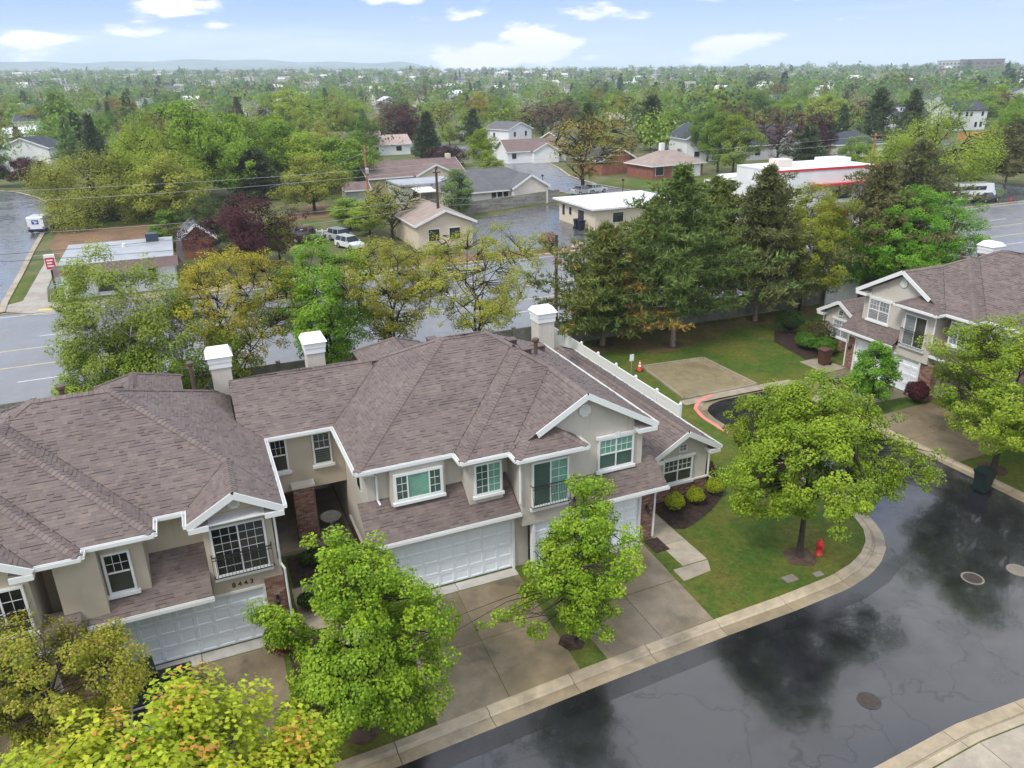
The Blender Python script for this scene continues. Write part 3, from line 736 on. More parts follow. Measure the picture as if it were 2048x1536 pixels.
def brick_field(b, p, u, n, wd, ht, rg, bw=0.205, bh=0.066, j=0.010, d=0.018):
    """courses of bricks on the face that starts at p, runs along u and faces n"""
    p, u, n = Vector(p), Vector(u), Vector(n); k = 0; z = 0.0
    while z + bh <= ht + 1e-4:
        x = -(bw / 2 if k % 2 else 0)
        while x < wd - 0.02:
            a, e = max(0, x), min(wd, x + bw)
            if e - a > 0.03:
                g = rg.uniform(0.75, 1.25); base = rg.choice(((0.22, 0.115, 0.085), (0.27, 0.155, 0.115), (0.19, 0.10, 0.08), (0.30, 0.20, 0.155)))
                b.cur = tuple(v * g for v in base); dd = d * rg.uniform(0.7, 1.2)
                q = [p + u * a + Vector((0, 0, z)), p + u * e + Vector((0, 0, z)), p + u * e + Vector((0, 0, z + bh)), p + u * a + Vector((0, 0, z + bh))]
                i = b.pts(q + [v + n * dd for v in q]); b.face(i + 4, i + 5, i + 6, i + 7)
                for m_ in range(4): b.face(i + m_, i + (m_ + 1) % 4, i + 4 + (m_ + 1) % 4, i + 4 + m_)
            x += bw + j
        z += bh + j; k += 1
def pier(house, T, x0, x1, y0, y1, z0, z1, rg, cap=False):
    o_ = MB(T).box(x0, x1, y0, y1, z0, z1).build('brick_pier', 'mortar', house)
    b = MB(T); h_ = z1 - z0
    brick_field(b, (x0, y0, z0), (1, 0, 0), (0, -1, 0), x1 - x0, h_, rg)
    brick_field(b, (x0, y0, z0), (0, 1, 0), (-1, 0, 0), y1 - y0, h_, rg)
    brick_field(b, (x1, y0, z0), (0, 1, 0), (1, 0, 0), y1 - y0, h_, rg)
    k = b.build('bricks', 'brick', o_); k['kind'] = 'stuff'
    if cap: MB(T).box(x0 - 0.06, x1 + 0.06, y0 - 0.06, y1 + 0.06, z1 + 0.002, z1 + 0.12).build('cap_stone', 'cream_trim', o_)
    return o_
def window(house, T, x0, x1, z0, z1, y, lites, panes='glass_dark', fr=0.07, depth=0.09, sill=True, label=None, trim=0.0, trim_mat='white_trim'):
    """lites: list of (x0,x1,z0,z1 as fractions, columns, rows[, glass]); a frame, panes and glazing bars"""
    f = MB(T)
    f.box(x0, x1, y - depth, y + 0.02, z0, z0 + fr); f.box(x0, x1, y - depth, y + 0.02, z1 - fr, z1)
    f.box(x0, x0 + fr, y - depth + 0.003, y + 0.02, z0 + fr, z1 - fr); f.box(x1 - fr, x1, y - depth + 0.003, y + 0.02, z0 + fr, z1 - fr)
    W, H_ = x1 - x0 - 2 * fr, z1 - z0 - 2 * fr
    cells = []
    for L in lites:
        a, b, c_, d = x0 + fr + W * L[0], x0 + fr + W * L[1], z0 + fr + H_ * L[2], z0 + fr + H_ * L[3]
        if L[0] > 0.001: f.box(a - 0.025, a + 0.025, y - depth + 0.012, y + 0.01, c_ + 0.002, d - 0.002)
        if L[2] > 0.001: f.box(a + 0.026, b - 0.026, y - depth + 0.016, y + 0.008, c_ - 0.025, c_ + 0.025)
        cells.append((a, b, c_, d, L[4], L[5], L[6] if len(L) > 6 else panes))
    wo_ = f.build('window', 'white_trim', house)
    if label: wo_['label'] = label
    bars = MB(T); nb = 0
    for a, b, c_, d, nc, nr, g in cells:
        cw, ch = (b - a) / nc, (d - c_) / nr
        for i in range(nc):
            for j in range(nr):
                p = MB(T); p.box(a + cw * i + 0.004, a + cw * (i + 1) - 0.004, y - 0.045, y - 0.035, c_ + ch * j + 0.004, c_ + ch * (j + 1) - 0.004); p.build('pane', g, wo_)
        for i in range(1, nc): bars.box(a + cw * i - 0.007, a + cw * i + 0.007, y - 0.062, y - 0.047, c_ + 0.03, d - 0.03); nb += 1
        for j in range(1, nr): bars.box(a + 0.03, b - 0.03, y - 0.065, y - 0.050, c_ + ch * j - 0.007, c_ + ch * j + 0.007); nb += 1
    if nb: bars.build('glazing_bars', 'white_trim', wo_)
    if sill: MB(T).box(x0 - 0.08, x1 + 0.08, y - depth - 0.05, y, z0 - 0.12, z0 - 0.003).build('sill', trim_mat, wo_)
    if trim:
        t_ = MB(T); t_.box(x0 - 0.10, x1 + 0.10, y - depth - 0.02, y, z1 + 0.003, z1 + trim)
        xm = (x0 + x1) / 2; t_.box(xm - 0.10, xm + 0.10, y - depth - 0.05, y - depth - 0.021, z1 - 0.02, z1 + trim + 0.10); t_.build('lintel', trim_mat, wo_)
    return wo_
def garage_door(house, T, x0, x1, z0, z1, y, cols=8, rows=4):
    f = MB(T); f.box(x0 - 0.10, x0, y - 0.06, y + 0.2, z0, z1 + 0.1); f.box(x1, x1 + 0.10, y - 0.06, y + 0.2, z0, z1 + 0.1); f.box(x0 + 0.001, x1 - 0.001, y - 0.06, y + 0.2, z1 + 0.003, z1 + 0.1)
    d = MB(T).box(x0, x1, y + 0.10, y + 0.14, z0, z1).build('garage_door', 'garage_paint', house)
    f.build('door_frame', 'white_trim', d)
    rh = (z1 - z0) / rows; cw = (x1 - x0) / cols
    for j in range(rows):
        for i in range(cols):
            a, b, c_, e = x0 + cw * i, x0 + cw * (i + 1), z0 + rh * j, z0 + rh * (j + 1)
            p = MB(T); yy = y + 0.10
            # section skin with a recessed field and raised centre
            o4 = [(a + 0.002, c_ + 0.008), (b - 0.002, c_ + 0.008), (b - 0.002, e - 0.008), (a + 0.002, e - 0.008)]
            r4 = [(a + 0.05, c_ + 0.08), (b - 0.05, c_ + 0.08), (b - 0.05, e - 0.08), (a + 0.05, e - 0.08)]
            i0 = p.pts([(q[0], yy - 0.001, q[1]) for q in o4]); i1 = p.pts([(q[0], yy - 0.03, q[1]) for q in o4]); i2 = p.pts([(q[0], yy - 0.03, q[1]) for q in r4])
            i3 = p.pts([(q[0] + (0.03 if k in (0, 3) else -0.03), yy - 0.004, q[1] + (0.03 if k < 2 else -0.03)) for k, q in enumerate(r4)])
            for k in range(4):
                k2 = (k + 1) % 4
                p.face(i0 + k, i0 + k2, i1 + k2, i1 + k); p.face(i1 + k, i1 + k2, i2 + k2, i2 + k); p.face(i2 + k, i2 + k2, i3 + k2, i3 + k)
            p.face(i3, i3 + 1, i3 + 2, i3 + 3); p.build('panel', 'garage_paint', d)
    return d
def gutter(house, T, P, w_=0.13, h_=0.14, m='white_trim'):
    """open eaves gutter with a dark trough along the points P (eave edge)"""
    for a, b in zip(P, P[1:]):
        d = (Vector(b) - Vector(a)).normalized(); a2 = Vector(a) - d * 0.03; b2 = Vector(b) + d * 0.03
        n = Vector((d.y, -d.x, 0))
        g = MB(T)
        for off, z, ww, hh in ((0.012, -0.09, 0.024, 0.20), (0.115, -0.055, 0.016, 0.12), (0.065, -0.112, 0.115, 0.012)):
            g.bar(a2 + n * off + Vector((0, 0, z)), b2 + n * off + Vector((0, 0, z)), ww, hh)
        g.build('gutter', m, house)
def rake(house, T, P, w_=0.035, h_=0.24, m='white_trim'):
    g = MB(T)
    for a, b in zip(P, P[1:]): g.bar(a, b, w_, h_)
    return g.build('bargeboard', m, house)
def balcony(house, T, x0, x1, y, z0, z1):
    b = MB(T); n = int((x1 - x0) / 0.11)
    b.bar((x0, y - 0.20, z1), (x1, y - 0.20, z1), 0.035, 0.03); b.bar((x0, y - 0.20, z1 - 0.12), (x1, y - 0.20, z1 - 0.12), 0.02, 0.02)
    b.bar((x0, y - 0.16, z0 + 0.05), (x1, y - 0.16, z0 + 0.05), 0.03, 0.025)
    for xx in (x0, x1):
        b.bar((xx, y - 0.20, z1 - 0.001), (xx, y, z1 - 0.001), 0.03, 0.025); b.bar((xx, y - 0.16, z0 + 0.051), (xx, y, z0 + 0.051), 0.03, 0.025)
    for i in range(n + 1):
        x = x0 + (x1 - x0) * i / n
        b.tube([(x, y - 0.20, z1), (x, y - 0.20, z1 - 0.35), (x, y - 0.30, z0 + 0.35), (x, y - 0.34, z0 + 0.20), (x, y - 0.26, z0 + 0.09), (x, y - 0.16, z0 + 0.05)], 0.009, 4)
    return b.build('balcony_rail', 'iron', house)
def spout(house, T, P, m='white_trim', r=0.045):
    b = MB(T); b.tube(P, r, 6); return b.build('downspout', m, house)
def wall_lamp(house, T, x, y, z):
    b = MB(T); b.box(x - 0.05, x + 0.05, y - 0.03, y, z + 0.05, z + 0.22); b.tube([(x, y - 0.03, z + 0.2), (x, y - 0.16, z + 0.26), (x, y - 0.18, z + 0.18)], 0.012, 5)
    b.lathe([(0.03, 0.0), (0.075, 0.03), (0.085, 0.17), (0.03, 0.22)], (x, y - 0.18, z - 0.06), 6); return b.build('wall_lamp', 'iron', house)
def vent_disc(house, T, x, y, z, r=0.30, n=8):
    b = MB(T); P = [(x + r * math.cos(math.pi / 8 + 2 * math.pi * k / n), y, z + r * math.sin(math.pi / 8 + 2 * math.pi * k / n)) for k in range(n)]
    b.prism(P, (0, -0.05, 0)); o_ = b.build('gable_vent', 'white_trim', house)
    s = MB(T)
    for k in range(5): s.box(x - r * 0.62, x + r * 0.62, y - 0.065, y - 0.052, z - r * 0.6 + k * r * 0.3 - 0.02, z - r * 0.6 + k * r * 0.3 + 0.02)
    s.build('louvre', 'cream_trim', o_); return o_
def chimney(house, T, x0, x1, y0, y1, z0, z1):
    o_ = MB(T).box(x0, x1, y0, y1, z0, z1 - 0.55).build('chimney', 'stucco_grey', house)
    c_ = MB(T); c_.box(x0 - 0.05, x1 + 0.05, y0 - 0.05, y1 + 0.05, z1 - 0.55, z1 - 0.30); c_.box(x0 - 0.08, x1 + 0.08, y0 - 0.08, y1 + 0.08, z1 - 0.30, z1 - 0.05)
    c_.build('chimney_crown', 'white_trim', o_)
    e = 0.15; P0 = [(x0 - e, y0 - e, z1 - 0.05), (x1 + e, y0 - e, z1 - 0.05), (x1 + e, y1 + e, z1 - 0.05), (x0 - e, y1 + e, z1 - 0.05)]
    k = -0.03; P1 = [(x0 + k, y0 + 0.30, z1 + 0.20), (x1 - k, y0 + 0.30, z1 + 0.20), (x1 - k, y1 - 0.1, z1 + 0.20), (x0 + k, y1 - 0.1, z1 + 0.20)]
    b = MB(T); i = b.pts(P0); j = b.pts(P1)
    for q in range(4): b.face(i + q, i + (q + 1) % 4, j + (q + 1) % 4, j + q)
    b.face(j, j + 1, j + 2, j + 3); b.face(i + 3, i + 2, i + 1, i); b.build('chimney_cap', 'white_trim', o_); return o_
def roof_vent(house, T, x, y, z, dy=0, dx=0):
    b = MB(T); b.box(x - 0.19, x + 0.19, y - 0.2, y + 0.2, z - 0.14, z + 0.10); b.box(x - 0.22, x + 0.22, y - 0.24, y + 0.22, z + 0.102, z + 0.15); return b.build('roof_vent', 'flashing', house)
def flue(house, T, x, y, z0, z1):
    b = MB(T); b.tube([(x, y, z0), (x, y, z1)], 0.085, 10); b.lathe([(0.10, 0), (0.155, 0.06), (0.155, 0.16), (0.08, 0.2)], (x, y, z1 - 0.04), 12); return b.build('flue_pipe', 'flashing', house)
def tri_wall(house, T, x0, x1, ze, y0, y1, apex_x, za, m='stucco_grey', zb=None):
    b = MB(T); zb = ze if zb is None else zb
    b.prism([(x0, y0, zb), (x1, y0, zb), (x1, y0, ze), (apex_x, y0, za), (x0, y0, ze)], (0, y1 - y0, 0)); return b.build('gable_wall', m, house)

ZE = 5.5
def comps_mid(owner):
    return [Comp(4.15, 16.1, 24.27, 34.15, ZE, owner=owner), Comp(7.85, 16.1, 23.45, 34.15, ZE, owner=owner),
            Comp(9.75, 16.1, 23.3, 29.2, ZE, sides='LR', owner=owner), Comp(6.8, 10.4, 30.0, 37.25, ZE, sides='BLR', owner=owner)]
COMPS_L = [Comp(-10.9, 1.47, 24.07, 33.9, ZE, owner=1), Comp(-10.9, -2.5, 23.07, 33.9, ZE, owner=1), Comp(-10.9, -4.5, 22.6, 30.0, ZE, owner=1),
           Comp(-1.49, 1.47, 23.0, 27.0, ZE, sides='LR', owner=1), Comp(-11.9, -5.67, 22.4, 28.5, ZE, sides='LR', owner=1), Comp(-5.05, -1.35, 30.0, 37.5, ZE, sides='BLR', owner=1)]
BREEZE = Comp(0.6, 6.5, 28.55, 34.1, ZE, sides='FB', owner=0)
PK = ZE + TAN * 4.94

def mid_house(house, T, tabs, deck, rg, singles, far=False):
    st = 'stucco_grey'
    # ---- walls
    b = MB(T)
    b.box(4.55, 15.7, 24.67, 33.75, 0, 5.44)
    b.box(8.22, 9.60, 23.85, 24.69, 3.2, 5.43)
    b.box(10.12, 12.30, 23.20, 24.71, 2.30, 5.42)
    b.box(4.58, 10.2, 23.74, 24.72, 2.30, 2.86); b.box(4.62, 4.98, 23.76, 24.73, 0.0, 2.31); b.box(12.31, 16.06, 23.28, 24.74, 2.30, 2.80)
    b.box(7.2, 10.0, 33.0, 36.85, 0, 5.43)
    b.build('wall', st, house)
    b = MB(T); b.box(5.34, 7.44, 24.30, 24.70, 3.78, 5.30); b.build('bay', st, house)
    b = MB(T); b.box(17.75, 20.55, 25.62, 39.4, 0.0, 2.52); b.box(15.72, 17.73, 25.9, 33, 0, 2.50); b.build('wing_wall', st, house)
    b = MB(T); b.box(9.9, 10.6, 23.78, 24.4, 0, 2.29); b.build('garage_wall', st, house)
    tri_wall(house, T, 10.14, 15.72, 5.45, 23.72, 24.6, 12.925, 5.45 + TAN * 2.79, st, 2.9)
    tri_wall(house, T, 17.76, 20.54, 2.53, 25.60, 26.2, 19.15, 2.53 + TAN * 1.39, st)
    # ---- roofs
    ro = roof_build(0, house, tabs, deck, T, singles, key=lambda t: (t[1][0][1] + 0.35 * abs(t[1][0][0] - 8)))
    rk = (9.09, 29.21, PK); rr = (11.16, 29.21, PK)
    t2 = (16.1 - 7.85) / 2
    h2 = (7.85 + t2, 23.45 + t2, ZE + TAN * t2)
    segs = [((4.15, 24.27, ZE), rk), (rk, rr), (rr, (12.0, 28.37, ZE + TAN * 4.1)), ((7.85, 23.45, ZE), h2), (h2, (12.925, 26.62, ZE + TAN * 3.175)), ((12.925, 26.62, ZE + TAN * 3.175), (12.925, 23.32, ZE + TAN * 3.175)),
            ((4.15, 34.15, ZE), rk), (rr, (16.1, 34.15, ZE)), ((8.6, 31.5, ZE + TAN * 1.8), (8.6, 35.45, ZE + TAN * 1.8)), ((8.6, 35.45, ZE + TAN * 1.8), (6.8, 37.25, ZE)), ((8.6, 35.45, ZE + TAN * 1.8), (10.4, 37.25, ZE))]
    if not far: segs.append(((2.5, 31.33, ZE + TAN * 2.78), (6.9, 31.33, ZE + TAN * 2.78)))
    hip_caps(segs, T, ro, rg)
    # skirt over the balcony window, garage roofs, low wing
    sk = [Comp(9.75, 12.62, 22.72, 23.74, ZE, sides='FLR', owner=0)]
    low = [Comp(4.15, 10.05, 23.25, 24.68, 2.93, 0.74, 'F', 0)]
    low2 = [Comp(12.32, 16.42, 22.75, 23.75, 2.86, 0.74, 'F', 0)]
    low3 = [Comp(15.73, 16.42, 23.76, 25.6, 3.60, 0.5, 'F', 0)]
    wing = [Comp(17.35, 20.95, 25.2, 39.9, 2.6, sides='BLR', owner=0)]
    tt, dd = [], []
    for cset in (sk, low, low2, low3, wing):
        a_, d_ = shingle_tabs(cset, rg); tt += a_; dd += d_
    r2 = roof_build(0, house, tt, dd, T, 0 if far else 60, key=lambda t: t[1][0][1]); r2.name = 'lower_roof'
    hip_caps([((19.15, 25.22, 2.6 + TAN * 1.8), (19.15, 38.1, 2.6 + TAN * 1.8)), ((19.15, 38.1, 2.6 + TAN * 1.8), (17.35, 39.9, 2.6)), ((19.15, 38.1, 2.6 + TAN * 1.8), (20.95, 39.9, 2.6)),
              ((12.62, 22.72, ZE), (11.62, 23.72, ZE + TAN)), ((9.75, 22.72, ZE), (10.75, 23.72, ZE + TAN))], T, r2, rg)
    b = MB(T); b.box(16.42, 17.34, 25.5, 33, 2.5, 2.56); b.build('flat_roof', 'roof_membrane', house)
    # soffit under the main eaves
    b = MB(T); b.box(4.2, 16.05, 24.33, 34.1, 5.30, 5.34); b.box(7.9, 9.9, 23.5, 24.32, 5.301, 5.341); b.box(9.8, 12.57, 22.77, 23.8, 5.302, 5.342); b.build('soffit', 'white_trim', house)
    e = ZE - 0.01
    gutter(house, T, [(4.15, 24.27, e), (7.80, 24.27, e)]); gutter(house, T, [(7.83, 24.14, e), (7.83, 23.45, e)]); gutter(house, T, [(7.85, 23.45, e), (9.73, 23.45, e)])
    gutter(house, T, [(9.74, 23.32, e), (9.74, 22.75, e)]); gutter(house, T, [(9.75, 22.72, e), (12.62, 22.72, e)]); gutter(house, T, [(12.63, 22.74, e), (12.63, 23.6, e)])
    gutter(house, T, [(16.1, 23.36, e), (16.1, 34.1, e)]); gutter(house, T, [(4.15, 28.4, e), (4.15, 24.29, e)])
    gutter(house, T, [(4.15, 23.25, 2.92), (10.05, 23.25, 2.92)]); gutter(house, T, [(12.3, 22.75, 2.85), (16.42, 22.75, 2.85)]); gutter(house, T, [(17.35, 27.2, 2.59), (17.35, 25.22, 2.59)])
    gutter(house, T, [(20.95, 25.22, 2.59), (20.95, 39.9, 2.59)]); gutter(house, T, [(4.15, 34.1, e), (4.15, 34.0, e)])
    if not far: gutter(house, T, [(1.47, 28.55, e), (4.15, 28.55, e)])
    # bargeboards and returns of the two gables
    for (x0, x1, ze, y) in ((9.75, 16.1, ZE, 23.30), (17.35, 20.95, 2.6, 25.20)):
        xm = (x0 + x1) / 2; za = ze + TAN * (xm - x0); lx = x0 + (1.05 if x0 == 9.75 else 0)
        rake(house, T, [(lx, y - 0.02, ze + TAN * (lx - x0) - 0.08), (xm, y - 0.02, za - 0.08)]); rake(house, T, [(xm, y - 0.022, za - 0.08), (x1, y - 0.022, ze - 0.08)])
        for xa, xb in (((x1 - 0.85, x1), ) if x0 == 9.75 else ((x1 - 0.55, x1), (x0, x0 + 0.55))):
            b = MB(T); b.box(xa, xb, y - 0.05, y + 0.40, ze - 0.30, ze - 0.12); b.build('eave_return', 'white_trim', house)
            b = MB(T); s0 = (xb, xa) if xb == x1 else (xa, xb)
            b.prism([(s0[0], y + 0.02, ze - 0.115), (s0[1], y + 0.02, ze - 0.115), (s0[1], y + 0.40, ze + 0.12), (s0[0], y + 0.40, ze - 0.10)], (0, 0, 0.015)); b.build('return_flashing', 'gutter_dark', house)
    vent_disc(house, T, 13.0, 23.70, 6.48, 0.27)
    # windows
    w4 = [(0, 0.5, 0, 0.5, 1, 1, 'glass_green_dim'), (0.5, 1, 0, 0.5, 1, 1, 'glass_green_dim'), (0, 0.5, 0.5, 1, 3, 2, 'glass_green'), (0.5, 1, 0.5, 1, 3, 2, 'glass_green')]
    if far: w4 = [(0, 0.5, 0, 0.5, 1, 1, 'glass_shutter_white'), (0.5, 1, 0, 0.5, 1, 1, 'glass_shutter_white'), (0, 0.5, 0.5, 1, 3, 2, 'glass_curtain'), (0.5, 1, 0.5, 1, 3, 2, 'glass_shutter_white')]
    window(house, T, 13.63, 15.26, 3.70, 5.08, 23.70, w4, trim=0.13, label='white double sash window under the gable' )
    g1 = 'glass_curtain' if far else 'glass_green'; g2 = 'glass_dim' if far else 'glass_green_dim'
    window(house, T, 8.42, 9.52, 3.74, 5.08, 23.83, [(0, 0.5, 0, 1, 2, 4, g2), (0.5, 1, 0, 1, 2, 4, g1)], label='slider window with green blinds')
    window(house, T, 5.45, 7.33, 3.95, 5.10, 24.28, [(0, 0.25, 0, 1, 2, 3, g2), (0.25, 0.75, 0, 1, 1, 1, g1), (0.75, 1, 0, 1, 2, 3, g2)], fr=0.10, label='wide three-part bay window with green blinds')
    window(house, T, 10.50, 12.05, 3.05, 5.0, 23.18, [(0, 0.5, 0, 1, 1, 1, g2), (0.5, 1, 0, 1, 1 if far else 2, 1 if far else 5, g1)], sill=True, label='white sliding balcony door')
    balcony(house, T, 10.45, 12.12, 23.16, 3.05, 4.05)
    sg = 'glass_shutter_white' if far else 'glass_shutter'; lg = 'glass_shutter_white' if far else 'glass_dim'
    window(house, T, 18.12, 19.72, 0.98, 2.22, 25.60, [(0, 0.5, 0, 0.5, 1, 1, lg), (0.5, 1, 0, 0.5, 1, 1, lg), (0, 0.5, 0.5, 1, 3, 2, sg), (0.5, 1, 0.5, 1, 3, 2, sg)], trim=0.1, label='double sash window of the low wing')
    window(house, T, 18.90, 19.34, 2.52, 2.92, 25.58, [(0, 1, 0, 1, 2, 2, 'glass_dark' if far else 'glass_curtain')], fr=0.04, sill=False, label='small square gable window')
    # garages
    if not far: garage_door(house, T, 5.03, 9.88, 0.118, 2.30, 23.74)
    b = MB(T); b.box(10.62, 15.5, 23.30, 23.5, 2.28, 2.30); b.build('lintel_strip', 'white_trim', house)
    garage_door(house, T, 10.66, 15.42, 0.118, 2.24, 23.30)
    pier(house, T, 15.46, 16.10, 23.31, 24.5, 0.02, 2.29, rg)
    if far: pier(house, T, 9.75, 10.56, 23.31, 23.74, 0.02, 2.29, rg)
    # brick plinth of the wing
    o_ = MB(T).box(17.72, 20.58, 25.56, 25.63, 0.0, 0.90).build('brick_plinth', 'mortar', house); b = MB(T)
    brick_field(b, (17.72, 25.56, 0.02), (1, 0, 0), (0, -1, 0), 2.86, 0.88, rg); brick_field(b, (20.56, 25.63, 0.02), (0, 1, 0), (1, 0, 0), 5.0, 0.88, rg)
    k = b.build('bricks', 'brick', o_); k['kind'] = 'stuff'
    MB(T).box(17.70, 20.60, 25.50, 25.60, 0.902, 0.97).build('plinth_sill', 'cream_trim', house)
    wall_lamp(house, T, 15.80, 23.28, 1.55)
    spout(house, T, [(16.12, 22.80, 2.75), (16.16, 23.22, 2.55), (16.16, 23.24, 0.2)]); spout(house, T, [(20.9, 25.15, 2.45), (20.6, 25.5, 2.2), (20.6, 25.5, 1.0), (20.7, 25.4, 0.9), (20.7, 25.4, 0.15)])
    spout(house, T, [(9.85, 22.75, 5.38), (10.0, 23.1, 5.15), (10.0, 23.12, 3.4)])
    if not far:
        spout(house, T, [(4.3, 24.2, 5.36), (4.75, 24.3, 5.25), (4.9, 24.55, 5.0), (4.9, 24.60, 4.0), (4.95, 24.45, 3.86)])
        # side windows in the passage, brick plinth line
        for yy in (25.6, 27.3):
            b = MB(T); b.box(4.49, 4.56, yy, yy + 0.6, 3.9, 5.0); f_ = b.build('window', 'white_trim', house); b = MB(T); b.box(4.475, 4.488, yy + 0.07, yy + 0.53, 3.97, 4.93); b.build('pane', 'glass_dark', f_)
        MB(T).box(4.50, 4.56, 24.7, 28.9, 0.1, 1.0).build('side_plinth', 'house_brick', house)
        MB(T).box(4.46, 4.57, 24.7, 28.9, 1.0, 1.08).build('plinth_sill', 'cream_trim', house)
        wall_lamp(house, T, 4.5, 25.0, 1.7)
        b = MB(T); b.prism([(6.95, 23.70, 2.33), (7.25, 23.70, 2.33), (7.33, 23.70, 2.62), (6.87, 23.70, 2.62)], (0, 0.05, 0)); b.build('keystone', 'cream_trim', house)
    if far: chimney(house, T, 13.05, 13.95, 31.0, 31.9, 5.5, 8.0)
    for (x, y, z) in ((8.9, 29.9, 7.9), (12.2, 29.0, 7.65), (14.5, 31.0, 6.4), (12.4, 27.9, 7.55), (7.7, 33.6, 5.95)):
        roof_vent(house, T, x, y, z + 0.1)
    flue(house, T, 13.2, 28.6, 6.8, 7.75)

def left_house(house, T, tabs, deck, rg):
    st = 'stucco'
    b = MB(T)
    b.box(-10.5, 1.07, 24.47, 33.5, 0, 5.44); b.box(-4.13, -2.88, 23.48, 24.49, 2.4, 5.43); b.box(-5.35, -4.14, 23.06, 24.50, 2.4, 5.42)
    b.box(-1.12, 1.06, 23.57, 24.51, 2.27, 5.41); b.box(-4.6, -1.13, 23.60, 24.52, 2.27, 2.70); b.box(-4.7, -1.35, 33, 37.1, 0, 5.43)
    b.box(-11.5, -5.95, 22.85, 24.53, 2.4, 5.40); b.box(-11.4, -4.62, 23.2, 24.46, 0, 2.3)
    b.build('wall', st, house)
    tri_wall(house, T, -1.10, 1.05, 5.415, 23.59, 24.4, -0.02, 5.415 + TAN * 1.08, st); tri_wall(house, T, -11.48, -6.0, 5.41, 22.83, 24.4, -8.78, 5.41 + TAN * 2.75, st)
    ro = roof_build(1, house, tabs, deck, T, 300, key=lambda t: (t[1][0][1] + 0.35 * abs(t[1][0][0] + 3)))
    rr = (-3.45, 28.98, ZE + TAN * 4.915); rl = (-5.98, 28.98, ZE + TAN * 4.915)
    segs = [((1.47, 24.5, ZE + 0.0), rr) if False else ((0.0, 25.53, ZE + TAN * 1.46), rr), (rr, rl), (rr, (1.47, 33.9, ZE)), (rl, (-10.9, 33.9, ZE)), (rl, (-6.5, 28.5, ZE + TAN * 4.42)),
            ((-2.5, 23.07, ZE), (-6.7, 27.27, ZE + TAN * 4.2)), ((-4.5, 22.6, ZE), (-7.7, 25.8, ZE + TAN * 3.2)), ((-0.01, 23.02, ZE + TAN * 1.48), (-0.01, 25.5, ZE + TAN * 1.48)),
            ((-6.7, 27.3, ZE + TAN * 4.2), (-6.7, 28.3, ZE + TAN * 4.2)), ((-3.2, 31.6, ZE + TAN * 1.85), (-3.2, 35.65, ZE + TAN * 1.85)), ((-3.2, 35.65, ZE + TAN * 1.85), (-1.35, 37.5, ZE)), ((-3.2, 35.65, ZE + TAN * 1.85), (-5.05, 37.5, ZE)),
            ((-8.785, 22.42, ZE + TAN * 3.11), (-8.785, 25.5, ZE + TAN * 3.11))]
    hip_caps(segs, T, ro, rg)
    tt, dd = [], []
    for cset in ([Comp(-4.75, -1.11, 22.85, 24.49, 2.84, 0.70, 'F', 1)], [Comp(-11.6, -4.9, 22.3, 23.2, 2.75, 0.70, 'F', 1)]):
        a_, d_ = shingle_tabs(cset, rg); tt += a_; dd += d_
    r2 = roof_build(1, house, tt, dd, T, 60, key=lambda t: t[1][0][1]); r2.name = 'lower_roof'
    b = MB(T); b.box(-10.85, 1.42, 24.12, 33.8, 5.30, 5.34); b.box(-4.45, -2.55, 23.12, 24.11, 5.301, 5.341); b.box(-5.62, -4.46, 22.65, 24.10, 5.302, 5.342); b.box(-1.44, 1.42, 23.05, 24.10, 5.303, 5.343); b.build('soffit', 'white_trim', house)
    e = ZE - 0.01
    for P in ([(-2.49, 24.07, e), (-1.50, 24.07, e)], [(-4.46, 23.07, e), (-2.50, 23.07, e)], [(-5.66, 22.6, e), (-4.48, 22.6, e)], [(-2.48, 23.05, e), (-2.48, 23.9, e)], [(-4.47, 22.62, e), (-4.47, 22.95, e)],
              [(1.47, 23.1, e), (1.47, 28.5, e)], [(-1.50, 24.0, e), (-1.50, 23.1, e)], [(-4.75, 22.85, 2.83), (-1.12, 22.85, 2.83)], [(-11.6, 22.3, 2.74), (-4.9, 22.3, 2.74)]):
        gutter(house, T, P)
    for (x0, x1, y) in ((-1.49, 1.47, 23.0), (-11.9, -5.67, 22.4)):
        xm = (x0 + x1) / 2; za = ZE + TAN * (xm - x0)
        rake(house, T, [(x0, y - 0.02, ZE - 0.08), (xm, y - 0.02, za - 0.08)]); rake(house, T, [(xm, y - 0.022, za - 0.08), (x1, y - 0.022, ZE - 0.08)])
        for xa, xb in ((x1 - 0.62, x1), (x0, x0 + 0.62)):
            b = MB(T); b.box(xa, xb, y - 0.05, y + 0.48, ZE - 0.30, ZE - 0.12); b.build('eave_return', 'white_trim', house)
            b = MB(T); s0 = (xb, xa) if xb == x1 else (xa, xb)
            b.prism([(s0[0], y + 0.02, ZE - 0.115), (s0[1], y + 0.02, ZE - 0.115), (s0[1], y + 0.45, ZE + 0.13), (s0[0], y + 0.45, ZE - 0.10)], (0, 0, 0.015)); b.build('return_flashing', 'gutter_dark', house)
    vent_disc(house, T, -0.02, 23.57, 5.70, 0.20)
    sash = [(0, 1, 0, 0.52, 1, 1, 'glass_dim'), (0, 1, 0.52, 1, 3, 2, 'glass_dark')]
    window(house, T, -4.08, -3.28, 3.42, 4.92, 23.46, sash, label='white sash window with gridded upper pane')
    window(house, T, -0.92, 0.82, 3.06, 4.98, 23.55, [(0, 0.5, 0, 1, 3, 6, 'glass_dark'), (0.5, 1, 0, 1, 3, 6, 'glass_dim')], label='gridded sliding balcony door', sill=True)
    balcony(house, T, -0.98, 0.92, 23.52, 3.05, 3.95)
    window(house, T, -7.4, -6.1, 3.2, 4.85, 22.83, [(0, 0.5, 0, 1, 2, 4, 'glass_shutter'), (0.5, 1, 0, 1, 2, 4, 'glass_dark')], label='window behind the olive tree')
    garage_door(house, T, -4.18, 0.46, 0.118, 2.24, 23.60)
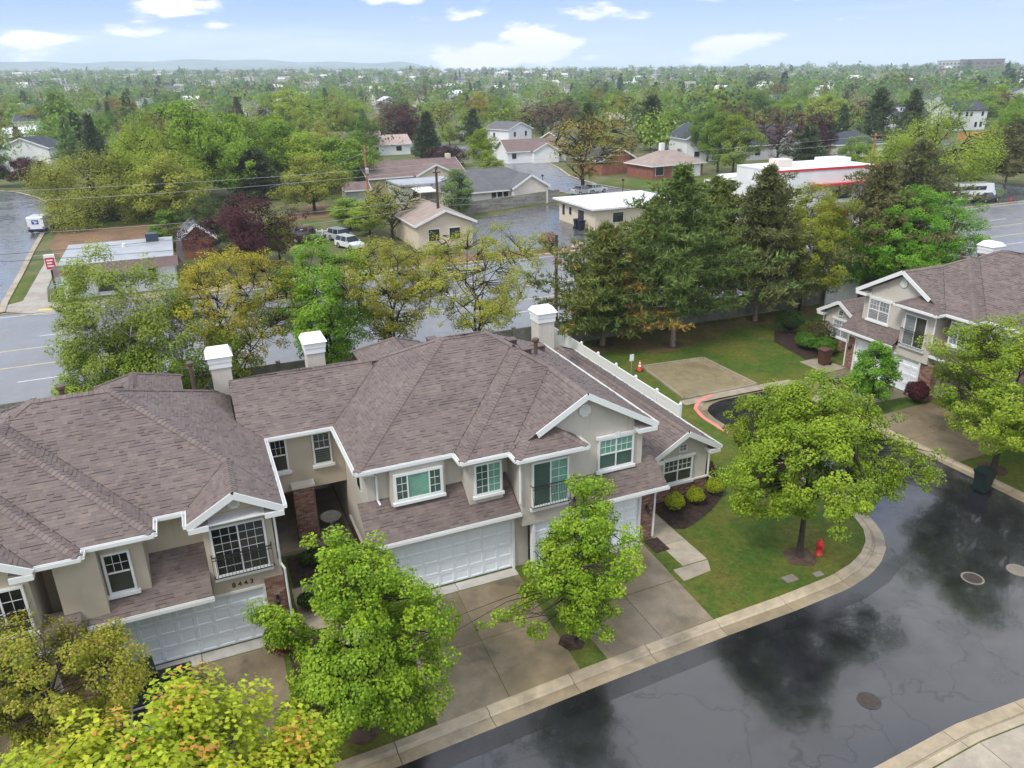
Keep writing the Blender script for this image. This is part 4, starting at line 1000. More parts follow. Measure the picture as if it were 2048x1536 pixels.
    garage_door(house, T, -10.6, -6.0, 0.118, 2.2, 23.22)
    pier(house, T, 0.54, 1.16, 23.50, 24.5, 0.02, 2.60, rg); pier(house, T, -4.74, -4.26, 23.52, 24.4, 0.02, 2.60, rg); pier(house, T, -5.9, -4.95, 22.95, 23.3, 0.02, 2.5, rg)
    wall_lamp(house, T, 0.86, 23.47, 1.6); wall_lamp(house, T, -4.5, 23.50, 1.6)
    # house number
    txt = bpy.data.curves.new('number', 'FONT'); txt.body = '8443'; txt.size = 0.25; txt.extrude = 0.012; txt.space_character = 1.55
    ot = bpy.data.objects.new('house_number', txt); link(ot); ot.rotation_euler = (math.pi / 2, 0, 0); ot.location = (-0.52, 23.555, 2.50); txt.materials.append(MATS['iron'])
    me = bpy.data.meshes.new_from_object(ot.evaluated_get(bpy.context.evaluated_depsgraph_get())); on = bpy.data.objects.new('house_number', me); mw = Matrix.LocRotScale(ot.location, ot.rotation_euler, None); bpy.data.objects.remove(ot); me.transform(mw); link(on)
    if not me.materials: me.materials.append(MATS['iron'])
    on.parent = house; on.matrix_parent_inverse = WM(house).inverted()
    spout(house, T, [(1.42, 23.12, 5.35), (1.14, 23.5, 5.15), (1.14, 23.54, 3.05), (1.24, 23.44, 2.85), (1.24, 23.42, 0.2)]); spout(house, T, [(-4.8, 22.9, 2.75), (-4.84, 23.42, 2.5), (-4.84, 23.44, 0.2)])
    chimney(house, T, 0.0, 0.80, 32.4, 33.3, 4.0, 7.85)
    for (x, y, z) in ((-3.3, 29.9, 7.85), (-7.2, 30.2, 7.4)): roof_vent(house, T, x, y, z + 0.1)
    flue(house, T, -0.75, 32.0, 6.0, 7.75); flue(house, T, -5.0, 29.4, 8.0, 8.42)

rgA = random.Random(11)
hM = empty('townhouse', (10, 28, 0), 'middle greige townhouse with brown shingle roof, bay window and two white garage doors', 'townhouse')
hL = empty('townhouse', (-4, 28, 0), 'left beige townhouse numbered 8443 with gridded balcony door', 'townhouse')
tabs, deck = shingle_tabs(comps_mid(0) + COMPS_L + [BREEZE], rgA)
mid_house(hM, None, tabs, deck, rgA, 300)
left_house(hL, None, tabs, deck, rgA)
# covered passage between the two, part of the middle house
b = MB(); b.box(1.08, 4.54, 29.0, 33.7, 2.72, 5.40); b.build('passage_wall', 'stucco', hM)
b = MB(); b.box(1.3, 4.3, 28.62, 28.98, 5.30, 5.34); b.build('soffit', 'white_trim', hM)
window(hM, None, 1.62, 2.30, 3.72, 5.20, 28.98, [(0, 1, 0, 0.5, 1, 1, 'glass_dim'), (0, 1, 0.5, 1, 3, 2, 'glass_dark')], label='dark sash window over the passage')
window(hM, None, 3.30, 4.05, 3.72, 5.18, 28.98, [(0, 1, 0, 0.5, 1, 1, 'glass_shutter'), (0, 1, 0.5, 1, 3, 2, 'glass_shutter')], label='shuttered sash window over the passage')
pier(hM, None, 2.30, 3.12, 28.62, 29.3, 0.02, 2.98, rgA, cap=True)
slab('porch_floor', [(1.2, 28.4), (4.5, 28.4), (4.5, 34), (1.2, 34)], 0.0, 0.22, 'walk_concrete', hM)
b = MB(); b.box(1.09, 4.53, 33.4, 33.6, 0.2, 2.72); b.build('porch_back_wall', 'stucco', hM)
d = MB().box(3.55, 4.3, 33.28, 33.39, 0.22, 2.3).build('front_door', 'white_trim', hM); MB().box(3.75, 4.1, 33.265, 33.278, 1.0, 2.1).build('pane', 'glass_dim', d)
chimney(hM, None, 3.95, 4.72, 32.4, 33.3, 4.0, 7.9)
chimney(hM, None, 16.0, 16.9, 34.3, 35.2, 0.1, 7.1)
# the far townhouse stands across the side street and faces it: same type, turned and mirrored
TR = lambda v: (v[1] + 15.57, v[0] + 19.02, v[2])
rgB = random.Random(23)
hR = empty('townhouse', (46, 32, 0), 'far greige townhouse across the side street facing left, brick pier and brown bin', 'townhouse')
tb, dk = shingle_tabs(comps_mid(0) + [Comp(-16, 5.2, 24.27, 34.15, ZE, sides='FB', owner=0)], rgB)
mid_house(hR, TR, tb, dk, rgB, 0, far=True)
b = MB(TR); b.box(-16, 4.54, 24.8, 33.7, 0, 5.43); b.build('wall', 'stucco_grey', hR)
gutter(hR, TR, [(-16, 24.27, 5.49), (4.15, 24.27, 5.49)])

# ================================================================== trees and shrubs
def np_mesh(name, V, F, nper, cols, m, smooth=False):
    """V (n,3); F (k,nper) indices; cols (k,3) per face"""
    me = bpy.data.meshes.new(name); k = len(F)
    me.vertices.add(len(V)); me.vertices.foreach_set('co', np.asarray(V, np.float32).ravel())
    me.loops.add(k * nper); me.loops.foreach_set('vertex_index', np.asarray(F, np.int32).ravel())
    me.polygons.add(k); me.polygons.foreach_set('loop_start', np.arange(0, k * nper, nper, dtype=np.int32))
    try: me.polygons.foreach_set('loop_total', np.full(k, nper, np.int32))
    except Exception: pass
    at = me.attributes.new('tint', 'FLOAT_COLOR', 'FACE')
    c4 = np.ones((k, 4), np.float32); c4[:, :3] = cols; at.data.foreach_set('color', c4.ravel())
    me.materials.append(MATS[m]); me.update(calc_edges=True); me.validate()
    return me
def unit(a): return a / np.maximum(1e-9, np.linalg.norm(a, axis=-1, keepdims=True))
def leaves(C, Nrm, size, rg, shape='kite'):
    """leaf blades at C facing Nrm; returns V,F,nper"""
    n = len(C); u = unit(np.cross(Nrm, rg.normal(size=(n, 3)))); v = np.cross(Nrm, u); s = size[:, None]
    if shape == 'kite':
        V = np.stack([C - u * s * 0.55, C + v * s * 0.42 + Nrm * s * 0.10, C + u * s * 0.55, C - v * s * 0.42 + Nrm * s * 0.10], 1)
        F = np.arange(4 * n).reshape(n, 4); return V.reshape(-1, 3), F, 4
    if shape == 'needle':
        V = np.stack([C - v * s * 0.10, C + v * s * 0.10, C + u * s * 1.0], 1); return V.reshape(-1, 3), np.arange(3 * n).reshape(n, 3), 3
    if shape == 'lobe':
        ang = np.radians([270, 0, 55, 90, 125, 180]); rr = np.array([.25, .78, .48, 1.05, .48, .78])
        V = np.stack([C + (u * math.cos(a) + v * math.sin(a)) * s * r * 0.62 - Nrm * s * 0.25 * r * r for a, r in zip(ang, rr)], 1)
        return V.reshape(-1, 3), np.arange(6 * n).reshape(n, 6), 6
    if shape == 'maple':   # five-lobed blade
        ang = np.radians([270, 335, 5, 35, 62, 90, 118, 145, 175, 205]); rr = np.array([.15, .68, .40, .82, .42, 1.0, .42, .82, .40, .68])
        V = np.stack([C + (u * math.cos(a) + v * math.sin(a)) * s * r * 0.62 - Nrm * s * 0.22 * r * r for a, r in zip(ang, rr)], 1)
        return V.reshape(-1, 3), np.arange(10 * n).reshape(n, 10), 10
def lobed(rg, k=7, amp=0.22):
    ph = rg.uniform(0, 6.28, (k,)); fr = rg.integers(1, 5, (k,)); fz = rg.uniform(-3, 3, (k,)); a = rg.uniform(0.3, 1, (k,)) * amp / math.sqrt(k) * 2
    return lambda th, z: 1 + sum(a[i] * np.sin(fr[i] * th + fz[i] * z + ph[i]) for i in range(k))
PROF = {  # crown radius against height fraction (0 = crown base, 1 = top)
    'round': [(0, .35), (.12, .75), (.35, 1), (.6, .95), (.8, .72), (.93, .42), (1, .12)],
    'egg': [(0, .5), (.14, .95), (.32, 1), (.52, .84), (.72, .6), (.88, .36), (1, .1)],
    'oval': [(0, .35), (.15, .7), (.4, .98), (.6, .9), (.8, .6), (.93, .3), (1, .06)],
    'vase': [(0, .18), (.2, .5), (.45, .85), (.65, 1), (.82, .9), (.94, .6), (1, .25)],
    'wide': [(0, .55), (.15, .92), (.35, 1), (.6, .9), (.8, .68), (.93, .4), (1, .15)],
    'cone': [(0, .75), (.08, 1), (.3, .82), (.6, .5), (.85, .2), (1, .02)],
    'column': [(0, .6), (.15, .95), (.5, 1), (.8, .75), (1, .15)],
    'willow': [(0, .95), (.2, 1), (.5, .98), (.75, .8), (.92, .5), (1, .2)]}
def prof(kind, t):
    P = PROF[kind]; return np.interp(t, [p[0] for p in P], [p[1] for p in P])
def tree_mesh(seed, h, r, cb, kind='round', ncl=90, nlf=110, lsize=0.14, clr=0.55, shape='kite', pal=((.10, .22, .02), (.16, .30, .03)), tip=None, tipf=0.0,
              trunk_r=0.11, limbs=9, lean=0.0, flat=0.7, hollow=0.55, bark='bark', leafmat='leaf', sparse=0.0, droop=0.0, upb=0.55, amp=0.25, twig=1.0, multi=1, lobes=True, tipc=1.0, tipz=.05, carve=0.0):
    """returns (wood mesh, crown mesh): trunk, limbs and twigs reach every leaf clump"""
    rg = np.random.default_rng(seed); H_ = h - cb; lob = lobed(rg, amp=amp)
    # clump centres
    n = ncl; t = rg.uniform(0, 1, n * 6); rr = rg.uniform(0, 1, n * 6) ** 0.5
    keep = rg.uniform(0, 1, n * 6) < prof(kind, t) ** 1.6 * (0.35 + 0.65 * (rr > hollow)); t, rr = t[keep][:n], rr[keep][:n]; n = len(t)
    th = rg.uniform(0, 2 * math.pi, n); rad = r * prof(kind, t) * lob(th, t * 2) * (0.15 + 0.85 * rr)
    wild = rg.uniform(0, 1, n) < .13; rad = np.where(wild, rad * rg.uniform(1.03, 1.20, n), rad)
    C = np.stack([rad * np.cos(th), rad * np.sin(th), cb + H_ * t - droop * rr * H_ * 0.15], 1)
    C[:, 2] += np.where(rg.uniform(0, 1, n) < .07, H_ * rg.uniform(.02, .06, n), 0) * (t > .6)
    if carve:
        w_ = rg.uniform(-1, 1, (4, 3)) * 3.2 / r; ph = rg.uniform(0, 6.28, 4); gap = sum(np.sin(C @ w_[i] + ph[i]) for i in range(4)); kp = gap > np.quantile(gap, carve); C, t, rad, rr, n = C[kp], t[kp], rad[kp], rr[kp], int(kp.sum())
    C[:, 0] += lean * (C[:, 2] - cb)
    # wood
    wb = MB(); wb.local = True
    ztop = cb + H_ * (0.78 if kind not in ('cone',) else 0.97); nk = 7
    trunks = []
    for k in range(multi):
        off = np.array([rg.normal() * 0.25, rg.normal() * 0.25]) if multi > 1 else np.zeros(2)
        sp = off * 2.4
        P = [Vector((off[0] * .4 + sp[0] * (i / nk) ** 1.3 + rg.normal() * 0.03 * h * (i / nk) + lean * max(0, ztop * i / nk - cb), off[1] * .4 + sp[1] * (i / nk) ** 1.3 + rg.normal() * 0.03 * h * (i / nk) * 0.6, ztop * i / nk)) for i in range(nk + 1)]
        R_ = [trunk_r * (1.35 if i == 0 else 1.0) * (1 - 0.86 * i / nk) for i in range(nk + 1)]
        wb.tube(P, R_, 7); trunks.append((P, R_))
    def on_trunk(T_, z):
        P, R_ = T_; f = max(0, min(0.999, z / ztop)) * nk; i = int(f); return P[i].lerp(P[i + 1], f - i), R_[i] * (1 - (f - i)) + R_[i + 1] * (f - i)
    nodes = []
    for k in range(limbs):
        T_ = trunks[k % multi]
        f = (k + rg.uniform(0.1, 0.9)) / limbs; z0 = cb * 0.85 + (ztop - cb * 0.85) * f * 0.8; p0, r0 = on_trunk(T_, z0)
        a = k * 2.4 + rg.uniform(-.4, .4); tt = min(0.95, max(0.08, (z0 - cb) / H_ + rg.uniform(0.22, 0.45)))
        L = r * float(prof(kind, np.array(tt))) * 0.72
        p1 = Vector((L * math.cos(a) + lean * H_ * tt, L * math.sin(a), cb + H_ * tt - droop * 0.3))
        mid = p0.lerp(p1, 0.5) + Vector((rg.normal() * .08 * r, rg.normal() * .08 * r, (0.10 if kind != 'cone' else -0.02) * H_ * rg.uniform(-.5, .6)))
        P = [p0, p0.lerp(mid, 0.5) + Vector((0, 0, 0.01 * H_)), mid, mid.lerp(p1, 0.5), p1]; rb = min(r0 * 0.75, trunk_r * 0.5)
        wb.tube(P, [rb, rb * .8, rb * .6, rb * .4, rb * .2], 5); nodes += P[1:]
    for T_ in trunks: nodes += [on_trunk(T_, z)[0] for z in np.linspace(cb * 0.9, ztop, 8)]
    NA = np.array([tuple(p) for p in nodes])
    for c_ in C:
        d = np.linalg.norm(NA - c_ + np.array([0, 0, 0.25 * clr]), axis=1) + 0.6 * np.maximum(0, NA[:, 2] - c_[2]); j = int(np.argmin(d)); a = NA[j]
        m_ = (a + c_) / 2 + rg.normal(size=3) * 0.06 * d[j]; tr = 0.016 * twig * (trunk_r / 0.11)
        wb.tube([a, m_, c_], [tr * 1.6, tr, tr * 0.4], 3, False)
    # foliage
    csz = rg.uniform(0.55, 1.45, n); nl = (nlf * rg.uniform(0.8, 1.2, n) * np.clip(csz ** 2, .35, 1.9) * (1 - sparse * rg.uniform(0, 1, n))).astype(int); idx = np.repeat(np.arange(n), nl); M = len(idx)
    d = unit(rg.normal(size=(M, 3))); q = rg.uniform(0.25, 1, M) ** 0.45
    sc = clr * csz[idx]
    off = d * q[:, None] * sc[:, None] * np.array([1, 1, flat])
    off[:, 2] -= droop * np.abs(rg.normal(size=M)) * sc
    P = C[idx] + off
    out = P - np.array([0, 0, cb + H_ * 0.35]); out[:, 0] -= lean * (P[:, 2] - cb)
    Nr = unit(unit(out) * 0.55 + np.array([0, 0, upb]) + d * 0.35 + rg.normal(size=(M, 3)) * 0.42)
    V, F, k = leaves(P, Nr, lsize * rg.uniform(0.65, 1.35, M), rg, shape)
    pa = np.array(pal); f = rg.uniform(0, 1, (M, 1)); cl = rg.uniform(0, 1, n)[idx][:, None]
    col = pa[0] * (1 - (0.5 * f + 0.5 * cl)) + pa[1] * (0.5 * f + 0.5 * cl)
    up_ = np.clip(off[:, 2] / (sc * flat) * .5 + .5, 0, 1)[:, None]; col = col * (.86 + .30 * up_ * np.array([1.15, 1.0, .8]))  # young upper leaves lighter, lower ones darker: clump shading put into leaf colour too
    col = col * (1 + 0.15 * rg.normal(size=(M, 1)).clip(-1.5, 1.5))
    if tip is not None:   # young leaves at the ends of the shoots have their own colour
        ep = (rad / (r + 1e-6))[idx] + 0.4 * t[idx]; hot = (rg.uniform(0, 1, n) < tipc)[idx]; g = hot & (rg.uniform(0, 1, M) < tipf * np.clip(ep * 1.1, 0.2, 1.3)) & (off[:, 2] > tipz * sc)
        col[g] = np.array(tip)[None] * rg.uniform(0.75, 1.25, (g.sum(), 1))
    me_w = wb_mesh(wb, 'trunk', bark)
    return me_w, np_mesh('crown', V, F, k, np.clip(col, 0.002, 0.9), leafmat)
def wb_mesh(wb, name, m):
    me = bpy.data.meshes.new(name); me.from_pydata([tuple(p) for p in wb.v], [], wb.f); me.materials.append(MATS[m])
    me.polygons.foreach_set('use_smooth', [True] * len(me.polygons)); me.update(); return me
def conifer_mesh(seed, h, r, cb, whorls=26, per=7, tuft=10, lsize=0.34, pal=((.03, .07, .02), (.06, .11, .03)), old=None, oldf=0.0, trunk_r=0.16, kind='pine', bark='bark_pine', droop=0.12, blades=9):
    """whorled branches with needle tufts along them"""
    rg = np.random.default_rng(seed); wb = MB(); wb.local = True
    wb.tube([(rg.normal() * .02 * h * i / 6, rg.normal() * .015 * h * i / 6, h * i / 6) for i in range(7)], [trunk_r * (1.25 if i == 0 else 1) * (1 - 0.94 * i / 6) for i in range(7)], 7)
    CP = []; DR = []; TT = []
    lob = lobed(rg, amp=0.55 if kind == 'pine' else 0.15)
    for k in range(whorls):
        t = (k + 0.5) / whorls; z = cb + (h - cb) * t ** (0.95)
        R = (r * (1 - t) ** 0.75 * (0.75 + 0.25 * math.sin(k * 1.7)) if kind == 'pine' else r * (1 - t) ** 0.9) * (0.75 + 0.35 * min(1, t * 6)) + 0.15
        for j in range(per):
            a = 2 * math.pi * (j + rg.uniform(-.35, .35)) / per + k * 1.1; L = R * rg.uniform(0.6, 1.12) * float(lob(a, t * 3))
            if kind == 'pine' and rg.uniform() < 0.10: continue
            e = Vector((L * math.cos(a), L * math.sin(a), z + L * (0.18 - droop * 2 * (1 - t))))
            p0 = Vector((0, 0, z)); md = p0.lerp(e, 0.55) - Vector((0, 0, droop * L * 0.35))
            wb.tube([p0, md, e], [0.035 * (1 - .7 * t) + .008, 0.02, 0.006], 4, False)
            nt_ = max(3, int(tuft * L / r + 2))
            for s_ in np.linspace(0.32, 1.02, nt_):
                p = p0.lerp(md, s_ / 0.55) if s_ < 0.55 else md.lerp(e, (s_ - 0.55) / 0.45)
                w_ = (1.05 - s_) * L * 0.38 + 0.10
                for sd_ in ((-1, 1) if s_ < 0.97 else (0,)):
                    q = p + Vector((-math.sin(a), math.cos(a), 0)) * sd_ * w_ * rg.uniform(0.3, 1.1) + Vector((0, 0, rg.normal() * 0.12))
                    CP.append(tuple(q)); DR.append((math.cos(a) - math.sin(a) * sd_ * .7, math.sin(a) + math.cos(a) * sd_ * .7, 0.25)); TT.append(s_ + rg.normal() * .1)
    CP = np.array(CP); DR = unit(np.array(DR)); TT = np.array(TT); n = len(CP); idx = np.repeat(np.arange(n), blades); M = len(idx)
    dirs = unit(DR[idx] * 0.55 + rg.normal(size=(M, 3)) * 0.62 + np.array([0, 0, 0.22])); s = lsize * rg.uniform(0.6, 1.25, M)
    base = CP[idx] + rg.normal(size=(M, 3)) * lsize * 0.25
    sd_ = unit(np.cross(dirs, rg.normal(size=(M, 3)))) * (s * 0.16)[:, None]
    V = np.stack([base - sd_, base + sd_, base + dirs * s[:, None]], 1).reshape(-1, 3)
    pa = np.array(pal); f = (0.35 * rg.uniform(0, 1, M) + 0.65 * np.clip((TT[idx] - 0.3) / 0.7, 0, 1))[:, None]
    col = (pa[0] * (1 - f) + pa[1] * f) * (1 + .2 * rg.normal(size=(M, 1)).clip(-1.5, 1.5))
    if old is not None:
        zone = rg.uniform(0, 1, n) < oldf; hot = (np.abs(CP[:, 2] - cb - (h - cb) * .3) < (h - cb) * .25) & (CP[:, 0] > 0.15 * r)
        z = ((zone & hot) | (rg.uniform(0, 1, n) < oldf * .12))[idx]; col[z] = np.array(old) * rg.uniform(.7, 1.3, (z.sum(), 1))
    return wb_mesh(wb, 'trunk', bark), np_mesh('crown', V, np.arange(3 * M).reshape(M, 3), 3, np.clip(col, 0.002, .9), 'needle')
def put_tree(name, meshes, loc, label, cat='tree', group=None, rz=0.0, s=(1, 1, 1), col=(1, 1, 1, 1)):
    o = empty(name, loc, label, cat, group, rz); o.scale = s
    for nm, me in zip(('trunk', 'crown'), meshes):
        if me is None: continue
        c_ = bpy.data.objects.new(nm, me); link(c_); c_.parent = o; c_.color = col
    return o
GRN = ((.12, .25, .010), (.32, .46, .022)); YGR = ((.13, .24, .012), (.34, .44, .03)); OLV = ((.13, .145, .018), (.30, .27, .03))
LT = 0.10   # lawn level
# --- near trees
def near(px, py): p = G(px, py, LT); return Vector((p.x, p.y, LT))
p = near(722, 1450); ring(p.x, p.y, 0.75)
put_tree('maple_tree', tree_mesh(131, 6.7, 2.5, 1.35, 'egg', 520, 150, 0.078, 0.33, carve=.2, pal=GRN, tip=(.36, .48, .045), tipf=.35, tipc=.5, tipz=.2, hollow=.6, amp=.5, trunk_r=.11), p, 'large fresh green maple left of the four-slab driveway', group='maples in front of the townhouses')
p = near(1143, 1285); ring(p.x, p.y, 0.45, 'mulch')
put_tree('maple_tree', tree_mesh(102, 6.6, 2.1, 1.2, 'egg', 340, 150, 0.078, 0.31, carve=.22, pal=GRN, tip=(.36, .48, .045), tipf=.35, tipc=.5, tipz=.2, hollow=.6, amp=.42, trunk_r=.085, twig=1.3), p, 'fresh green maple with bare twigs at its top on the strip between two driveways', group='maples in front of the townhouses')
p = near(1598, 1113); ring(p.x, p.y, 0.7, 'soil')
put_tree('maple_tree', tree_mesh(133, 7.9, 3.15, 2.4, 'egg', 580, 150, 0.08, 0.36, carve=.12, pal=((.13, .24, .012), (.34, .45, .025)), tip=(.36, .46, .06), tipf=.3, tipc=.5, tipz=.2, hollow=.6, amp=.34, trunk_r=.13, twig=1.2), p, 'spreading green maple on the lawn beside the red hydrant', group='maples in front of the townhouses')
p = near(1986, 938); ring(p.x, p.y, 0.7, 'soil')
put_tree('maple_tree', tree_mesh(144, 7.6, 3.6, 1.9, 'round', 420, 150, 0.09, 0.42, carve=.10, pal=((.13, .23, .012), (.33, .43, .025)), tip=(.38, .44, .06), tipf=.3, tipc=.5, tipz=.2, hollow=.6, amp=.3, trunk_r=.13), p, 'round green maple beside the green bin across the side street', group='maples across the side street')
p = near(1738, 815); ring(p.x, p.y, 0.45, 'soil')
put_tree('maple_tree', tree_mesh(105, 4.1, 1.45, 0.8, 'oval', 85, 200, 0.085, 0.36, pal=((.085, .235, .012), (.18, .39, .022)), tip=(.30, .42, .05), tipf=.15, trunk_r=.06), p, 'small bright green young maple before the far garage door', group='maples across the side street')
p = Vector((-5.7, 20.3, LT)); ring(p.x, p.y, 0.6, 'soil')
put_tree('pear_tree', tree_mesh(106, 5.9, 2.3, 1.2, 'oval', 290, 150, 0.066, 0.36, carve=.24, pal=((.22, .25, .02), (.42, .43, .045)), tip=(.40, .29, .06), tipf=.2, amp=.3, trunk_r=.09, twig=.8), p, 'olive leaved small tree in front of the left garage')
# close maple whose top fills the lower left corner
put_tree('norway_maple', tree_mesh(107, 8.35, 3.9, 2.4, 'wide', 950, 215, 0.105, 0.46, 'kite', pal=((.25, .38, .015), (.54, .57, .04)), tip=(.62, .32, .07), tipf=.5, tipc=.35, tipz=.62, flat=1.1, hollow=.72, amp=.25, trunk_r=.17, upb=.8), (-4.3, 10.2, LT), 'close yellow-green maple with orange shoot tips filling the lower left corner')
# --- trees along the back fence
def back_tree(name, px, ytop, Y, rpx, mesh_fn, label, z0=0.0, **kw):
    top = ONY(px, ytop, Y); h = top.z - z0; k = px_per_m((top.x, Y, h / 2)); r = rpx / k
    return put_tree(name, mesh_fn(h, r), (top.x, Y, z0), label, **kw)
G1 = 'trees along the back fence'
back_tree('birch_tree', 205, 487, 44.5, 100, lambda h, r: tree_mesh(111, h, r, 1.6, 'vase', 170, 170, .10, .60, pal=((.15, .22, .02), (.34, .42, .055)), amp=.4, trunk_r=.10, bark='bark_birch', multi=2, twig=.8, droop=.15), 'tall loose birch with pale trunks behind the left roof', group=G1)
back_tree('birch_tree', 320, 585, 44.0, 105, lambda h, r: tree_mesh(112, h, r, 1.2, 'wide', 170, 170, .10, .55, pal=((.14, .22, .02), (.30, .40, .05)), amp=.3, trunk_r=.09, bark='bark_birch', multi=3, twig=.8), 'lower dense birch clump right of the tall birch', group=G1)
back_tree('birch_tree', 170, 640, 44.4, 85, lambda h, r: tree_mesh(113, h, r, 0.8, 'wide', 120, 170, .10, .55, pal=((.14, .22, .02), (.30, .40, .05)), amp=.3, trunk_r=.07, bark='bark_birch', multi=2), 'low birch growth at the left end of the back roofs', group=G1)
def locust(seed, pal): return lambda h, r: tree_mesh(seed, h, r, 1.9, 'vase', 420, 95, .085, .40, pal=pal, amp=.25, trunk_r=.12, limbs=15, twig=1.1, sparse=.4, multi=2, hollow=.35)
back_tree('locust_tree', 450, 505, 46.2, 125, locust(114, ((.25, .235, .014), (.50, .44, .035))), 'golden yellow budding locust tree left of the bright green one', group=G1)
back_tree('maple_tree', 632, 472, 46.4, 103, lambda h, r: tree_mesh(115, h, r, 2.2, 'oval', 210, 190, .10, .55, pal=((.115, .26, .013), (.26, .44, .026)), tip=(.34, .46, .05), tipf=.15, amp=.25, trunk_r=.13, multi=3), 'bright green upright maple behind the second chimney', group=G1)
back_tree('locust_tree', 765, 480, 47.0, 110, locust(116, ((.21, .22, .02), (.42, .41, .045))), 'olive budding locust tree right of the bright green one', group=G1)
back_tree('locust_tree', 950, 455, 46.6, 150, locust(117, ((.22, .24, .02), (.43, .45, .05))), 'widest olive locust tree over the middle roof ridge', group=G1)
# --- pines beside the court
def pine(seed, pal, **kw):
    a = dict(whorls=30, per=8, tuft=11, lsize=.36, blades=11); a.update(kw); return lambda h, r: conifer_mesh(seed, h, r, kw.get('cbb', 1.6), pal=pal, **{k: v for k, v in a.items() if k != 'cbb'})
PG = ((.070, .100, .018), (.190, .225, .045)); PD = ((.070, .085, .024), (.165, .170, .050)); PB = ((.075, .078, .026), (.180, .170, .058))
def base_tree(name, bx, by, ytop, rpx, fn, label, group=None, tx=None):
    p_ = G(bx, by, LT); h = ONY(bx if tx is None else tx, ytop, p_.y).z - LT; k = px_per_m((p_.x, p_.y, h / 2))
    return put_tree(name, fn(h, rpx / k), (p_.x, p_.y, LT), label, group=group)
G2 = 'pines beside the concrete court'
for bx, by in ((1205, 690), (1345, 690), (1410, 628), (1510, 640)):
    q = G(bx, by, LT); ring(q.x, q.y, 0.8, 'soil')
base_tree('pine_tree', 1205, 690, 455, 125, pine(121, PG, old=(.34, .21, .05), oldf=.6, trunk_r=.18), 'green pine with rusty orange needles nearest the white fence', G2)
base_tree('pine_tree', 1345, 692, 335, 150, pine(122, ((.060, .105, .020), (.160, .225, .050)), cbb=2.6, whorls=28, trunk_r=.17, per=8), 'tall full green pine with a pale bare trunk', G2, 1390)
base_tree('pine_tree', 1412, 630, 360, 120, pine(123, PG, cbb=2.0), 'dark green pine standing behind the tall full one', G2)
base_tree('pine_tree', 1510, 642, 338, 125, pine(124, PD, cbb=2.4, whorls=30), 'slim olive dark pine at the end of the row', G2, 1530)
base_tree('pine_tree', 1738, 590, 335, 140, pine(125, PB, cbb=1.0, whorls=32, per=9), 'broad brownish pine behind the gable of the far townhouse', G2)
base_tree('pine_tree', 1300, 640, 400, 105, pine(126, PG, cbb=2.2), 'shaded pine between the rusty one and the tall one', G2)
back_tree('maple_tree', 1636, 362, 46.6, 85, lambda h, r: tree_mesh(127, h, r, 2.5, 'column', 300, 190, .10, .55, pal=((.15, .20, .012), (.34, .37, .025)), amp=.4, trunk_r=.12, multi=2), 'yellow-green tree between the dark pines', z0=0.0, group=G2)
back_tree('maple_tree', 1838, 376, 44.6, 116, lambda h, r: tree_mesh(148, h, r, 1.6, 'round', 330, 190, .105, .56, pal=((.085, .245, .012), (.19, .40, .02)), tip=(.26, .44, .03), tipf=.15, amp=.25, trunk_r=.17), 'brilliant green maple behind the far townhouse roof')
back_tree('pine_tree', 1845, 285, 79.0, 85, pine(129, PD, cbb=1.5, lsize=.55, blades=7), 'dark pine across the boulevard behind the brilliant maple')
back_tree('pine_tree', 2035, 255, 88.0, 78, pine(130, PB, cbb=2.5, lsize=.6, blades=7), 'dark pine at the right edge beside the parked black car')
# --- shrubs
def shrub_mesh(seed, r, hh, pal, n=1500, ls=.055, tip=None, tipf=0):
    rg = np.random.default_rng(seed); d = unit(rg.normal(size=(n, 3))); d[:, 2] = np.abs(d[:, 2]) * 1.0 - 0.35 * (rg.uniform(0, 1, n) < .4)
    d = unit(d); lob = lobed(rg, amp=.10); q = rg.uniform(.86, 1.03, n) * lob(np.arctan2(d[:, 1], d[:, 0]), d[:, 2] * 2)
    P = d * q[:, None] * np.array([r, r, hh * .5]) + np.array([0, 0, hh * .55])
    Nr = unit(d * .8 + rg.normal(size=(n, 3)) * .5); V, F, k = leaves(P, Nr, ls * rg.uniform(.7, 1.4, n), rg)
    pa = np.array(pal); f = rg.uniform(0, 1, (n, 1)); col = (pa[0] * (1 - f) + pa[1] * f)
    if tip is not None: g = rg.uniform(0, 1, n) < tipf * np.clip(d[:, 2] + .4, 0, 1); col[g] = tip
    b = LMB(); b.tube([(0, 0, 0), (0, 0, hh * .5)], [.03, .02], 5)
    for j in range(7): b.tube([(0, 0, hh * .12), (r * .7 * math.cos(j * .9), r * .7 * math.sin(j * .9), hh * (.45 + .05 * (j % 3)))], [.015, .006], 4)
    for j in range(6): b.lathe([(r * .3, 0), (r * .72, hh * .2), (r * .72, hh * .45), (r * .3, hh * .75)], (0, 0, hh * .14), 10) if j == 0 else None
    return wb_mesh(b, 'stem', 'bark'), np_mesh('foliage', V, F, k, np.clip(col, .002, .9), 'leaf')
def put_shrub(loc, me, label, group=None, cat='shrub', name='shrub', s=(1, 1, 1), rz=0):
    o = empty(name, loc, label, cat, group, rz); o.scale = s
    for nm, m_ in zip(('stem', 'foliage'), me):
        c_ = bpy.data.objects.new(nm, m_); link(c_); c_.parent = o
    return o
YB = ((.24, .32, .01), (.50, .52, .02))
ball = shrub_mesh(201, .42, .78, YB, 2600, .05)
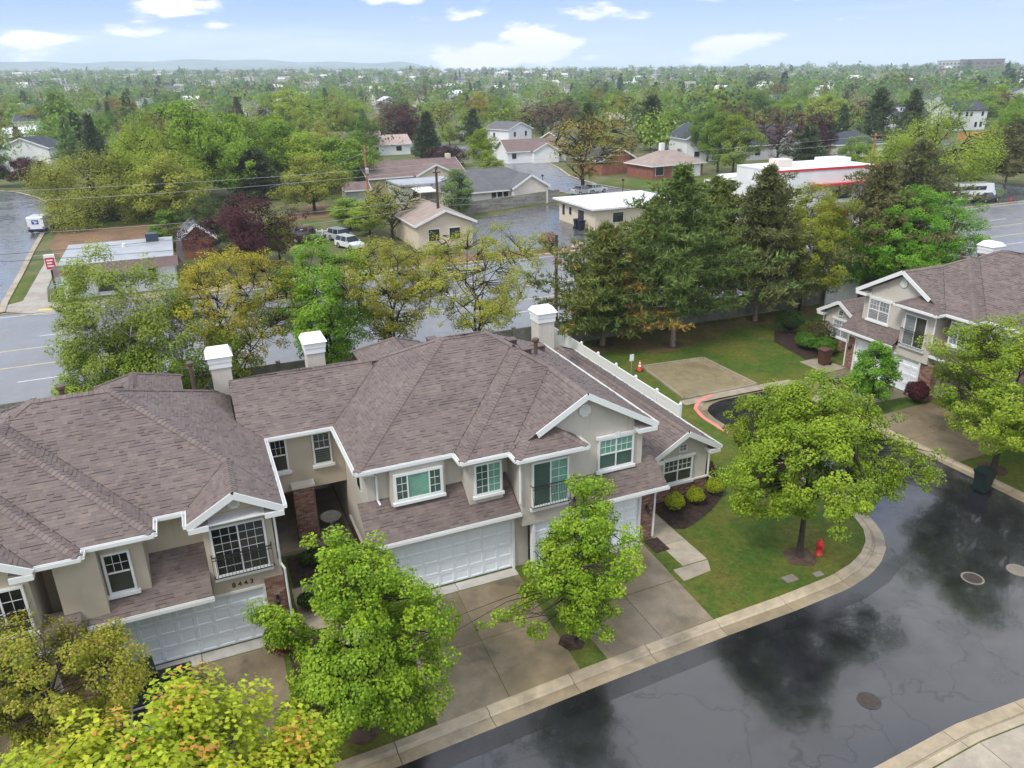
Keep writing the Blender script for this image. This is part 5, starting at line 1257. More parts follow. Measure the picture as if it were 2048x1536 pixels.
for (px, py), lb in zip(((1349, 1022), (1389, 1008), (1427, 990)), ('leftmost clipped yellow-green ball shrub under the bay window', 'middle clipped yellow-green ball shrub under the bay window', 'rightmost clipped yellow-green ball shrub near the lawn')):
    q = G(px, py, LT); put_shrub((q.x, q.y, LT + .02), ball, lb, 'clipped ball shrubs', rz=px, s=(1, 1, 1 + rnd.uniform(-.08, .08)))
RD = ((.055, .008, .012), (.15, .018, .022))
q = G(570, 1268, LT); put_shrub((0.95, 22.6, LT), shrub_mesh(202, .70, 1.0, RD, 2600, .07), 'dark red barberry shrub beside the 8443 garage')
put_shrub((39.0 - .9, 28.9, LT), shrub_mesh(203, .62, 1.25, ((.06, .012, .02), (.14, .035, .035)), 2400, .08), 'dark red shrub beside the far garage door')
for i, (x, y, r, h, pal, lb) in enumerate(((40.5, 39.4, 1.2, 1.7, ((.055, .075, .012), (.13, .13, .02)), 'wide olive clipped shrub under the far bay window'), (39.5, 37.6, .85, 1.15, ((.06, .17, .012), (.13, .28, .02)), 'bright green low shrub beside the brown bin'),
                                           (39.2, 39.0, .8, 1.1, ((.06, .17, .012), (.13, .28, .02)), 'bright green low shrub nearest the lawn'), (40.9, 42.6, 1.0, 1.6, ((.035, .09, .012), (.08, .16, .02)), 'dark green tall shrub at the far bay corner'))):
    put_shrub((x, y, LT), shrub_mesh(210 + i, r, h, pal, 2200, .085), lb, 'shrubs beside the far townhouse')
q = G(1438, 965, LT); put_shrub((21.5, 26.9, LT), shrub_mesh(220, .5, .7, ((.14, .05, .03), (.20, .10, .05)), 900, .07), 'small reddish shrub behind the ball shrubs')
for i, (x, y, r) in enumerate(((2.0, 24.6, .45), (3.4, 24.4, .4), (2.6, 27.4, .5), (1.9, 20.9, .4))):
    put_shrub((x, y, LT), shrub_mesh(230 + i, r, .6, ((.035, .09, .012), (.09, .17, .02)), 700, .08), ('small dark shrub by the passage walk', 'small shrub close to the middle house wall', 'shrub at the foot of the brick pillar', 'low shrub under the large maple')[i], 'passage shrubs')

# ================================================================== fences, poles, street things
def fence_wall(x0, x1, y, label, n_rails=0):
    E_ = empty('precast_fence', ((x0 + x1) / 2, y, 0), label, 'fence'); n = int((x1 - x0) / 2.6); dx = (x1 - x0) / n
    for i in range(n):
        b = MB(); a = x0 + dx * i; b.box(a + 0.10, a + dx - 0.10, y - 0.05, y + 0.05, 0.08, 1.80 + rnd.uniform(-.02, .02))
        for k in range(9): xx = a + 0.2 + (dx - 0.4) * k / 8; b.box(xx - 0.07, xx + 0.07, y - 0.075 + rnd.uniform(0, .012), y - 0.051, 0.1, 1.76)
        b.build('panel', 'precast', E_)
        b = MB(); b.box(a - 0.11, a + 0.11, y - 0.11, y + 0.11, 0, 1.88); b.box(a - 0.14, a + 0.14, y - 0.14, y + 0.14, 1.882, 1.95); b.build('post', 'precast', E_)
fence_wall(-42, 22.9, 47.55, 'grey precast fence behind the townhouses along the boulevard'); fence_wall(23.2, 95, 47.6, 'grey precast fence behind the pines')
E_ = empty('vinyl_fence', (23.05, 39, 0), 'white vinyl fence running beside the low wing roof', 'fence'); ys = np.linspace(31.3, 47.2, 8)
for i, y in enumerate(ys):
    b = MB(); b.box(22.98, 23.12, y - .07, y + .07, .1, 1.86); b.lathe([(.11, 0), (.11, .03), (.02, .10)], (23.05, y, 1.862), 4); b.build('post', 'vinyl', E_)
    if i < 7:
        y2 = ys[i + 1]; b = MB(); b.box(23.03, 23.07, y + .08, y2 - .08, .2, 1.62); b.box(23.015, 23.085, y + .075, y2 - .075, 1.622, 1.76); b.box(23.015, 23.085, y + .075, y2 - .075, .12, .26); b.build('panel', 'vinyl', E_)
def vinyl_return(x0, x1, y):
    E_ = empty('vinyl_fence', (x0, y, 0), 'pale vinyl fence stub behind the far bay window, close to the grey fence', 'fence')
    for i, x in enumerate(np.linspace(x0, x1, 4)):
        b = MB(); b.box(x - .07, x + .07, y - .07, y + .07, .1, 1.86); b.build('post', 'vinyl', E_)
        if i < 3: b = MB(); b.box(x + .08, x + (x1 - x0) / 3 - .08, y - .02, y + .02, .15, 1.75); b.build('panel', 'vinyl', E_)
vinyl_return(48.6, 52, 46.95)
def hydrant(p, label, g='hydrants'):
    o = empty('fire_hydrant', p, label, 'hydrant', g); b = LMB(); b.lathe([(.17, 0), (.17, .05), (.115, .06), (.105, .45), (.15, .47), (.15, .51), (.13, .53), (.12, .62), (.06, .70), (.035, .71), (.035, .76)], n=16); b.local = True; b.build('body', 'red_paint', o, True)
    for d, r, l in (((1, 0), .05, .2), ((-1, 0), .05, .2), ((0, -1), .075, .2)):
        b = LMB(); b.tube([(0, 0, .42), (d[0] * l, d[1] * l, .42)], r, 10); b.build('nozzle', 'red_paint', o)
q = G(1637, 1109, LT); hydrant((q.x, q.y, LT), 'red fire hydrant on the corner lawn beside the maple')
q = G(2020, 406); hydrant((q.x, q.y, 0), 'small far red hydrant across the boulevard')
def bin_(p, m, label, rz=0.0, s=1.0, g='wheeled bins'):
    o = empty('wheeled_bin', p, label, 'bin', g, rz); o.scale = (s, s, s); b = LMB(); P0 = [(-.24, -.25, .05), (.24, -.25, .05), (.24, .22, .05), (-.24, .22, .05)]; P1 = [(-.30, -.34, .98), (.30, -.34, .98), (.30, .34, .98), (-.30, .34, .98)]
    i = b.pts(P0); j = b.pts(P1)
    for k in range(4): b.face(i + k, i + (k + 1) % 4, j + (k + 1) % 4, j + k)
    b.face(i + 3, i + 2, i + 1, i); b.face(j, j + 1, j + 2, j + 3); b.box(-.32, .32, -.36, .36, .93, .985); b.build('body', m, o)
    b = LMB(); b.prism([(-.33, -.39, .99), (-.33, .36, .99), (-.33, .36, 1.05), (-.33, 0, 1.10), (-.33, -.39, 1.03)], (.66, 0, 0)); b.build('lid', m, o); b = LMB(); b.tube([(-.26, .42, .98), (.26, .42, .98)], .018, 6); b.build('handle', m, o)
    for sx in (-.27, .27): b = LMB(); b.tube([(sx - .03, .27, .12), (sx + .03, .27, .12)], .12, 12); b.build('wheel', 'black_rubber', o)
    return o
q = G(1962, 982); bin_((q.x, q.y, .02), 'bin_green', 'dark green wheeled bin standing at the kerb under the right maple', -1.5, 1.05)
q = G(1677, 746, LT); bin_((38.0, 36.1, .11), 'bin_brown', 'brown wheeled bin beside the far brick pier', -1.57, 1.05)
bin_((-3.55, 22.2, .11), 'bin_green', 'black-green wheeled bin in front of the 8443 garage', .2, 1.15)
for x, y, n in ((46.3, 87.4, 'left'), (46.4, 86.5, 'right')): bin_((x, y, 0), 'bin_blue', f'{n} navy bin of the pair beside the flat beige building', 1.57, 1.2)
# cone and little sign by the court
q = G(1279, 742, LT); o = empty('traffic_cone', (q.x, q.y, LT), 'orange traffic cone with white collars at the court corner', 'cone')
b = LMB(); b.box(-.2, .2, -.2, .2, 0, .04); b.build('base', 'black_rubber', o); b = LMB(); b.lathe([(.15, .04), (.035, .74), (.03, .75)], n=14); b.build('cone', 'cone_orange', o)
for a, c_ in ((.34, .46), (.54, .63)): b = LMB(); b.lathe([(.157 - .165 * (a - .04), a), (.157 - .165 * (c_ - .04), c_)], n=14); b.build('collar', 'sign_white', o)
q = G(1262, 746, LT); o = empty('notice_sign', (q.x, q.y, LT), 'small white notice on a thin post near the cone', 'sign'); b = LMB(); b.tube([(0, 0, 0), (0, 0, 1.3)], .015, 6); b.build('post', 'steel_grey', o); b = LMB(); b.box(-.16, .16, -.02, -.005, .85, 1.32); b.build('board', 'sign_white', o)
# lids in lawn and road
def lid(name, p, r, m, label, z, rim='lid_concrete'):
    o = empty(name, (p[0], p[1], z), label, 'lid'); b = LMB(); b.lathe([(r * 1.22, -.005), (r * 1.22, .006), (r * 1.02, .008), (r * 1.0, .002)], n=24); b.build('collar', rim, o)
    b = LMB(); b.lathe([(r, -.004), (r, .010)], n=24); b.build('cover', m, o)
    b = LMB()
    for k in range(-4, 5):
        for j in range(-4, 5):
            if math.hypot(k, j) < 4.4: b.box(k * r * .2 - .02, k * r * .2 + .02, j * r * .2 - .02, j * r * .2 + .02, .0105, .016)
    b.build('studs', m, o)
p_ = G(1738, 1402); lid('manhole_cover', p_, .30, 'iron_lid', 'rusty round manhole cover in the road near the lower kerb', .012, 'iron_lid')
p_ = G(1945, 1157); lid('manhole_cover', p_, .34, 'iron_lid', 'manhole with pale concrete collar in the junction', .012); p_ = G(2036, 1141); lid('manhole_cover', p_, .34, 'lid_concrete', 'pale concrete lid at the right edge of the junction', .012)
for (px, py, w_, lb) in ((1580, 1158, .28, 'larger square utility lid in the corner lawn'), (1636, 1149, .2, 'smaller pale utility lid near the kerb'), (1533, 772, .36, 'white oval lid on the lawn beside the court')):
    q = G(px, py, LT); b = MB(); b.box(q.x - w_, q.x + w_, q.y - w_ * .7, q.y + w_ * .7, LT, LT + .035); o = b.build('valve_box', 'lid_concrete'); tag(o, lb, 'valve box', 'lids in the lawns')
o = MB().box(15.66, 16.35, 22.2, 23.15, .115, .135).build('door_mat', 'mulch'); tag(o, 'dark brown mat at the foot of the brick pier', 'mat')
# stone bowl in the passage
o = empty('stone_urn', (3.75, 29.4, .22), 'pale stone pedestal bowl beside the brick pillar in the passage', 'urn'); b = LMB(); b.lathe([(.20, 0), (.20, .06), (.10, .12), (.08, .40), (.14, .46)], n=14); b.build('pedestal', 'ceramic', o); b = LMB(); b.lathe([(.14, .46), (.40, .60), (.46, .72), (.42, .73), (.34, .62), (.1, .56)], n=18); b.build('bowl', 'ceramic', o)
# utility poles and wires
def pole(px, ybase, ytop, r, m, label, arms=(), Y=None, transformer=None, lean=0.0):
    p = G(px, ybase) if Y is None else Vector((ONY(px, ytop, Y).x, Y, 0)); h = ONY(px, ytop, p.y).z
    o = empty('utility_pole', (p.x, p.y, 0), label, 'pole', 'utility poles'); b = LMB(); b.tube([(lean, 0, 0), (0, 0, h)], [r * 1.2, r * .8], 8); b.build('shaft', m, o)
    for dz, l in arms:
        b = LMB(); b.bar((-l / 2, -.14, h - dz), (l / 2, -.14, h - dz), .10, .12); b.build('crossarm', m, o)
        for s_ in (-.45, 0, .45): b = LMB(); b.lathe([(.03, 0), (.05, .06), (.02, .16)], (l * s_, -.14, h - dz + .06), 8); b.build('insulator', 'steel_grey', o)
    if transformer: b = LMB(); b.lathe([(.22, 0), (.26, .05), (.26, .75), (.2, .85)], (0.05, -.42, h - transformer), 12); b.build('transformer', 'steel_grey', o)
    return p, h
PA = pole(880, 492, 333, .17, 'pole_wood', 'dark wooden utility pole in front of the beige house', ((.6, .9),))
pole(1113, 640, 470, .13, 'pole_wood', 'plain dark pole stump above the middle chimney line', (), Y=52.5)
PC = pole(738, 407, 290, .16, 'pole_wood_light', 'orange-brown pole with grey transformer', ((.9, 1.2),), transformer=4.2)
PB_ = pole(1733, 388, 268, .16, 'pole_wood_light', 'wooden pole with crossarms above the white shop', ((.3, 2.2), (.9, 1.6)))
for px, yb, yt in ((325, 300, 213), (478, 280, 215), (532, 300, 230)): pole(px, yb, yt, .14, 'pole_wood_light', {325: 'distant tan pole left of the big trees', 478: 'distant orange pole among the left trees', 532: 'distant orange pole beside the white sign'}[px])
def lamp_post(px, yb, yt, label):
    p = G(px, yb); h = ONY(px, yt, p.y).z; o = empty('lamp_post', (p.x, p.y, 0), label, 'lamp post'); b = LMB(); b.tube([(0, 0, 0), (0, 0, h)], [.09, .06], 8); b.build('shaft', 'iron', o); b = LMB(); b.lathe([(.05, 0), (.22, .06), (.22, .3), (.05, .36)], (0, 0, h), 8); b.build('lantern', 'iron', o)
lamp_post(1245, 395, 362, 'dark street lamp beside the back street'); lamp_post(1085, 372, 353, 'short dark post in front of the grey hip roof')
def wire(A, B, sag, m, label, r=.02):
    n = 24; b = MB(); P = []
    for i in range(n + 1):
        t = i / n; p = Vector(A).lerp(Vector(B), t); p.z -= sag * 4 * t * (1 - t); P.append(p)
    b.tube(P, r, 4); o = b.build('power_line', m); tag(o, label, 'cable', 'power lines')
Xa, Ya, ha = PA[0].x, PA[0].y, PA[1]; Xb, Yb_, hb = PB_[0].x, PB_[0].y, PB_[1]
def at_px(px, py, Y): return ONY(px, py, Y)
for k, (l, m_, r_, lb) in enumerate((((-60, 385), (880, 326), (1733, 272), 'highest power line over the back gardens'), ((-60, 408), (880, 338), (1733, 284), 'second power line just below the highest'), ((-60, 473), (880, 398), (1733, 345), 'third power line across the purple tree'), ((-60, 524), (880, 411), (1733, 360), 'lower sagging power line across the purple tree'))):
    a, c_, d = at_px(*l, Ya), at_px(*m_, Ya), at_px(*r_, Yb_)
    wire(a, c_, .35, 'wire', lb + ', left span', .019); wire(c_, d, .5, 'wire', lb + ', right span', .016)
    e = at_px(2200, r_[1] - 28, Yb_ + 4); wire(d, e, .2, 'wire', lb + ', far right span', .016)
for l, r_, lb in (((-40, 512), (420, 472), 'dark cable above the flat white building'), ((-40, 526), (500, 488), 'dark lower cable above the flat white building')):
    wire(at_px(*l, 77), at_px(*r_, 79), .1, 'wire_dark', lb, .022)
wire(tuple(at_px(738, 300, PC[0].y)), tuple(at_px(540, 375, 110)), .3, 'wire', 'thin service line left of the transformer pole', .02)
# red sign on its post and the street name blade
q = G(116, 600); o = empty('pylon_sign', (q.x, q.y, .03), 'red and white roadside sign on a black post at the left corner', 'sign'); zt = ONY(97, 510, q.y)
b = LMB(); b.tube([(0, 0, 0), ((zt.x - q.x) * .8, 0, zt.z - .6)], .09, 8); b.build('post', 'iron', o)
b = LMB(); b.box(zt.x - q.x - .42, zt.x - q.x + .42, -.14, .14, zt.z - 1.35, zt.z); b.build('cabinet', 'sign_white', o); b = LMB(); b.box(zt.x - q.x - .37, zt.x - q.x + .37, -.155, -.142, zt.z - 1.28, zt.z - .25); b.build('red_face', 'sign_red', o)
b = LMB()
for k in range(3): b.box(zt.x - q.x - .25, zt.x - q.x + .25 - .1 * (k == 1), -.165, -.157, zt.z - .55 - k * .26, zt.z - .42 - k * .26)
b.build('lettering', 'sign_white', o)
q = G(128, 612); o = empty('street_sign', (q.x, q.y, .03), 'green street name blade on a thin post', 'sign'); zt = ONY(122, 566, q.y).z; b = LMB(); b.tube([(0, 0, 0), (0, 0, zt)], .03, 6); b.build('post', 'steel_grey', o); b = LMB(); b.box(-.05, .85, -.02, .02, zt - .32, zt); b.build('blade', 'sign_green', o)
b = LMB()
for k in range(6): b.box(.05 + .12 * k, .13 + .12 * k, -.03, -.021, zt - .23, zt - .09)
b.build('lettering', 'sign_white', o)

# ================================================================== other buildings
def house(name, loc, w_, d_, h_, rz, roof, rh, wall, roofm, label, wins=(), over=.4, door=None, garage=None, chim=None, cat='house', group=None, gable=None, trim='white_trim'):
    o = empty(name, loc, label, cat, group, rz); x, y = w_ / 2, d_ / 2
    b = LMB(); b.box(-x, x, -y, y, 0, h_)
    if roof == 'gx': 
        for sx in (-x, x - .02): b.prism([(sx, -y, h_), (sx, y, h_), (sx, 0, h_ + rh)], (.02, 0, 0))
    if roof == 'gy':
        for sy in (-y, y - .02): b.prism([(-x, sy, h_), (x, sy, h_), (0, sy, h_ + rh)], (0, .02, 0))
    b.build('wall', wall, o)
    b = LMB(); X, Y = x + over, y + over; t = .14; z0 = h_ - (rh / y if roof == 'gx' else rh / x if roof == 'gy' else rh / min(x, y)) * over if roof != 'flat' else h_
    def plane(P): b.prism([(p[0], p[1], p[2] + .02) for p in P], (0, 0, t))
    fas = LMB()
    if roof == 'gx':
        k = rh / y; zr = h_ + rh
        plane([(-X, -Y, z0), (X, -Y, z0), (X, 0, zr), (-X, 0, zr)]); plane([(-X, 0, zr), (X, 0, zr), (X, Y, z0), (-X, Y, z0)])
        for sx in (-X - .02, X + .02):
            for s_ in (-1, 1): fas.bar((sx, s_ * Y, z0 + .02), (sx, 0, zr + .02), .05, .26)
        for s_ in (-1, 1): fas.bar((-X, s_ * (Y + .02), z0 + .04), (X, s_ * (Y + .02), z0 + .04), .05, .2)
    elif roof == 'gy':
        zr = h_ + rh
        plane([(-X, -Y, z0), (0, -Y, zr), (0, Y, zr), (-X, Y, z0)]); plane([(0, -Y, zr), (X, -Y, z0), (X, Y, z0), (0, Y, zr)])
        for sy in (-Y - .02, Y + .02):
            for s_ in (-1, 1): fas.bar((s_ * X, sy, z0 + .02), (0, sy, zr + .02), .05, .26)
        for s_ in (-1, 1): fas.bar((s_ * (X + .02), -Y, z0 + .04), (s_ * (X + .02), Y, z0 + .04), .05, .2)
    elif roof == 'hip':
        m_ = min(X, Y); zr = h_ + rh; rx, ry = max(0, X - m_), max(0, Y - m_)
        i = b.pts([(-X, -Y, z0), (X, -Y, z0), (X, Y, z0), (-X, Y, z0), (-rx, -ry, zr), (rx, ry, zr)])
        if rx >= ry: b.face(i, i + 1, i + 5, i + 4); b.face(i + 1, i + 2, i + 5); b.face(i + 2, i + 3, i + 4, i + 5); b.face(i + 3, i, i + 4)
        else: b.face(i, i + 1, i + 4); b.face(i + 1, i + 2, i + 5, i + 4); b.face(i + 2, i + 3, i + 5); b.face(i + 3, i, i + 4, i + 5)
        b.face(i + 3, i + 2, i + 1, i)
        for P in (((-X, -Y - .02), (X, -Y - .02)), ((-X, Y + .02), (X, Y + .02)), ((-X - .02, -Y), (-X - .02, Y)), ((X + .02, -Y), (X + .02, Y))): fas.bar((*P[0], z0 - .05), (*P[1], z0 - .05), .05, .18)
    else:
        b.box(-X, X, -Y, Y, h_ + .002, h_ + .22)
    r_ = b.build('roof', roofm, o)
    if fas.v: fas.build('fascia', trim, r_)
    if gable:   # front cross gable: centre x, width, height, projection
        gx, gw, gh, gpj, gm = gable; g = LMB(); g.box(gx - gw / 2, gx + gw / 2, -y - gpj, -y + .1, 0, h_ - .01); g.prism([(gx - gw / 2, -y - gpj, h_ - .01), (gx + gw / 2, -y - gpj, h_ - .01), (gx, -y - gpj, h_ + gh)], (0, .1, 0)); g.build('front_bay', gm or wall, o)
        g = LMB(); e_ = gw / 2 + .3; zz = h_ - .3 * gh / (gw / 2)
        for s_ in (-1, 1): g.prism([(gx, -y - gpj - .3, h_ + gh + .02), (gx + s_ * e_, -y - gpj - .3, zz + .02), (gx + s_ * e_, y * .1, zz + .02), (gx, y * .1, h_ + gh + .02)], (0, 0, .13))
        gr = g.build('front_gable_roof', roofm, o); g = LMB()
        for s_ in (-1, 1): g.bar((gx, -y - gpj - .33, h_ + gh + .02), (gx + s_ * e_, -y - gpj - .33, zz + .02), .05, .28)
        g.build('fascia', trim, gr)
    for (sd_, u, z, ww, hh) in wins:
        f = LMB(); g = LMB(); e_ = gable[3] if gable and sd_ == 'G' else 0
        if sd_ in 'FG': f.box(u - ww / 2 - .07, u + ww / 2 + .07, -y - e_ - .06, -y - e_ + .01, z - .07, z + hh + .07); g.box(u - ww / 2, u + ww / 2, -y - e_ - .075, -y - e_ - .061, z, z + hh)
        else:
            s_ = -1 if sd_ == 'L' else 1; X0 = s_ * x
            f.box(min(X0, X0 + s_ * .06), max(X0, X0 + s_ * .06), u - ww / 2 - .07, u + ww / 2 + .07, z - .07, z + hh + .07); g.box(min(X0 + s_ * .061, X0 + s_ * .075), max(X0 + s_ * .061, X0 + s_ * .075), u - ww / 2, u + ww / 2, z, z + hh)
        wf = f.build('window', 'white_trim', o); g.build('pane', 'glass_dark', wf)
    if door: f = LMB(); f.box(door - .5, door + .5, -y - .06, -y + .01, 0, 2.1); f.build('door', 'glass_dim', o)
    if garage: f = LMB(); f.box(garage[0], garage[1], -y - .06, -y + .01, 0, 2.2); f.build('garage_door', 'house_white', o)
    if chim: f = LMB(); f.box(chim[0] - .4, chim[0] + .4, chim[1] - .4, chim[1] + .4, h_, chim[2]); f.build('chimney', chim[3], o)
    return o
# flat white building with brown mansard on the left corner
o = house('flat_roof_building', (-6.4, 84.0, 0), 9.6, 10.4, 2.9, 0, 'flat', 0, 'house_white', 'roof_membrane', 'low white flat-roofed office with brown shingle band behind the birch', [('F', 2.8, .9, .7, 1.5), ('F', -1.2, .4, 1.6, 1.9), ('F', -3.5, .8, 1.2, 1.4)], .1, None, cat='office')
b = LMB()
for s_, P in enumerate((((-5.2, -5.6), (5.2, -5.6)), ((5.2, -5.6), (5.2, 5.3)))):
    (xa, ya), (xb, yb) = P; n_ = Vector((yb - ya, -(xb - xa), 0)).normalized() * .55
    b.poly([(xa + n_.x, ya + n_.y, 2.35), (xb + n_.x, yb + n_.y, 2.35), (xb, yb, 3.2), (xa, ya, 3.2)]); b.poly([(xa, ya, 2.34), (xb, yb, 2.34), (xb + n_.x, yb + n_.y, 2.345), (xa + n_.x, ya + n_.y, 2.345)])
b.build('mansard', 'roof_brown', o); b = LMB(); b.box(2.4, 3.6, 3.2, 4.4, 3.13, 3.9); b.build('air_conditioner', 'car_navy', o); b = LMB(); b.lathe([(.2, 0), (.2, .3), (.1, .4)], (.4, 1.5, 3.12), 10); b.build('roof_vent', 'white_trim', o)
house('outbuilding', (1.0, 94.5, 0), 3.2, 5.4, 2.5, 0, 'gy', 1.3, 'house_brick', 'roof_grey', 'small brick outbuilding with grey roof beside the purple tree', cat='outbuilding')
house('cottage', (27.4, 89.0, 0), 6.6, 10.0, 3.0, 0, 'gy', 1.35, 'house_cream', 'roof_tan', 'small cream cottage with tan roof behind the dark utility pole', [('F', -1.4, 1.0, 1.3, 1.3), ('F', 1.1, 1.0, 1.3, 1.3)], .45)
o = house('flat_roof_building', (53.6, 89.6, 0), 12.6, 10.0, 2.75, 0, 'flat', 0, 'house_cream', 'roof_white', 'flat white-roofed beige building beside the parking lot', [('L', 1.6, 1.2, .7, 1.0), ('L', 3.6, .9, .7, 1.4), ('L', -1.4, .9, 1.6, 1.3), ('F', -3, 1, 1.5, 1.2)], .7, cat='office')
o = house('bungalow', (44.4, 113.6, 0), 15.6, 9.0, 2.7, .06, 'hip', 2.5, 'house_pale', 'roof_grey', 'pale bungalow with dark grey hip roof behind the block wall', [('F', -1.2, 1.3, .8, 1.0), ('F', -.2, 1.3, .8, 1.0), ('F', .8, 1.3, .8, 1.0), ('F', 6.6, 1.0, .8, 1.2)], .5, gable=(4.6, 6.0, 1.7, 1.0, None))
E_ = empty('block_wall', (45, 107, 0), 'long grey block wall behind the parking lot', 'wall'); A, B = Vector((34.5, 103.6, 0)), Vector((54.6, 109.4, 0))
for k in range(5):
    for i in range(9):
        p0, p1 = A.lerp(B, (i + .004) / 9), A.lerp(B, (i + .996) / 9); bb = MB(); bb.bar((p0.x, p0.y, .2 + k * .36), (p1.x, p1.y, .2 + k * .36), .2 + rnd.uniform(0, .02), .35); bb.build('block', 'wall_concrete', E_)
house('bungalow', (38.0, 136, 0), 17, 9, 2.8, .05, 'gx', 2.0, 'house_tan', 'roof_brown', 'long bungalow with brown roof and beige front gable', [('F', -5, 1, 1.4, 1.1), ('G', 3, 1, 1.4, 1)], .5, gable=(3.0, 7.0, 1.6, 1.5, 'house_cream'), chim=(7.6, 0, 5.6, 'house_cream'))
o = house('bungalow', (36.0, 121, 0), 9.5, 7, 2.9, .05, 'flat', 0, 'house_grey', 'roof_membrane', 'flat grey annexe with white awning behind the utility pole', [('F', -2.4, 1, 1.2, 1)], .2)
b = LMB(); b.prism([(-3.2, -7.2, 2.2), (2.4, -7.2, 2.2), (2.4, -3.5, 2.5), (-3.2, -3.5, 2.5)], (0, 0, .12)); b.build('awning', 'roof_white', o)
for xx in (-3, 0, 2.2): b = LMB(); b.tube([(xx, -7.1, 0), (xx, -7.1, 2.22)], .05, 6); b.build('awning_post', 'white_trim', o)
house('garden_shed', (25.8, 124.5, 0), 3.6, 3.0, 2.2, 0, 'gx', .8, 'house_grey', 'roof_brown', 'small grey shed with brown roof left of the transformer pole', cat='shed')
house('bungalow', (50.5, 203, 0), 12, 8, 2.7, 0, 'gx', 1.9, 'house_white', 'roof_pink', 'white bungalow with pale pink roof', [('F', -3, 1, 1.4, 1.1), ('F', 3, 1, 1.4, 1.1)])
house('two_storey_house', (83.2, 197, 0), 8.4, 9, 5.4, .35, 'gy', 1.6, 'house_white', 'roof_grey', 'white two-storey house with grey roof among the trees', [('F', -2, 3.6, .7, 1.2), ('F', 2, 3.6, .7, 1.2), ('R', 0, 3.4, .7, 1.1), ('F', -2, .9, .9, 1.2), ('L', 1, 3.4, .7, 1.1)], .35, 2.0)
house('bungalow', (76.5, 168, 0), 14, 9, 2.6, -.1, 'gx', 2.1, 'house_white', 'roof_brown', 'white bungalow with brown roofs and front gable', [('F', 5, 1, 1.6, 1.1), ('F', -5.5, 1, 1.0, 1.1)], .4, garage=(-4.3, -1.2), gable=(1.6, 6, 1.6, 1.8, None))
house('brick_bungalow', (87.0, 128.6, 0), 12.0, 8, 2.7, .08, 'hip', 2.0, 'house_brick', 'roof_tan', 'red brick bungalow with tan hip roof and white chimney', [('F', -4.4, .7, 1.8, 1.5), ('F', -.8, .9, .9, 1.2), ('F', 2.0, 1.3, 1.0, .8)], .5, garage=(3.4, 5.4), chim=(-.4, .8, 6.0, 'house_white'))
house('brick_bungalow', (80.2, 139.5, 0), 8, 9, 2.8, .08, 'gy', 2.2, 'house_brick', 'roof_dark', 'brick bungalow with white gable and dark roof behind the tan-roofed one', [('F', 0, 3.6, .5, .7)], .4)
o = house('grey_house', (125, 146, 0), 15, 11, 3.4, -.2, 'gx', 3.6, 'house_grey', 'roof_dark', 'grey house with dark slate roof and white-edged gables', [('F', -4, 1, 1.4, 1.4), ('G', 2.5, 1, 1.5, 1.4)], .45, gable=(2.5, 6, 2.8, 1.4, None))
house('grey_house', (109, 150, 0), 8, 10, 5.0, -.2, 'gy', 2.6, 'house_white', 'roof_dark', 'white and grey gabled house behind the bare brown tree', [('F', 0, 3.6, 1.2, 1.2), ('F', -1.5, 1, 1.2, 1.2)], .4)
house('grey_house', (144, 139, 0), 12, 9, 3.0, -.2, 'hip', 2.4, 'house_pale', 'roof_dark', 'low house with dark hip roof beside the crossarm pole', [('F', 0, 1, 1.4, 1.2)])
# white shop with red trim
o = house('shop', (88.0, 92.5, 0), 18, 9.5, 5.0, -.05, 'flat', 0, 'house_white', 'roof_white', 'white flat-roofed shop with red roof edge behind the pines', [('F', -5, 1.6, 1.2, 1.0), ('F', 3, .6, 3.6, 1.8)], .05, cat='shop')
b = LMB(); b.box(-9.08, 9.08, -4.85, -4.82, 4.95, 5.28); b.box(-3.0, 9.08, -5.6, -4.83, 2.7, 3.0); b.build('red_trim', 'sign_red', o); b = LMB(); b.box(-6, -3.5, -1, 1.2, 5.24, 6.3); b.build('roof_unit', 'house_pale', o); b = LMB(); b.box(4, 8.4, 0, 3, 5.24, 5.9); b.build('roof_unit', 'house_white', o)
house('garden_shed', (82.5, 103, 0), 4, 3, 2.4, 0, 'gx', .7, 'house_pale', 'roof_white', 'pale shed behind the white shop', cat='shed')
# white townhouses on the right
house('white_townhouse', (234, 182, 0), 13, 9, 6.0, -.12, 'gx', 2.4, 'house_white', 'roof_dark', 'white two-storey townhouse with dark roof and porch', [('F', -4.5, 4.2, .9, 1.3), ('F', -1.6, 4.2, .9, 1.3), ('F', .2, 4.2, .9, 1.3), ('F', 4.6, 4.2, .9, 1.3), ('F', -4.5, 1, 1.2, 1.4), ('F', 2.6, .9, 1.0, 1.5), ('F', 4.6, .9, 1.0, 1.5)], .3, trim='iron', gable=None)
o = house('white_townhouse', (217, 190, 0), 14, 9, 5.2, -.12, 'gx', 2.6, 'house_white', 'roof_dark', 'white townhouse with three dormers behind the big willow', [('F', 2, 3, 1.2, 1.2), ('F', 5, 3, 1.2, 1.2)], .3, trim='iron')
for k in (-3, 0, 3): b = LMB(); b.box(k - .6, k + .6, -3.6, -1.5, 5.8, 7.4); b.build('dormer', 'house_white', o); b = LMB(); b.box(k - .3, k + .3, -3.64, -3.61, 6.1, 7.0); b.build('pane', 'glass_dark', o); b = LMB(); b.prism([(k - .85, -3.9, 7.35), (k + .85, -3.9, 7.35), (k, -3.9, 8.0)], (0, 2.6, 0)); b.build('dormer_roof', 'roof_dark', o)
A, B = G(1915, 280), G(1992, 276)
E_ = empty('board_fence', tuple(A), 'orange board fence below the white townhouses', 'fence')
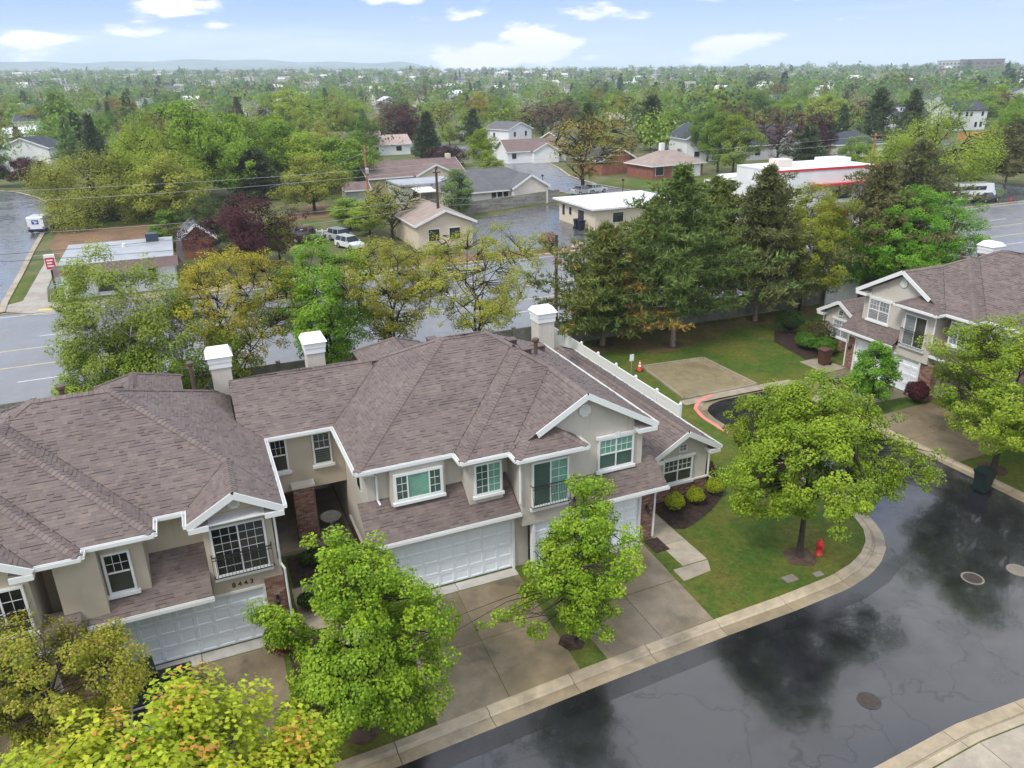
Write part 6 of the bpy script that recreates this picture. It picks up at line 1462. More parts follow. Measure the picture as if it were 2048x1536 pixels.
for i in range(24):
    p0, p1 = A.lerp(B, (i + .04) / 24), A.lerp(B, (i + .96) / 24); bb = MB(); bb.bar((p0.x, p0.y, .95), (p1.x, p1.y, .95), .06, 1.9 + rnd.uniform(-.06, .06)); bb.build('board', 'orange_fence', E_)
# left edge
house('carport', (-40, 226, 0), 12, 8, 3.0, .1, 'flat', 0, 'house_white', 'roof_white', 'long white flat-roofed carport at the left edge', [('F', 0, .8, 7, 1.5)], .8)
house('bungalow', (-47, 205, 0), 10, 8, 2.6, .1, 'gx', 1.5, 'house_cream', 'roof_white', 'cream bungalow with pale roof at the left edge', [('F', 2, 1, 1.6, 1.1)])
house('cottage', (-2.2, 133.0, 0), 9, 7, 2.7, .05, 'gx', 1.6, 'house_cream', 'roof_tan', 'cream cottage half hidden by the willows on the left', [('F', -2, 1.2, 1.8, .8)])
house('bungalow', (4, 168, 0), 12, 9, 2.8, 0, 'gx', 2.0, 'house_pale', 'roof_tan', 'tan-roofed bungalow deep among the left trees', [('F', -3, 1, 1.4, 1.1)])
house('bungalow', (27, 172, 0), 13, 9, 2.8, .1, 'gx', 2.0, 'house_tan', 'roof_tan', 'low tan bungalow left of the pink roof', [('F', -3, 1, 1.4, 1.1)])
# far landmarks
def far_box(name, x0, x1, ytop, D, depth, m, label, cat):
    c_ = (x0 + x1) / 2; d = ray(c_, ytop); t = D / math.hypot(d[0], d[1]); top = CAMH + t * d[2]; X, Y = t * d[0], t * d[1]; w_ = (x1 - x0) / px_per_m((X, Y, top)); z0 = rise(X, Y); az = -math.atan2(X, Y)
    o = empty(name, (X, Y, z0), label, cat, None, az); b = LMB(); b.box(-w_ / 2, w_ / 2, 0, depth, 0, top - z0); b.build('wall', m, o); b = LMB(); b.box(-w_ / 2 - .5, w_ / 2 + .5, -.5, depth + .5, top - z0 + .01, top - z0 + .8); b.build('roof', 'roof_grey', o)
    for k in range(2):
        for j in range(6): b = LMB(); b.box(-w_ * .42 + j * w_ * .15, -w_ * .42 + j * w_ * .15 + w_ * .09, -.12, .01, (top - z0) * (.25 + .35 * k), (top - z0) * (.45 + .35 * k)); b.build('window', 'glass_dim', o)
    return o
far_box('office_block', 1926, 2004, 119, 1500, 40, 'roof_brown', 'dark brown office block on the right horizon', 'office'); far_box('office_block', 1878, 1922, 122, 1650, 30, 'house_grey', 'pale grey office block left of the dark one on the horizon', 'office')
far_box('warehouse', 556, 592, 152, 1250, 40, 'house_white', 'bright white hall far off on the left plain', 'hall'); far_box('warehouse', 600, 640, 156, 1250, 40, 'house_white', 'long low white hall right of the bright one', 'hall'); far_box('warehouse', 300, 340, 166, 1100, 40, 'roof_brown', 'dark long hall on the far left plain', 'hall')
d = ray(1268, 153); t = 800 / math.hypot(d[0], d[1]); X, Y, tz = t * d[0], t * d[1], CAMH + t * d[2]; o = empty('church', (X, Y, rise(X, Y)), 'tiny white church steeple above the far trees', 'church'); h_ = tz - rise(X, Y)
b = LMB(); b.box(-9, 9, 0, 14, 0, 7); b.build('hall', 'house_white', o); b = LMB(); b.box(-1.6, 1.6, -2, 1.2, 0, h_ * .6); b.lathe([(1.7, h_ * .6), (1.0, h_ * .72), (.1, h_)], (0, -.4, 0), 8); b.build('steeple', 'house_white', o)

# ================================================================== vehicles
def vehicle(loc, rz, kind, m, label, s=1.0, name=None):
    K = {'suv': (4.7, 1.85, [(-2.35, .35), (2.35, .35), (2.35, .75), (2.25, .98), (1.15, 1.08), (-2.3, 1.08), (-2.35, .9)], [(1.15, 1.08), (.45, 1.68), (-2.0, 1.72), (-2.28, 1.08)]),
         'sedan': (4.6, 1.8, [(-2.3, .32), (2.3, .32), (2.3, .62), (2.15, .82), (.95, .95), (-1.5, .98), (-2.25, .92), (-2.3, .7)], [(.95, .95), (.2, 1.42), (-.95, 1.42), (-1.65, .97)]),
         'jeep': (4.0, 1.75, [(-2, .45), (2, .45), (2, 1.0), (.75, 1.12), (-2, 1.12)], [(.75, 1.12), (.5, 1.75), (-1.95, 1.75), (-1.98, 1.12)]),
         'pickup': (5.6, 1.95, [(-2.8, .45), (2.8, .45), (2.8, 1.0), (1.3, 1.15), (-2.8, 1.1)], [(1.3, 1.15), (.7, 1.8), (-.7, 1.8), (-.9, 1.12)]),
         'bus': (8.0, 2.4, [(-4, .45), (4, .45), (4, 1.5), (3.8, 1.6), (-4, 1.6)], [(3.8, 1.6), (3.5, 2.75), (-3.98, 2.75), (-4, 1.6)]),
         'van': (5.6, 2.0, [(-2.8, .4), (2.8, .4), (2.8, 1.0), (2.0, 1.2), (-2.8, 1.2)], [(2.0, 1.2), (1.3, 2.2), (-2.78, 2.25), (-2.8, 1.2)]),
         'motorhome': (7.5, 2.4, [(-3.75, .45), (3.75, .45), (3.75, 1.1), (3.0, 1.3), (-3.75, 1.3)], [(3.0, 1.3), (3.3, 2.3), (3.3, 3.0), (-3.75, 3.05), (-3.75, 1.3)])}[kind]
    L, W, body, cab = K
    o = empty(name or {'suv': 'parked_car', 'sedan': 'parked_car', 'jeep': 'parked_jeep', 'pickup': 'pickup_truck', 'bus': 'shuttle_bus', 'van': 'parked_van', 'motorhome': 'motorhome'}[kind], loc, label, {'bus': 'bus', 'van': 'van', 'motorhome': 'motorhome', 'pickup': 'truck'}.get(kind, 'car'), 'parked vehicles', rz); o.scale = (s, s, s)
    def loft(P, w0, w1, z0, z1):
        b = LMB(); n = len(P)
        def ww(z): return w0 + (w1 - w0) * max(0, min(1, (z - z0) / (z1 - z0)))
        i = b.pts([(x, -ww(z) / 2, z) for x, z in P]); b.pts([(x, ww(z) / 2, z) for x, z in P]); b.face(*range(i, i + n)); b.face(*reversed(range(i + n, i + 2 * n)))
        for k in range(n): b.face(i + k, i + n + k, i + n + (k + 1) % n, i + (k + 1) % n)
        return b
    loft(body, W, W, 0, 1).build('body', m, o, False, .05)
    zt = max(z for x, z in cab); zb = min(z for x, z in cab)
    big = kind in ('bus', 'van', 'motorhome')
    loft(cab, W - .04, W - (.12 if big else .42), zb, zt).build('cabin', m if big else 'glass_car', o, False, .03)
    if not big:
        xs = [x for x, z in cab if z > zt - .1]; wt = W - .40; b = LMB(); b.box(min(xs) - .05, max(xs) + .05, -wt / 2, wt / 2, zt - .005, zt + .035); b.build('roof', m, o)
        for sy in (-1, 1):
            for k in range(3): x = min(xs) + (max(xs) - min(xs)) * k / 2; b = LMB(); b.bar((x, sy * (W - .43) / 2, zt - .02), (x + (-.15 if k == 0 else .12 if k == 2 else 0), sy * (W - .06) / 2, zb + .01), .06, .05); b.build('pillar', m, o)
    else:
        g = LMB(); zz = zb + (zt - zb) * .2
        for sy in (-1, 1): g.box(-L / 2 + .5, L / 2 - 1.6, sy * (W / 2 - .04) - .02, sy * (W / 2 - .04) + .02, zz, zz + (zt - zb) * .5)
        g.box(-L / 2 - .01, -L / 2 + .03, -W * .36, W * .36, zz + .1, zz + (zt - zb) * .6); g.build('windows', 'glass_car', o)
        f = LMB(); (x1, z1), (x2, z2) = cab[0], cab[1]
        f.prism([(x1 + .02, -W * .42, z1 + .08), (x1 + .02, W * .42, z1 + .08), (x2 + .06, W * .38, z2 - .12), (x2 + .06, -W * .38, z2 - .12)], (.02, 0, 0)); f.build('windscreen', 'glass_car', o)
    wr = .34 if kind in ('sedan',) else .40
    for sx in (-L * .31, L * .32):
        for sy in (-1, 1):
            b = LMB(); b.tube([(sx, sy * (W / 2 - .20), wr), (sx, sy * (W / 2 + .01), wr)], wr, 16); w_ = b.build('wheel', 'tyre', o); b = LMB(); b.tube([(sx, sy * (W / 2 - .02), wr), (sx, sy * (W / 2 + .022), wr)], wr * .58, 12); b.build('rim', 'rim', w_)
    for sy in (-1, 1):
        z = body[2][1]; b = LMB(); b.box(L / 2 - .06, L / 2 + .015, sy * W * .36 - .18, sy * W * .36 + .18, z - .02, z + .13); b.build('headlight', 'lamp_clear', o); b = LMB(); b.box(-L / 2 - .02, -L / 2 + .05, sy * W * .42 - .1, sy * W * .42 + .1, .75, 1.0); b.build('tail_light', 'lamp_red', o)
        b = LMB(); b.box(cab[0][0] - .25, cab[0][0] - .1, sy * (W / 2 + .08) - .08, sy * (W / 2 + .08) + .08, zb + .03, zb + .16); b.build('mirror', m, o)
    if kind == 'suv':
        b = LMB()
        for sy in (-1, 1): b.bar((-1.6, sy * .58, zt + .07), (.2, sy * .58, zt + .07), .05, .04)
        for x in (-1.1, -.2): b.bar((x, -.57, zt + .09), (x, .57, zt + .09), .06, .03)
        b.build('roof_rack', 'rim', o)
    return o
vehicle((-3.0, 19.75, .115), 1.60, 'suv', 'car_black', 'black estate car with silver roof rails on the left driveway', 1.05)
# mail van seen from behind
q = G(84, 466); o = empty('mail_van', (q.x, q.y + 1.2, .02), 'white boxy mail van with blue eagle emblem driving away up the side street', 'van', None, math.radians(88 - 10))
b = LMB(); b.prism([(-1.95, -1.0, .42), (1.15, -1.0, .42), (2.1, -1.0, .45), (2.1, -1.0, .95), (1.45, -1.0, 1.15), (1.15, -1.0, 2.0), (.9, -1.0, 2.2), (-1.85, -1.0, 2.2), (-1.95, -1.0, 2.1)], (0, 2.0, 0)); b.build('body', 'car_white', o, False, .04)
b = LMB(); b.box(-1.99, 2.14, -1.02, 1.02, .40, .66); b.build('blue_band', 'sign_blue', o); b = LMB(); b.box(-2.12, -1.94, -.95, .95, .34, .56); b.build('bumper', 'tyre', o)
b = LMB(); b.prism([(1.24, -.85, 1.25), (1.24, .85, 1.25), (1.12, .8, 1.95), (1.12, -.8, 1.95)], (.06, 0, 0)); b.build('windscreen', 'glass_car', o)
for sy in (-1, 1): b = LMB(); b.box(.3, 1.0, sy * 1.0 - .02, sy * 1.0 + .02, 1.2, 1.85); b.build('side_window', 'glass_car', o); b = LMB(); b.box(1.1, 1.25, sy * 1.25 - .1, sy * 1.25 + .1, 1.45, 1.75); b.build('mirror', 'sign_white', o)
e = LMB(); e.box(-1.975, -1.955, -.42, .42, 1.28, 1.82); em = e.build('emblem', 'sign_blue', o)
e = LMB(); e.poly([(-1.98, .40, 1.72), (-1.98, .05, 1.66), (-1.98, -.40, 1.58), (-1.98, -.30, 1.52), (-1.98, .10, 1.56)]); e.poly([(-1.98, .10, 1.53), (-1.98, -.26, 1.48), (-1.98, -.10, 1.40), (-1.98, .22, 1.34), (-1.98, .02, 1.44)]); e.build('eagle', 'sign_white', em)
for sx in (-1.2, 1.45):
    for sy in (-1, 1): b = LMB(); b.tube([(sx, sy * .78, .33), (sx, sy * 1.0, .33)], .33, 14); w_ = b.build('wheel', 'tyre', o); b = LMB(); b.tube([(sx, sy * .95, .33), (sx, sy * 1.015, .33)], .18, 10); b.build('rim', 'rim', w_)
for sy in (-.85, .85): b = LMB(); b.box(-2.0, -1.94, sy - .08, sy + .08, .72, .95); b.build('tail_light', 'lamp_red', o)
def car_px(px, py, rz, kind, m, label, s=1.0): q = G(px, py); vehicle((q.x, q.y, .015), rz, kind, m, label, s)
car_px(617, 486, -.5, 'jeep', 'car_maroon', 'dark maroon jeep beside the white rail fence'); car_px(683, 482, -1.2, 'suv', 'car_silver', 'silver estate car beside the dark jeep', .85); car_px(700, 497, -1.2, 'suv', 'car_white', 'white estate car in front of the silver one', .85)
car_px(1188, 386, .25, 'sedan', 'car_white', 'white saloon parked on the back street'); car_px(1166, 389, .25, 'sedan', 'car_silver', 'pale saloon hidden behind the flat white roof')
car_px(922, 250 + 28, 1.2, 'pickup', 'car_white', 'white pickup beside the far white chimney house'); car_px(823, 285, 1.2, 'sedan', 'car_silver', 'silver saloon on the far street behind the pink roof')
car_px(1926, 404, -.3, 'bus', 'car_white', 'white shuttle bus with dark windows on the right'); car_px(1970, 404, .1, 'sedan', 'car_black', 'black saloon in front of the shuttle bus'); car_px(1940, 366, .1, 'sedan', 'car_red', 'red car under the dark right-hand pine'); car_px(1915, 376, .3, 'sedan', 'car_silver', 'silver car behind the shuttle bus')
car_px(1500, 392, .1, 'motorhome', 'car_white', 'white motorhome behind the tall pine'); car_px(1440, 385, .1, 'van', 'car_white', 'white van left of the motorhome'); car_px(1560, 440, .6, 'pickup', 'car_white', 'white pickup in front of the shop'); car_px(1600, 425, .3, 'van', 'car_white', 'white van at the shop corner'); car_px(1672, 432, .1, 'sedan', 'car_red', 'red car between the pines near the shop'); car_px(1330, 398, .1, 'pickup', 'car_black', 'dark pickup at the end of the back street'); car_px(1545, 415, .2, 'suv', 'car_white', 'white estate car behind the slim pine'); car_px(1575, 452, .4, 'sedan', 'car_white', 'white saloon nearest the boulevard by the shop')
# white rail fences
def rail_fence(px, label, n=6, h=1.2):
    P = [G(*p) for p in px]; E_ = empty('rail_fence', tuple(P[0]), label, 'fence', 'white rail fences')
    for a, c_ in zip(P, P[1:]):
        for i in range(n + 1): p = a.lerp(c_, i / n); b = MB(); b.box(p.x - .07, p.x + .07, p.y - .07, p.y + .07, 0, h + .1); b.build('post', 'vinyl', E_)
        for z in (.35, .7, 1.08): b = MB(); b.bar((a.x, a.y, z * h / 1.2), (c_.x, c_.y, z * h / 1.2), .04, .14); b.build('rail', 'vinyl', E_)
rail_fence(((602, 482), (668, 478)), 'white rail fence behind the dark jeep'); rail_fence(((338, 500), (380, 496)), 'white rail fence beside the brick outbuilding'); rail_fence(((985, 315), (1062, 312)), 'white rail fence before the white two-storey house'); rail_fence(((785, 274), (815, 277)), 'white rail fence on the far street', 4)
for k, (px, py, r) in enumerate(((1150, 496, .5), (1128, 502, .35), (1140, 505, .3), (1163, 489, .4))):
    q = G(px, py); b = LMB(); rg_ = random.Random(k); b.lathe([(r * .8, 0), (r, r * .3), (r * .75, r * .7), (r * .2, r * .85)], n=9); b.v = [(x * rg_.uniform(.8, 1.2), y * rg_.uniform(.8, 1.2), z) for x, y, z in b.v]
    o = b.build('boulder', 'rock'); o.location = (q.x, q.y, 0); tag(o, ('largest pale boulder at the parking lot edge', 'low boulder left of the largest one', 'small boulder nearest the boulevard', 'boulder under the rusty pine branches')[k], 'boulder', 'boulders')
q = G(1097, 500); put_shrub((q.x, q.y, 0), shrub_mesh(240, 1.1, 1.9, ((.10, .11, .05), (.20, .19, .09)), 1800, .12, (.38, .24, .18), .9), 'round grey-green bush with pinkish top in the parking lot')

# ================================================================== trees behind the boulevard
NEU = ((.62, .62, .62), (1.0, 1.0, 1.0))
PROTO = {
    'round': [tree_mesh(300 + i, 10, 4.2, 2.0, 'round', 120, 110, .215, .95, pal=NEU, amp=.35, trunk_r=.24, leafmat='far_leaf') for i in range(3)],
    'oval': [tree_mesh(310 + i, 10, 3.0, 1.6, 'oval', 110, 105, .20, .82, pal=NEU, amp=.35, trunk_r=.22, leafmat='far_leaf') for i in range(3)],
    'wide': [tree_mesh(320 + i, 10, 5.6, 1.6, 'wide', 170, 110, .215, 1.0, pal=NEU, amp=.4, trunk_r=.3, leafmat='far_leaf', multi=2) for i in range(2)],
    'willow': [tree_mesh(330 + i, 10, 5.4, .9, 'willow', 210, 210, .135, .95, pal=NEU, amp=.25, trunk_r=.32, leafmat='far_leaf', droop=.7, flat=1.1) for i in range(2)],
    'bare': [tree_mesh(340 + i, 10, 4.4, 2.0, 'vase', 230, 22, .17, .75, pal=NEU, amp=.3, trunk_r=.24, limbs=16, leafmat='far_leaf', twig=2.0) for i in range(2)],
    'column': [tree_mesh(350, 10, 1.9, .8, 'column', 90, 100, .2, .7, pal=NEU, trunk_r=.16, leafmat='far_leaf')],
    'spruce': [conifer_mesh(360 + i, 10, 2.4, .6, 20, 7, 6, .62, NEU, kind='spruce', blades=6) for i in range(2)],
    'pine': [conifer_mesh(365 + i, 10, 3.0, 1.4, 18, 7, 6, .66, NEU, kind='pine', blades=6) for i in range(2)]}
PRAD = {'round': 4.2, 'oval': 3.0, 'wide': 5.6, 'willow': 5.4, 'bare': 4.4, 'column': 1.9, 'spruce': 2.4, 'pine': 3.0}
TC = {'green': (.25, .39, .045), 'lime': (.34, .45, .05), 'olive': (.36, .39, .065), 'dark': (.10, .135, .05), 'purple': (.11, .04, .048), 'brown': (.23, .16, .10), 'rust': (.25, .125, .085), 'bluegreen': (.22, .32, .11), 'deep': (.18, .30, .04), 'yellow': (.36, .31, .045), 'tan': (.33, .23, .14)}
NAME = {'round': 'broadleaf_tree', 'oval': 'broadleaf_tree', 'wide': 'broadleaf_tree', 'willow': 'willow_tree', 'bare': 'budding_tree', 'column': 'poplar_tree', 'spruce': 'spruce_tree', 'pine': 'pine_tree'}
tcount = [0]
def mid_tree(px, yb, yt, rpx, kind, col, label, group='trees behind the boulevard', D=None):
    if D is None: p = G(px, yb)
    else: d = ray(px, yb); t = D / math.hypot(d[0], d[1]); p = Vector((t * d[0], t * d[1], 0))
    h = ONY(px, yt, p.y).z; k = px_per_m((p.x, p.y, h / 2)); r = rpx / k; tcount[0] += 1; i = tcount[0]
    c_ = TC[col]; j = 1 + .12 * math.sin(i * 12.9); me = PROTO[kind][i % len(PROTO[kind])]
    return put_tree(NAME[kind], me, (p.x, p.y, rise(p.x, p.y)), label, 'tree', group, i * 1.7, (r / PRAD[kind], r / PRAD[kind], h / 10), (c_[0] * j, c_[1] * j, c_[2] * j, 1))
MT = [ # px, base y, top y, radius px, kind, colour, label
 (200, 440, 285, 112, 'willow', 'olive', 'wide olive willow with dark leaning trunk near the mail van'), (300, 425, 245, 95, 'willow', 'lime', 'yellow-green willow right of the wide olive one'), (395, 400, 196, 98, 'wide', 'green', 'biggest rounded green tree on the left'),
 (350, 445, 310, 72, 'round', 'olive', 'olive tree in front of the cream cottage'), (480, 395, 222, 78, 'wide', 'green', 'tall green tree behind the purple beech'), (568, 380, 238, 58, 'oval', 'green', 'upright fresh green tree in the left centre'), (628, 385, 270, 62, 'round', 'lime', 'light green tree left of the transformer pole'),
 (685, 385, 258, 56, 'oval', 'green', 'dark green tree touching the transformer pole'), (722, 350, 262, 32, 'round', 'deep', 'rounded green tree above the brown bungalow'), (630, 425, 315, 62, 'round', 'olive', 'olive thicket before the yard soil'), (520, 400, 300, 60, 'pine', 'dark', 'dark evergreen behind the purple beech'),
 (130, 300, 182, 30, 'oval', 'deep', 'tall pointed green tree on the far left'), (112, 320, 240, 42, 'round', 'green', 'pale green rounded tree above the purple shrubby tree'), (165, 320, 225, 26, 'pine', 'dark', 'dark evergreen right of the tall pointed tree'), (62, 372, 312, 40, 'wide', 'purple', 'dark purple tree at the street bend'), (182, 310, 250, 22, 'bare', 'brown', 'small dark bare tree on the left'), (175, 290, 232, 18, 'oval', 'tan', 'pale tan tree beside the tall pointed one'), (230, 285, 222, 32, 'round', 'deep', 'dense green tree below the small spruce'), (225, 270, 205, 10, 'spruce', 'dark', 'small dark spruce on the left'),
 (508, 540, 392, 80, 'wide', 'purple', 'large dark purple beech with drooping crown'), (425, 505, 386, 46, 'wide', 'dark', 'dark rounded evergreen left of the purple beech'), (468, 480, 400, 30, 'pine', 'dark', 'dark conifer between the round evergreen and the beech'), (560, 520, 430, 34, 'round', 'olive', 'olive bush right of the purple beech'), (345, 500, 420, 28, 'column', 'deep', 'slim dark tree at the white rail fence'),
 (582, 275, 178, 62, 'wide', 'lime', 'large bright yellow-green tree in the left distance'), (640, 262, 192, 36, 'round', 'green', 'green tree right of the bright yellow-green one'), (700, 270, 195, 36, 'round', 'lime', 'light rounded tree above the dark red one'), (682, 285, 225, 24, 'round', 'purple', 'dark red rounded tree in the middle distance'), (762, 280, 232, 26, 'round', 'yellow', 'yellowish tree left of the tall spruce'), (795, 280, 205, 36, 'bare', 'brown', 'reddish brown budding tree left of the tall spruce'), (818, 270, 232, 22, 'round', 'green', 'small green tree touching the tall spruce'),
 (857, 318, 226, 30, 'spruce', 'dark', 'tall dense dark spruce in the centre'), (898, 335, 290, 40, 'wide', 'purple', 'low dark red tree under the tall spruce'), (948, 300, 220, 26, 'pine', 'dark', 'dark pine left of the white two-storey house'), (900, 290, 248, 20, 'round', 'lime', 'small round lime tree before the chimney house'), (968, 345, 255, 26, 'oval', 'lime', 'slender lime tree left of the white bungalow'), (985, 350, 310, 24, 'round', 'lime', 'low lime bush at the street bend'), (1030, 262, 218, 34, 'round', 'lime', 'lime tree behind the white two-storey house'),
 (918, 440, 335, 34, 'oval', 'bluegreen', 'soft green tree in front of the grey hip roof'), (785, 480, 365, 62, 'bare', 'olive', 'thin brown-green tree left of the cream cottage'), (740, 470, 400, 42, 'round', 'lime', 'low lime bush beside the estate cars'), (700, 460, 395, 40, 'oval', 'green', 'green tree above the parked estate cars'), (790, 372, 335, 25, 'bare', 'brown', 'small bare shrubby tree before the beige gable'),
 (1085, 290, 205, 52, 'bare', 'brown', 'large brown bare tree right of the white two-storey house'), (1125, 290, 200, 45, 'bare', 'brown', 'greyish bare tree next to the large brown one'), (1165, 388, 232, 85, 'bare', 'yellow', 'spreading budding yellow-green tree with dark trunk on the back street'), (1215, 330, 262, 40, 'oval', 'green', 'green tree right of the spreading budding one'), (1350, 305, 222, 46, 'round', 'green', 'rounded light green tree above the brick bungalow'), (1300, 300, 195, 40, 'pine', 'dark', 'dark pine above the brick bungalow'), (1380, 318, 285, 40, 'wide', 'purple', 'dark red hedge-like tree behind the brick bungalow'),
 (1435, 345, 222, 30, 'oval', 'green', 'tall bright green tree right of the brick bungalow'), (1465, 350, 225, 34, 'oval', 'lime', 'tall lime tree beside the bright green one'), (1490, 270, 215, 26, 'round', 'lime', 'small lime tree in front of the lamp'), (1552, 338, 215, 52, 'bare', 'rust', 'dark rust bare tree before the grey houses'), (1610, 345, 255, 46, 'pine', 'dark', 'grey-green spreading pine before the grey house'), (1708, 345, 272, 36, 'round', 'green', 'rounded green tree before the dark hip roof'), (1640, 270, 188, 58, 'wide', 'lime', 'wide bright lime tree above the grey house'), (1745, 300, 182, 46, 'pine', 'dark', 'tall dark pine above the dark hip roof'), (1815, 290, 182, 36, 'pine', 'dark', 'dark pine left of the white townhouses'),
 (1852, 388, 218, 112, 'willow', 'lime', 'huge lime weeping willow right of centre'), (1985, 330, 262, 26, 'oval', 'green', 'narrow green tree below the orange fence'), (2035, 330, 235, 30, 'pine', 'dark', 'dark tree at the right edge below the townhouses'), (1900, 265, 235, 20, 'round', 'dark', 'dark rounded bush beside the white townhouse'), (1960, 250, 190, 40, 'round', 'green', 'rounded green tree behind the white townhouses'), (2010, 240, 185, 38, 'bare', 'brown', 'brownish tree right of the white townhouses'),
 (1560, 240, 185, 44, 'round', 'deep', 'green tree in the right middle distance'), (1480, 235, 180, 44, 'round', 'green', 'green tree above the small lamp'), (1420, 232, 175, 40, 'oval', 'olive', 'olive tree in the right middle distance'), (1250, 260, 190, 40, 'bare', 'olive', 'birch-like pale tree above the barn roof'), (1170, 240, 190, 40, 'round', 'green', 'green tree behind the bare ones'), (20, 260, 205, 30, 'round', 'olive', 'olive tree at the far left edge'), (268, 260, 215, 26, 'round', 'lime', 'lime tree left of the biggest rounded one'), (50, 290, 255, 16, 'round', 'deep', 'small dark bush by the carport'), (285, 330, 268, 48, 'round', 'lime', 'light green tree below the distant tan pole')]
for a in MT: mid_tree(*a)
# ---- individual trees and houses of the suburb, then the far wood as one mass
PROT = [(985, 1070, 250, 310, 190), (1025, 1120, 285, 335, 160), (735, 820, 280, 312, 195), (760, 915, 305, 352, 125), (1285, 1410, 312, 366, 120), (1250, 1325, 300, 350, 130), (1835, 2000, 205, 285, 175), (1500, 1780, 248, 335, 125), (0, 85, 280, 345, 205), (940, 1100, 335, 420, 105), (800, 960, 335, 400, 110), (1100, 1260, 340, 470, 70), (900, 945, 245, 290, 190)]
def proj(p):
    c_ = RC @ (np.array(p, float) - np.array([0, 0, CAMH])); return 1024 + FPX * c_[0] / c_[2], 768 + FPX * c_[1] / c_[2]
rs = np.random.default_rng(5)
def blocked(x, y, r, h):
    D = math.hypot(x, y); u, v = proj((x, y, h)); u2, v2 = proj((x, y, 0)); k = px_per_m((x, y, 0)) * r
    return any(u + k > a and u - k < b and v < d and v2 > c_ and y < Yd for a, b, c_, d, Yd in PROT)
zone = lambda u: 'far left' if u < 420 else 'left middle' if u < 860 else 'centre' if u < 1260 else 'right middle' if u < 1660 else 'far right'
n = 0; tries = 0
occ = []
while n < 205 and tries < 9000:
    tries += 1; D = 150 + 520 * rs.uniform() ** 1.25; u = rs.uniform(-60, 2110); d = ray(u, 250); t = D / math.hypot(d[0], d[1]); x, y = t * d[0], t * d[1]
    if y < 122 and x < 70: continue
    if abs(x - np.interp(y, [p[1] for p in BS], [p[0] for p in BS])) < 9 and y < 300: continue
    kind = rs.choice(['round', 'oval', 'wide', 'bare', 'pine', 'spruce', 'round', 'round', 'oval']); h = rs.uniform(7, 13) * (1.05 if kind in ('wide', 'pine') else .95); r = h / 10 * PRAD[kind] * rs.uniform(.8, 1.1)
    if blocked(x, y, r, h) or any((x - a) ** 2 + (y - b) ** 2 < (r * .9) ** 2 for a, b in occ): continue
    col = rs.choice(['dark', 'dark', 'bluegreen']) if kind in ('pine', 'spruce') else rs.choice(['brown', 'olive', 'olive', 'brown', 'rust']) if kind == 'bare' else rs.choice(['green', 'green', 'lime', 'olive', 'deep', 'bluegreen', 'yellow', 'purple', 'deep', 'green'])
    occ.append((x, y)); c_ = TC[col]; j = rs.uniform(.85, 1.2); n += 1; zz = zone(u)
    put_tree(NAME[kind], PROTO[kind][n % len(PROTO[kind])], (x, y, rise(x, y)), f'{ {"round": "rounded", "oval": "upright", "wide": "spreading", "bare": "thin budding", "pine": "dark pine-like", "spruce": "pointed"}[kind]} {col if col != "bluegreen" else "blue-green"} tree in the suburb, {zz} of the photo', 'tree', f'{kind} {col} suburb trees {zz}', rs.uniform(0, 6), (r / PRAD[kind], r / PRAD[kind], h / 10), (c_[0] * j, c_[1] * j, c_[2] * j, 1))
hn = 0; tries = 0; hocc = []
styles = [('house_white', 'roof_grey'), ('house_cream', 'roof_tan'), ('house_pale', 'roof_brown'), ('house_white', 'roof_dark'), ('house_tan', 'roof_grey'), ('house_brick', 'roof_pink'), ('house_white', 'roof_white')]
HP = []
for i, (wm, rm) in enumerate(styles):
    o = house('suburban_house', (0, 0, 0), 11 + i % 3, 8.5, 2.8 if i % 3 else 5.0, 0, ('gx', 'hip', 'gx', 'gy')[i % 4], 2.1, wm, rm, None, [('F', -3, 1, 1.6, 1.2), ('F', 3, 1, 1.6, 1.2)], .4, .2); HP.append(o)
used = set()
while hn < 78 and tries < 6000:
    tries += 1; D = 190 + 620 * rs.uniform() ** 1.1; u = rs.uniform(-40, 2090); d = ray(u, 250); t = D / math.hypot(d[0], d[1]); x, y = t * d[0], t * d[1]
    if u > 1250 and D < 420 and rs.uniform() < .75: continue
    if abs(x - np.interp(y, [p[1] for p in BS], [p[0] for p in BS])) < 14 and y < 300: continue
    if any((x - a) ** 2 + (y - b) ** 2 < 22 ** 2 for a, b in hocc) or blocked(x, y, 7, 5): continue
    i = int(rs.integers(0, len(HP))); o = HP[i] if i not in used else copy_tree(HP[i]); used.add(i); hocc.append((x, y)); hn += 1
    o.location = (x, y, rise(x, y)); o.rotation_euler = (0, 0, rs.choice([0, 1.57, .3, -.4]) + rs.normal() * .1)
    wm, rm = styles[i]; tag(o, f'{wm[6:]} walled suburban house with {rm[5:]} roof among the trees, {zone(u)} of the photo', 'house', f'{wm[6:]} {rm[5:]} suburb houses {zone(u)}')
for i, o in enumerate(HP):
    if i not in used:
        for ch in list(o.children_recursive): bpy.data.objects.remove(ch)
        bpy.data.objects.remove(o)
# alike neighbours are told apart by their order across the photograph
seen = {}
for o in COL.objects:
    if o.parent is None and 'suburb' in str(o.get('group', '')): seen.setdefault(o['label'], []).append(o)
ORD = ['first', 'second', 'third', 'fourth', 'fifth', 'sixth', 'seventh', 'eighth', 'ninth', 'tenth', 'eleventh', 'twelfth']
for lb, L in seen.items():
    if len(L) > 1:
        L.sort(key=lambda o: proj(o.location)[0])
        for i, o in enumerate(L): o['label'] = lb.replace(' of the photo', '') + f', {ORD[min(i, 11)]} from left'
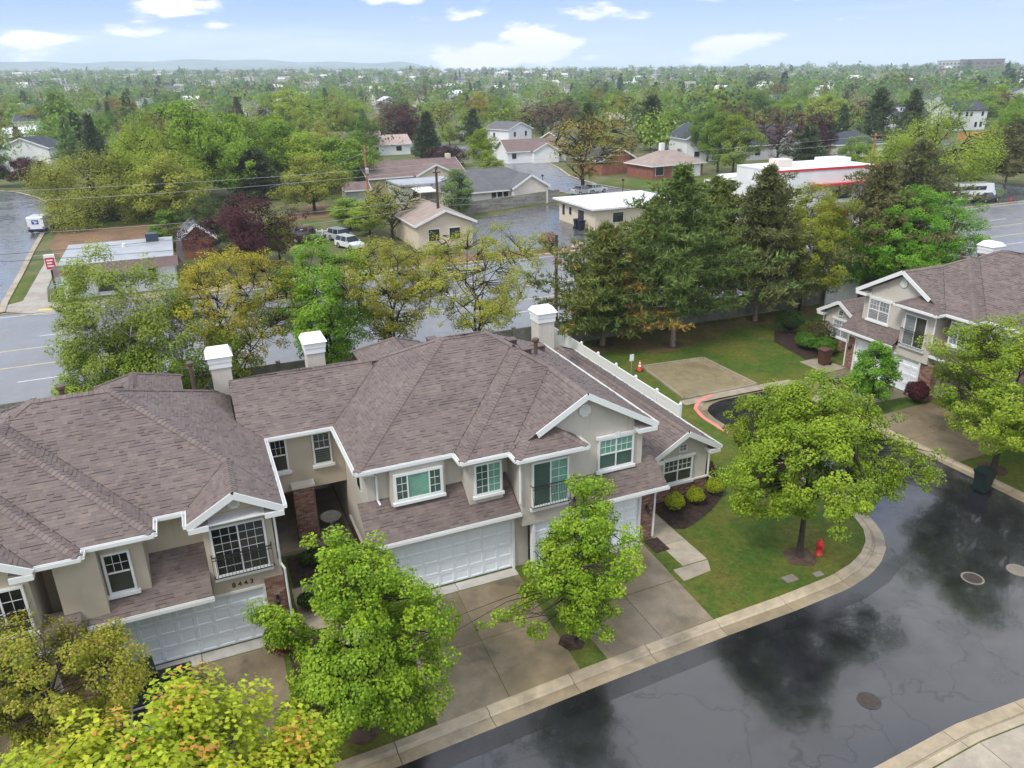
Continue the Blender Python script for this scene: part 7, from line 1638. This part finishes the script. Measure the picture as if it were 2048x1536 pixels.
# the wood and the houses beyond, too far to tell apart
def far_mass(name, count, dmin, dmax, per, lsz, seed, label, dim=(1, 1, 1)):
    rg = np.random.default_rng(seed); D = dmin + (dmax - dmin) * rg.uniform(0, 1, count) ** 1.15; u = rg.uniform(-160, 2210, count)
    az = np.array([math.atan2(*ray(a, 200)[:2]) for a in u]); x, y = D * np.sin(az), D * np.cos(az)
    ok = ~np.array([(b < 122 and a < 70) or (b < 99) or (b < 300 and abs(a - np.interp(b, [p[1] for p in BS], [p[0] for p in BS])) < 8) or blocked(a, b, 5, 9) for a, b in zip(x, y)]); x, y, D = x[ok], y[ok], D[ok]; count = len(x)
    z = np.array([rise(a, b) for a, b in zip(x, y)]); h = rg.uniform(5.0, 12.0, count) * np.where(rg.uniform(0, 1, count) < .10, 1.45, 1.0); r = h * rg.uniform(.38, .68, count); con = rg.uniform(0, 1, count) < .07
    cols = np.array([TC[k] for k in ('green', 'lime', 'olive', 'dark', 'bluegreen', 'deep', 'olive', 'olive', 'deep', 'bluegreen', 'brown', 'green', 'bluegreen', 'deep', 'green', 'lime')]); ci = rg.integers(0, len(cols), count); ci[con] = 3; r[con] *= .62; h[con] *= 1.15
    idx = np.repeat(np.arange(count), per); M = len(idx); d = unit(rg.normal(size=(M, 3))); q = rg.uniform(.55, 1.0, M)[:, None]
    lob = 1 + .3 * np.sin(3 * np.arctan2(d[:, 1], d[:, 0]) + idx * 1.7)[:, None] * np.array([1, 1, .6])
    P = d * q * lob * np.stack([r, r, h * .42], 1)[idx]; tp = np.where(con[idx], 1 - .75 * np.clip((P[:, 2] / (h[idx] * .42) + 1) / 2, 0, 1), 1.0); P[:, :2] *= tp[:, None]
    P += np.stack([x, y, z + h * .56], 1)[idx]; Nr = unit(d + rg.normal(size=(M, 3)) * .45 + np.array([0, 0, .25]))
    V, F, k = leaves(P, Nr, lsz * (h / 9)[idx] * rg.uniform(.7, 1.3, M), rg)
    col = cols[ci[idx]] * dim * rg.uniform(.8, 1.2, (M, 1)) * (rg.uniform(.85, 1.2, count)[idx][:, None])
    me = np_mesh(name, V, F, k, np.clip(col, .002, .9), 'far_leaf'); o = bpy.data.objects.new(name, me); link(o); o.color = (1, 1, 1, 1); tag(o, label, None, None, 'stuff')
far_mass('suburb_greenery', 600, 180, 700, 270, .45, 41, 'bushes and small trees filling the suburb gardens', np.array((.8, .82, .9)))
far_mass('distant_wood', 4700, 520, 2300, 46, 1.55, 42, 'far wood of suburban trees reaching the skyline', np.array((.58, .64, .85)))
rg = np.random.default_rng(77); b = MB()
for i in range(240):
    D = 640 + 1300 * rg.uniform(); u = rg.uniform(-60, 2110); d = ray(u, 200); t = D / math.hypot(d[0], d[1]); x, y = t * d[0], t * d[1]; z = rise(x, y); w_, d_, h_ = rg.uniform(4, 8), rg.uniform(3.5, 5), rg.uniform(3, 6)
    g = rg.uniform(.45, .8); b.cur = (g, g * .97, g * .92); b.box(x - w_, x + w_, y - d_, y + d_, z, z + h_); r_ = rg.choice([.10, .2, .3, .6]); b.cur = (r_, r_ * .93, r_ * .9)
    b.prism([(x - w_ - .4, y - d_ - .4, z + h_ + .02), (x - w_ - .4, y + d_ + .4, z + h_ + .02), (x - w_ - .4, y, z + h_ + 2.4)], (2 * w_ + .8, 0, 0))
tint_mat('far_house', .8, .2, 1.0, 0.0); o = b.build('distant_houses', 'far_house'); tag(o, 'tiny far houses scattered through the wood', None, None, 'stuff')
# hills on the left skyline
def hills():
    us = np.linspace(-500, 905, 90); rg = np.random.default_rng(3); b = MB(); rows = []
    for D, f in ((2500, 0.0), (2680, .45), (2860, .85), (3000, 1.0), (3250, .35)):
        ids = []
        for u in us:
            yt = 122 + 3.0 * math.sin(u * .011) + 1.5 * math.sin(u * .043 + 1) + (max(0, u - 790) / 115) ** 1.6 * 30; d = ray(u, yt); k = math.hypot(d[0], d[1]); top = CAMH + 3000 / k * d[2]
            z = rise(D * d[0] / k, D * d[1] / k) - 3; zz = z + (top - z) * f * (1 + .06 * math.sin(u * .05 + D) * (f < 1)); ids.append((D * d[0] / k, D * d[1] / k, zz))
        rows.append(b.pts(ids))
    for a, c_ in zip(rows, rows[1:]):
        for i in range(len(us) - 1): b.face(a + i, a + i + 1, c_ + i + 1, c_ + i)
    o = b.build('hills', 'hill_green', smooth=True); struct(o); o['label'] = 'long low hazy hills on the left skyline'
hills()
# ------------------------------------------------------------------ the damp air
m = bpy.data.materials.new('haze'); m.use_nodes = True; MATS['haze'] = m; t = m.node_tree; t.nodes.clear()
pv = t.nodes.new('ShaderNodeVolumePrincipled'); pv.inputs['Color'].default_value = (.80, .90, 1.0, 1); pv.inputs['Density'].default_value = HAZE; pv.inputs['Anisotropy'].default_value = .2
ou = t.nodes.new('ShaderNodeOutputMaterial'); t.links.new(pv.outputs[0], ou.inputs['Volume'])
b = MB(); b.box(-3700, 3700, -3700, 3700, -2, 125); o = b.build('haze', m); tag(o, 'thin grey-blue haze lying over the suburb', None, None, 'stuff')
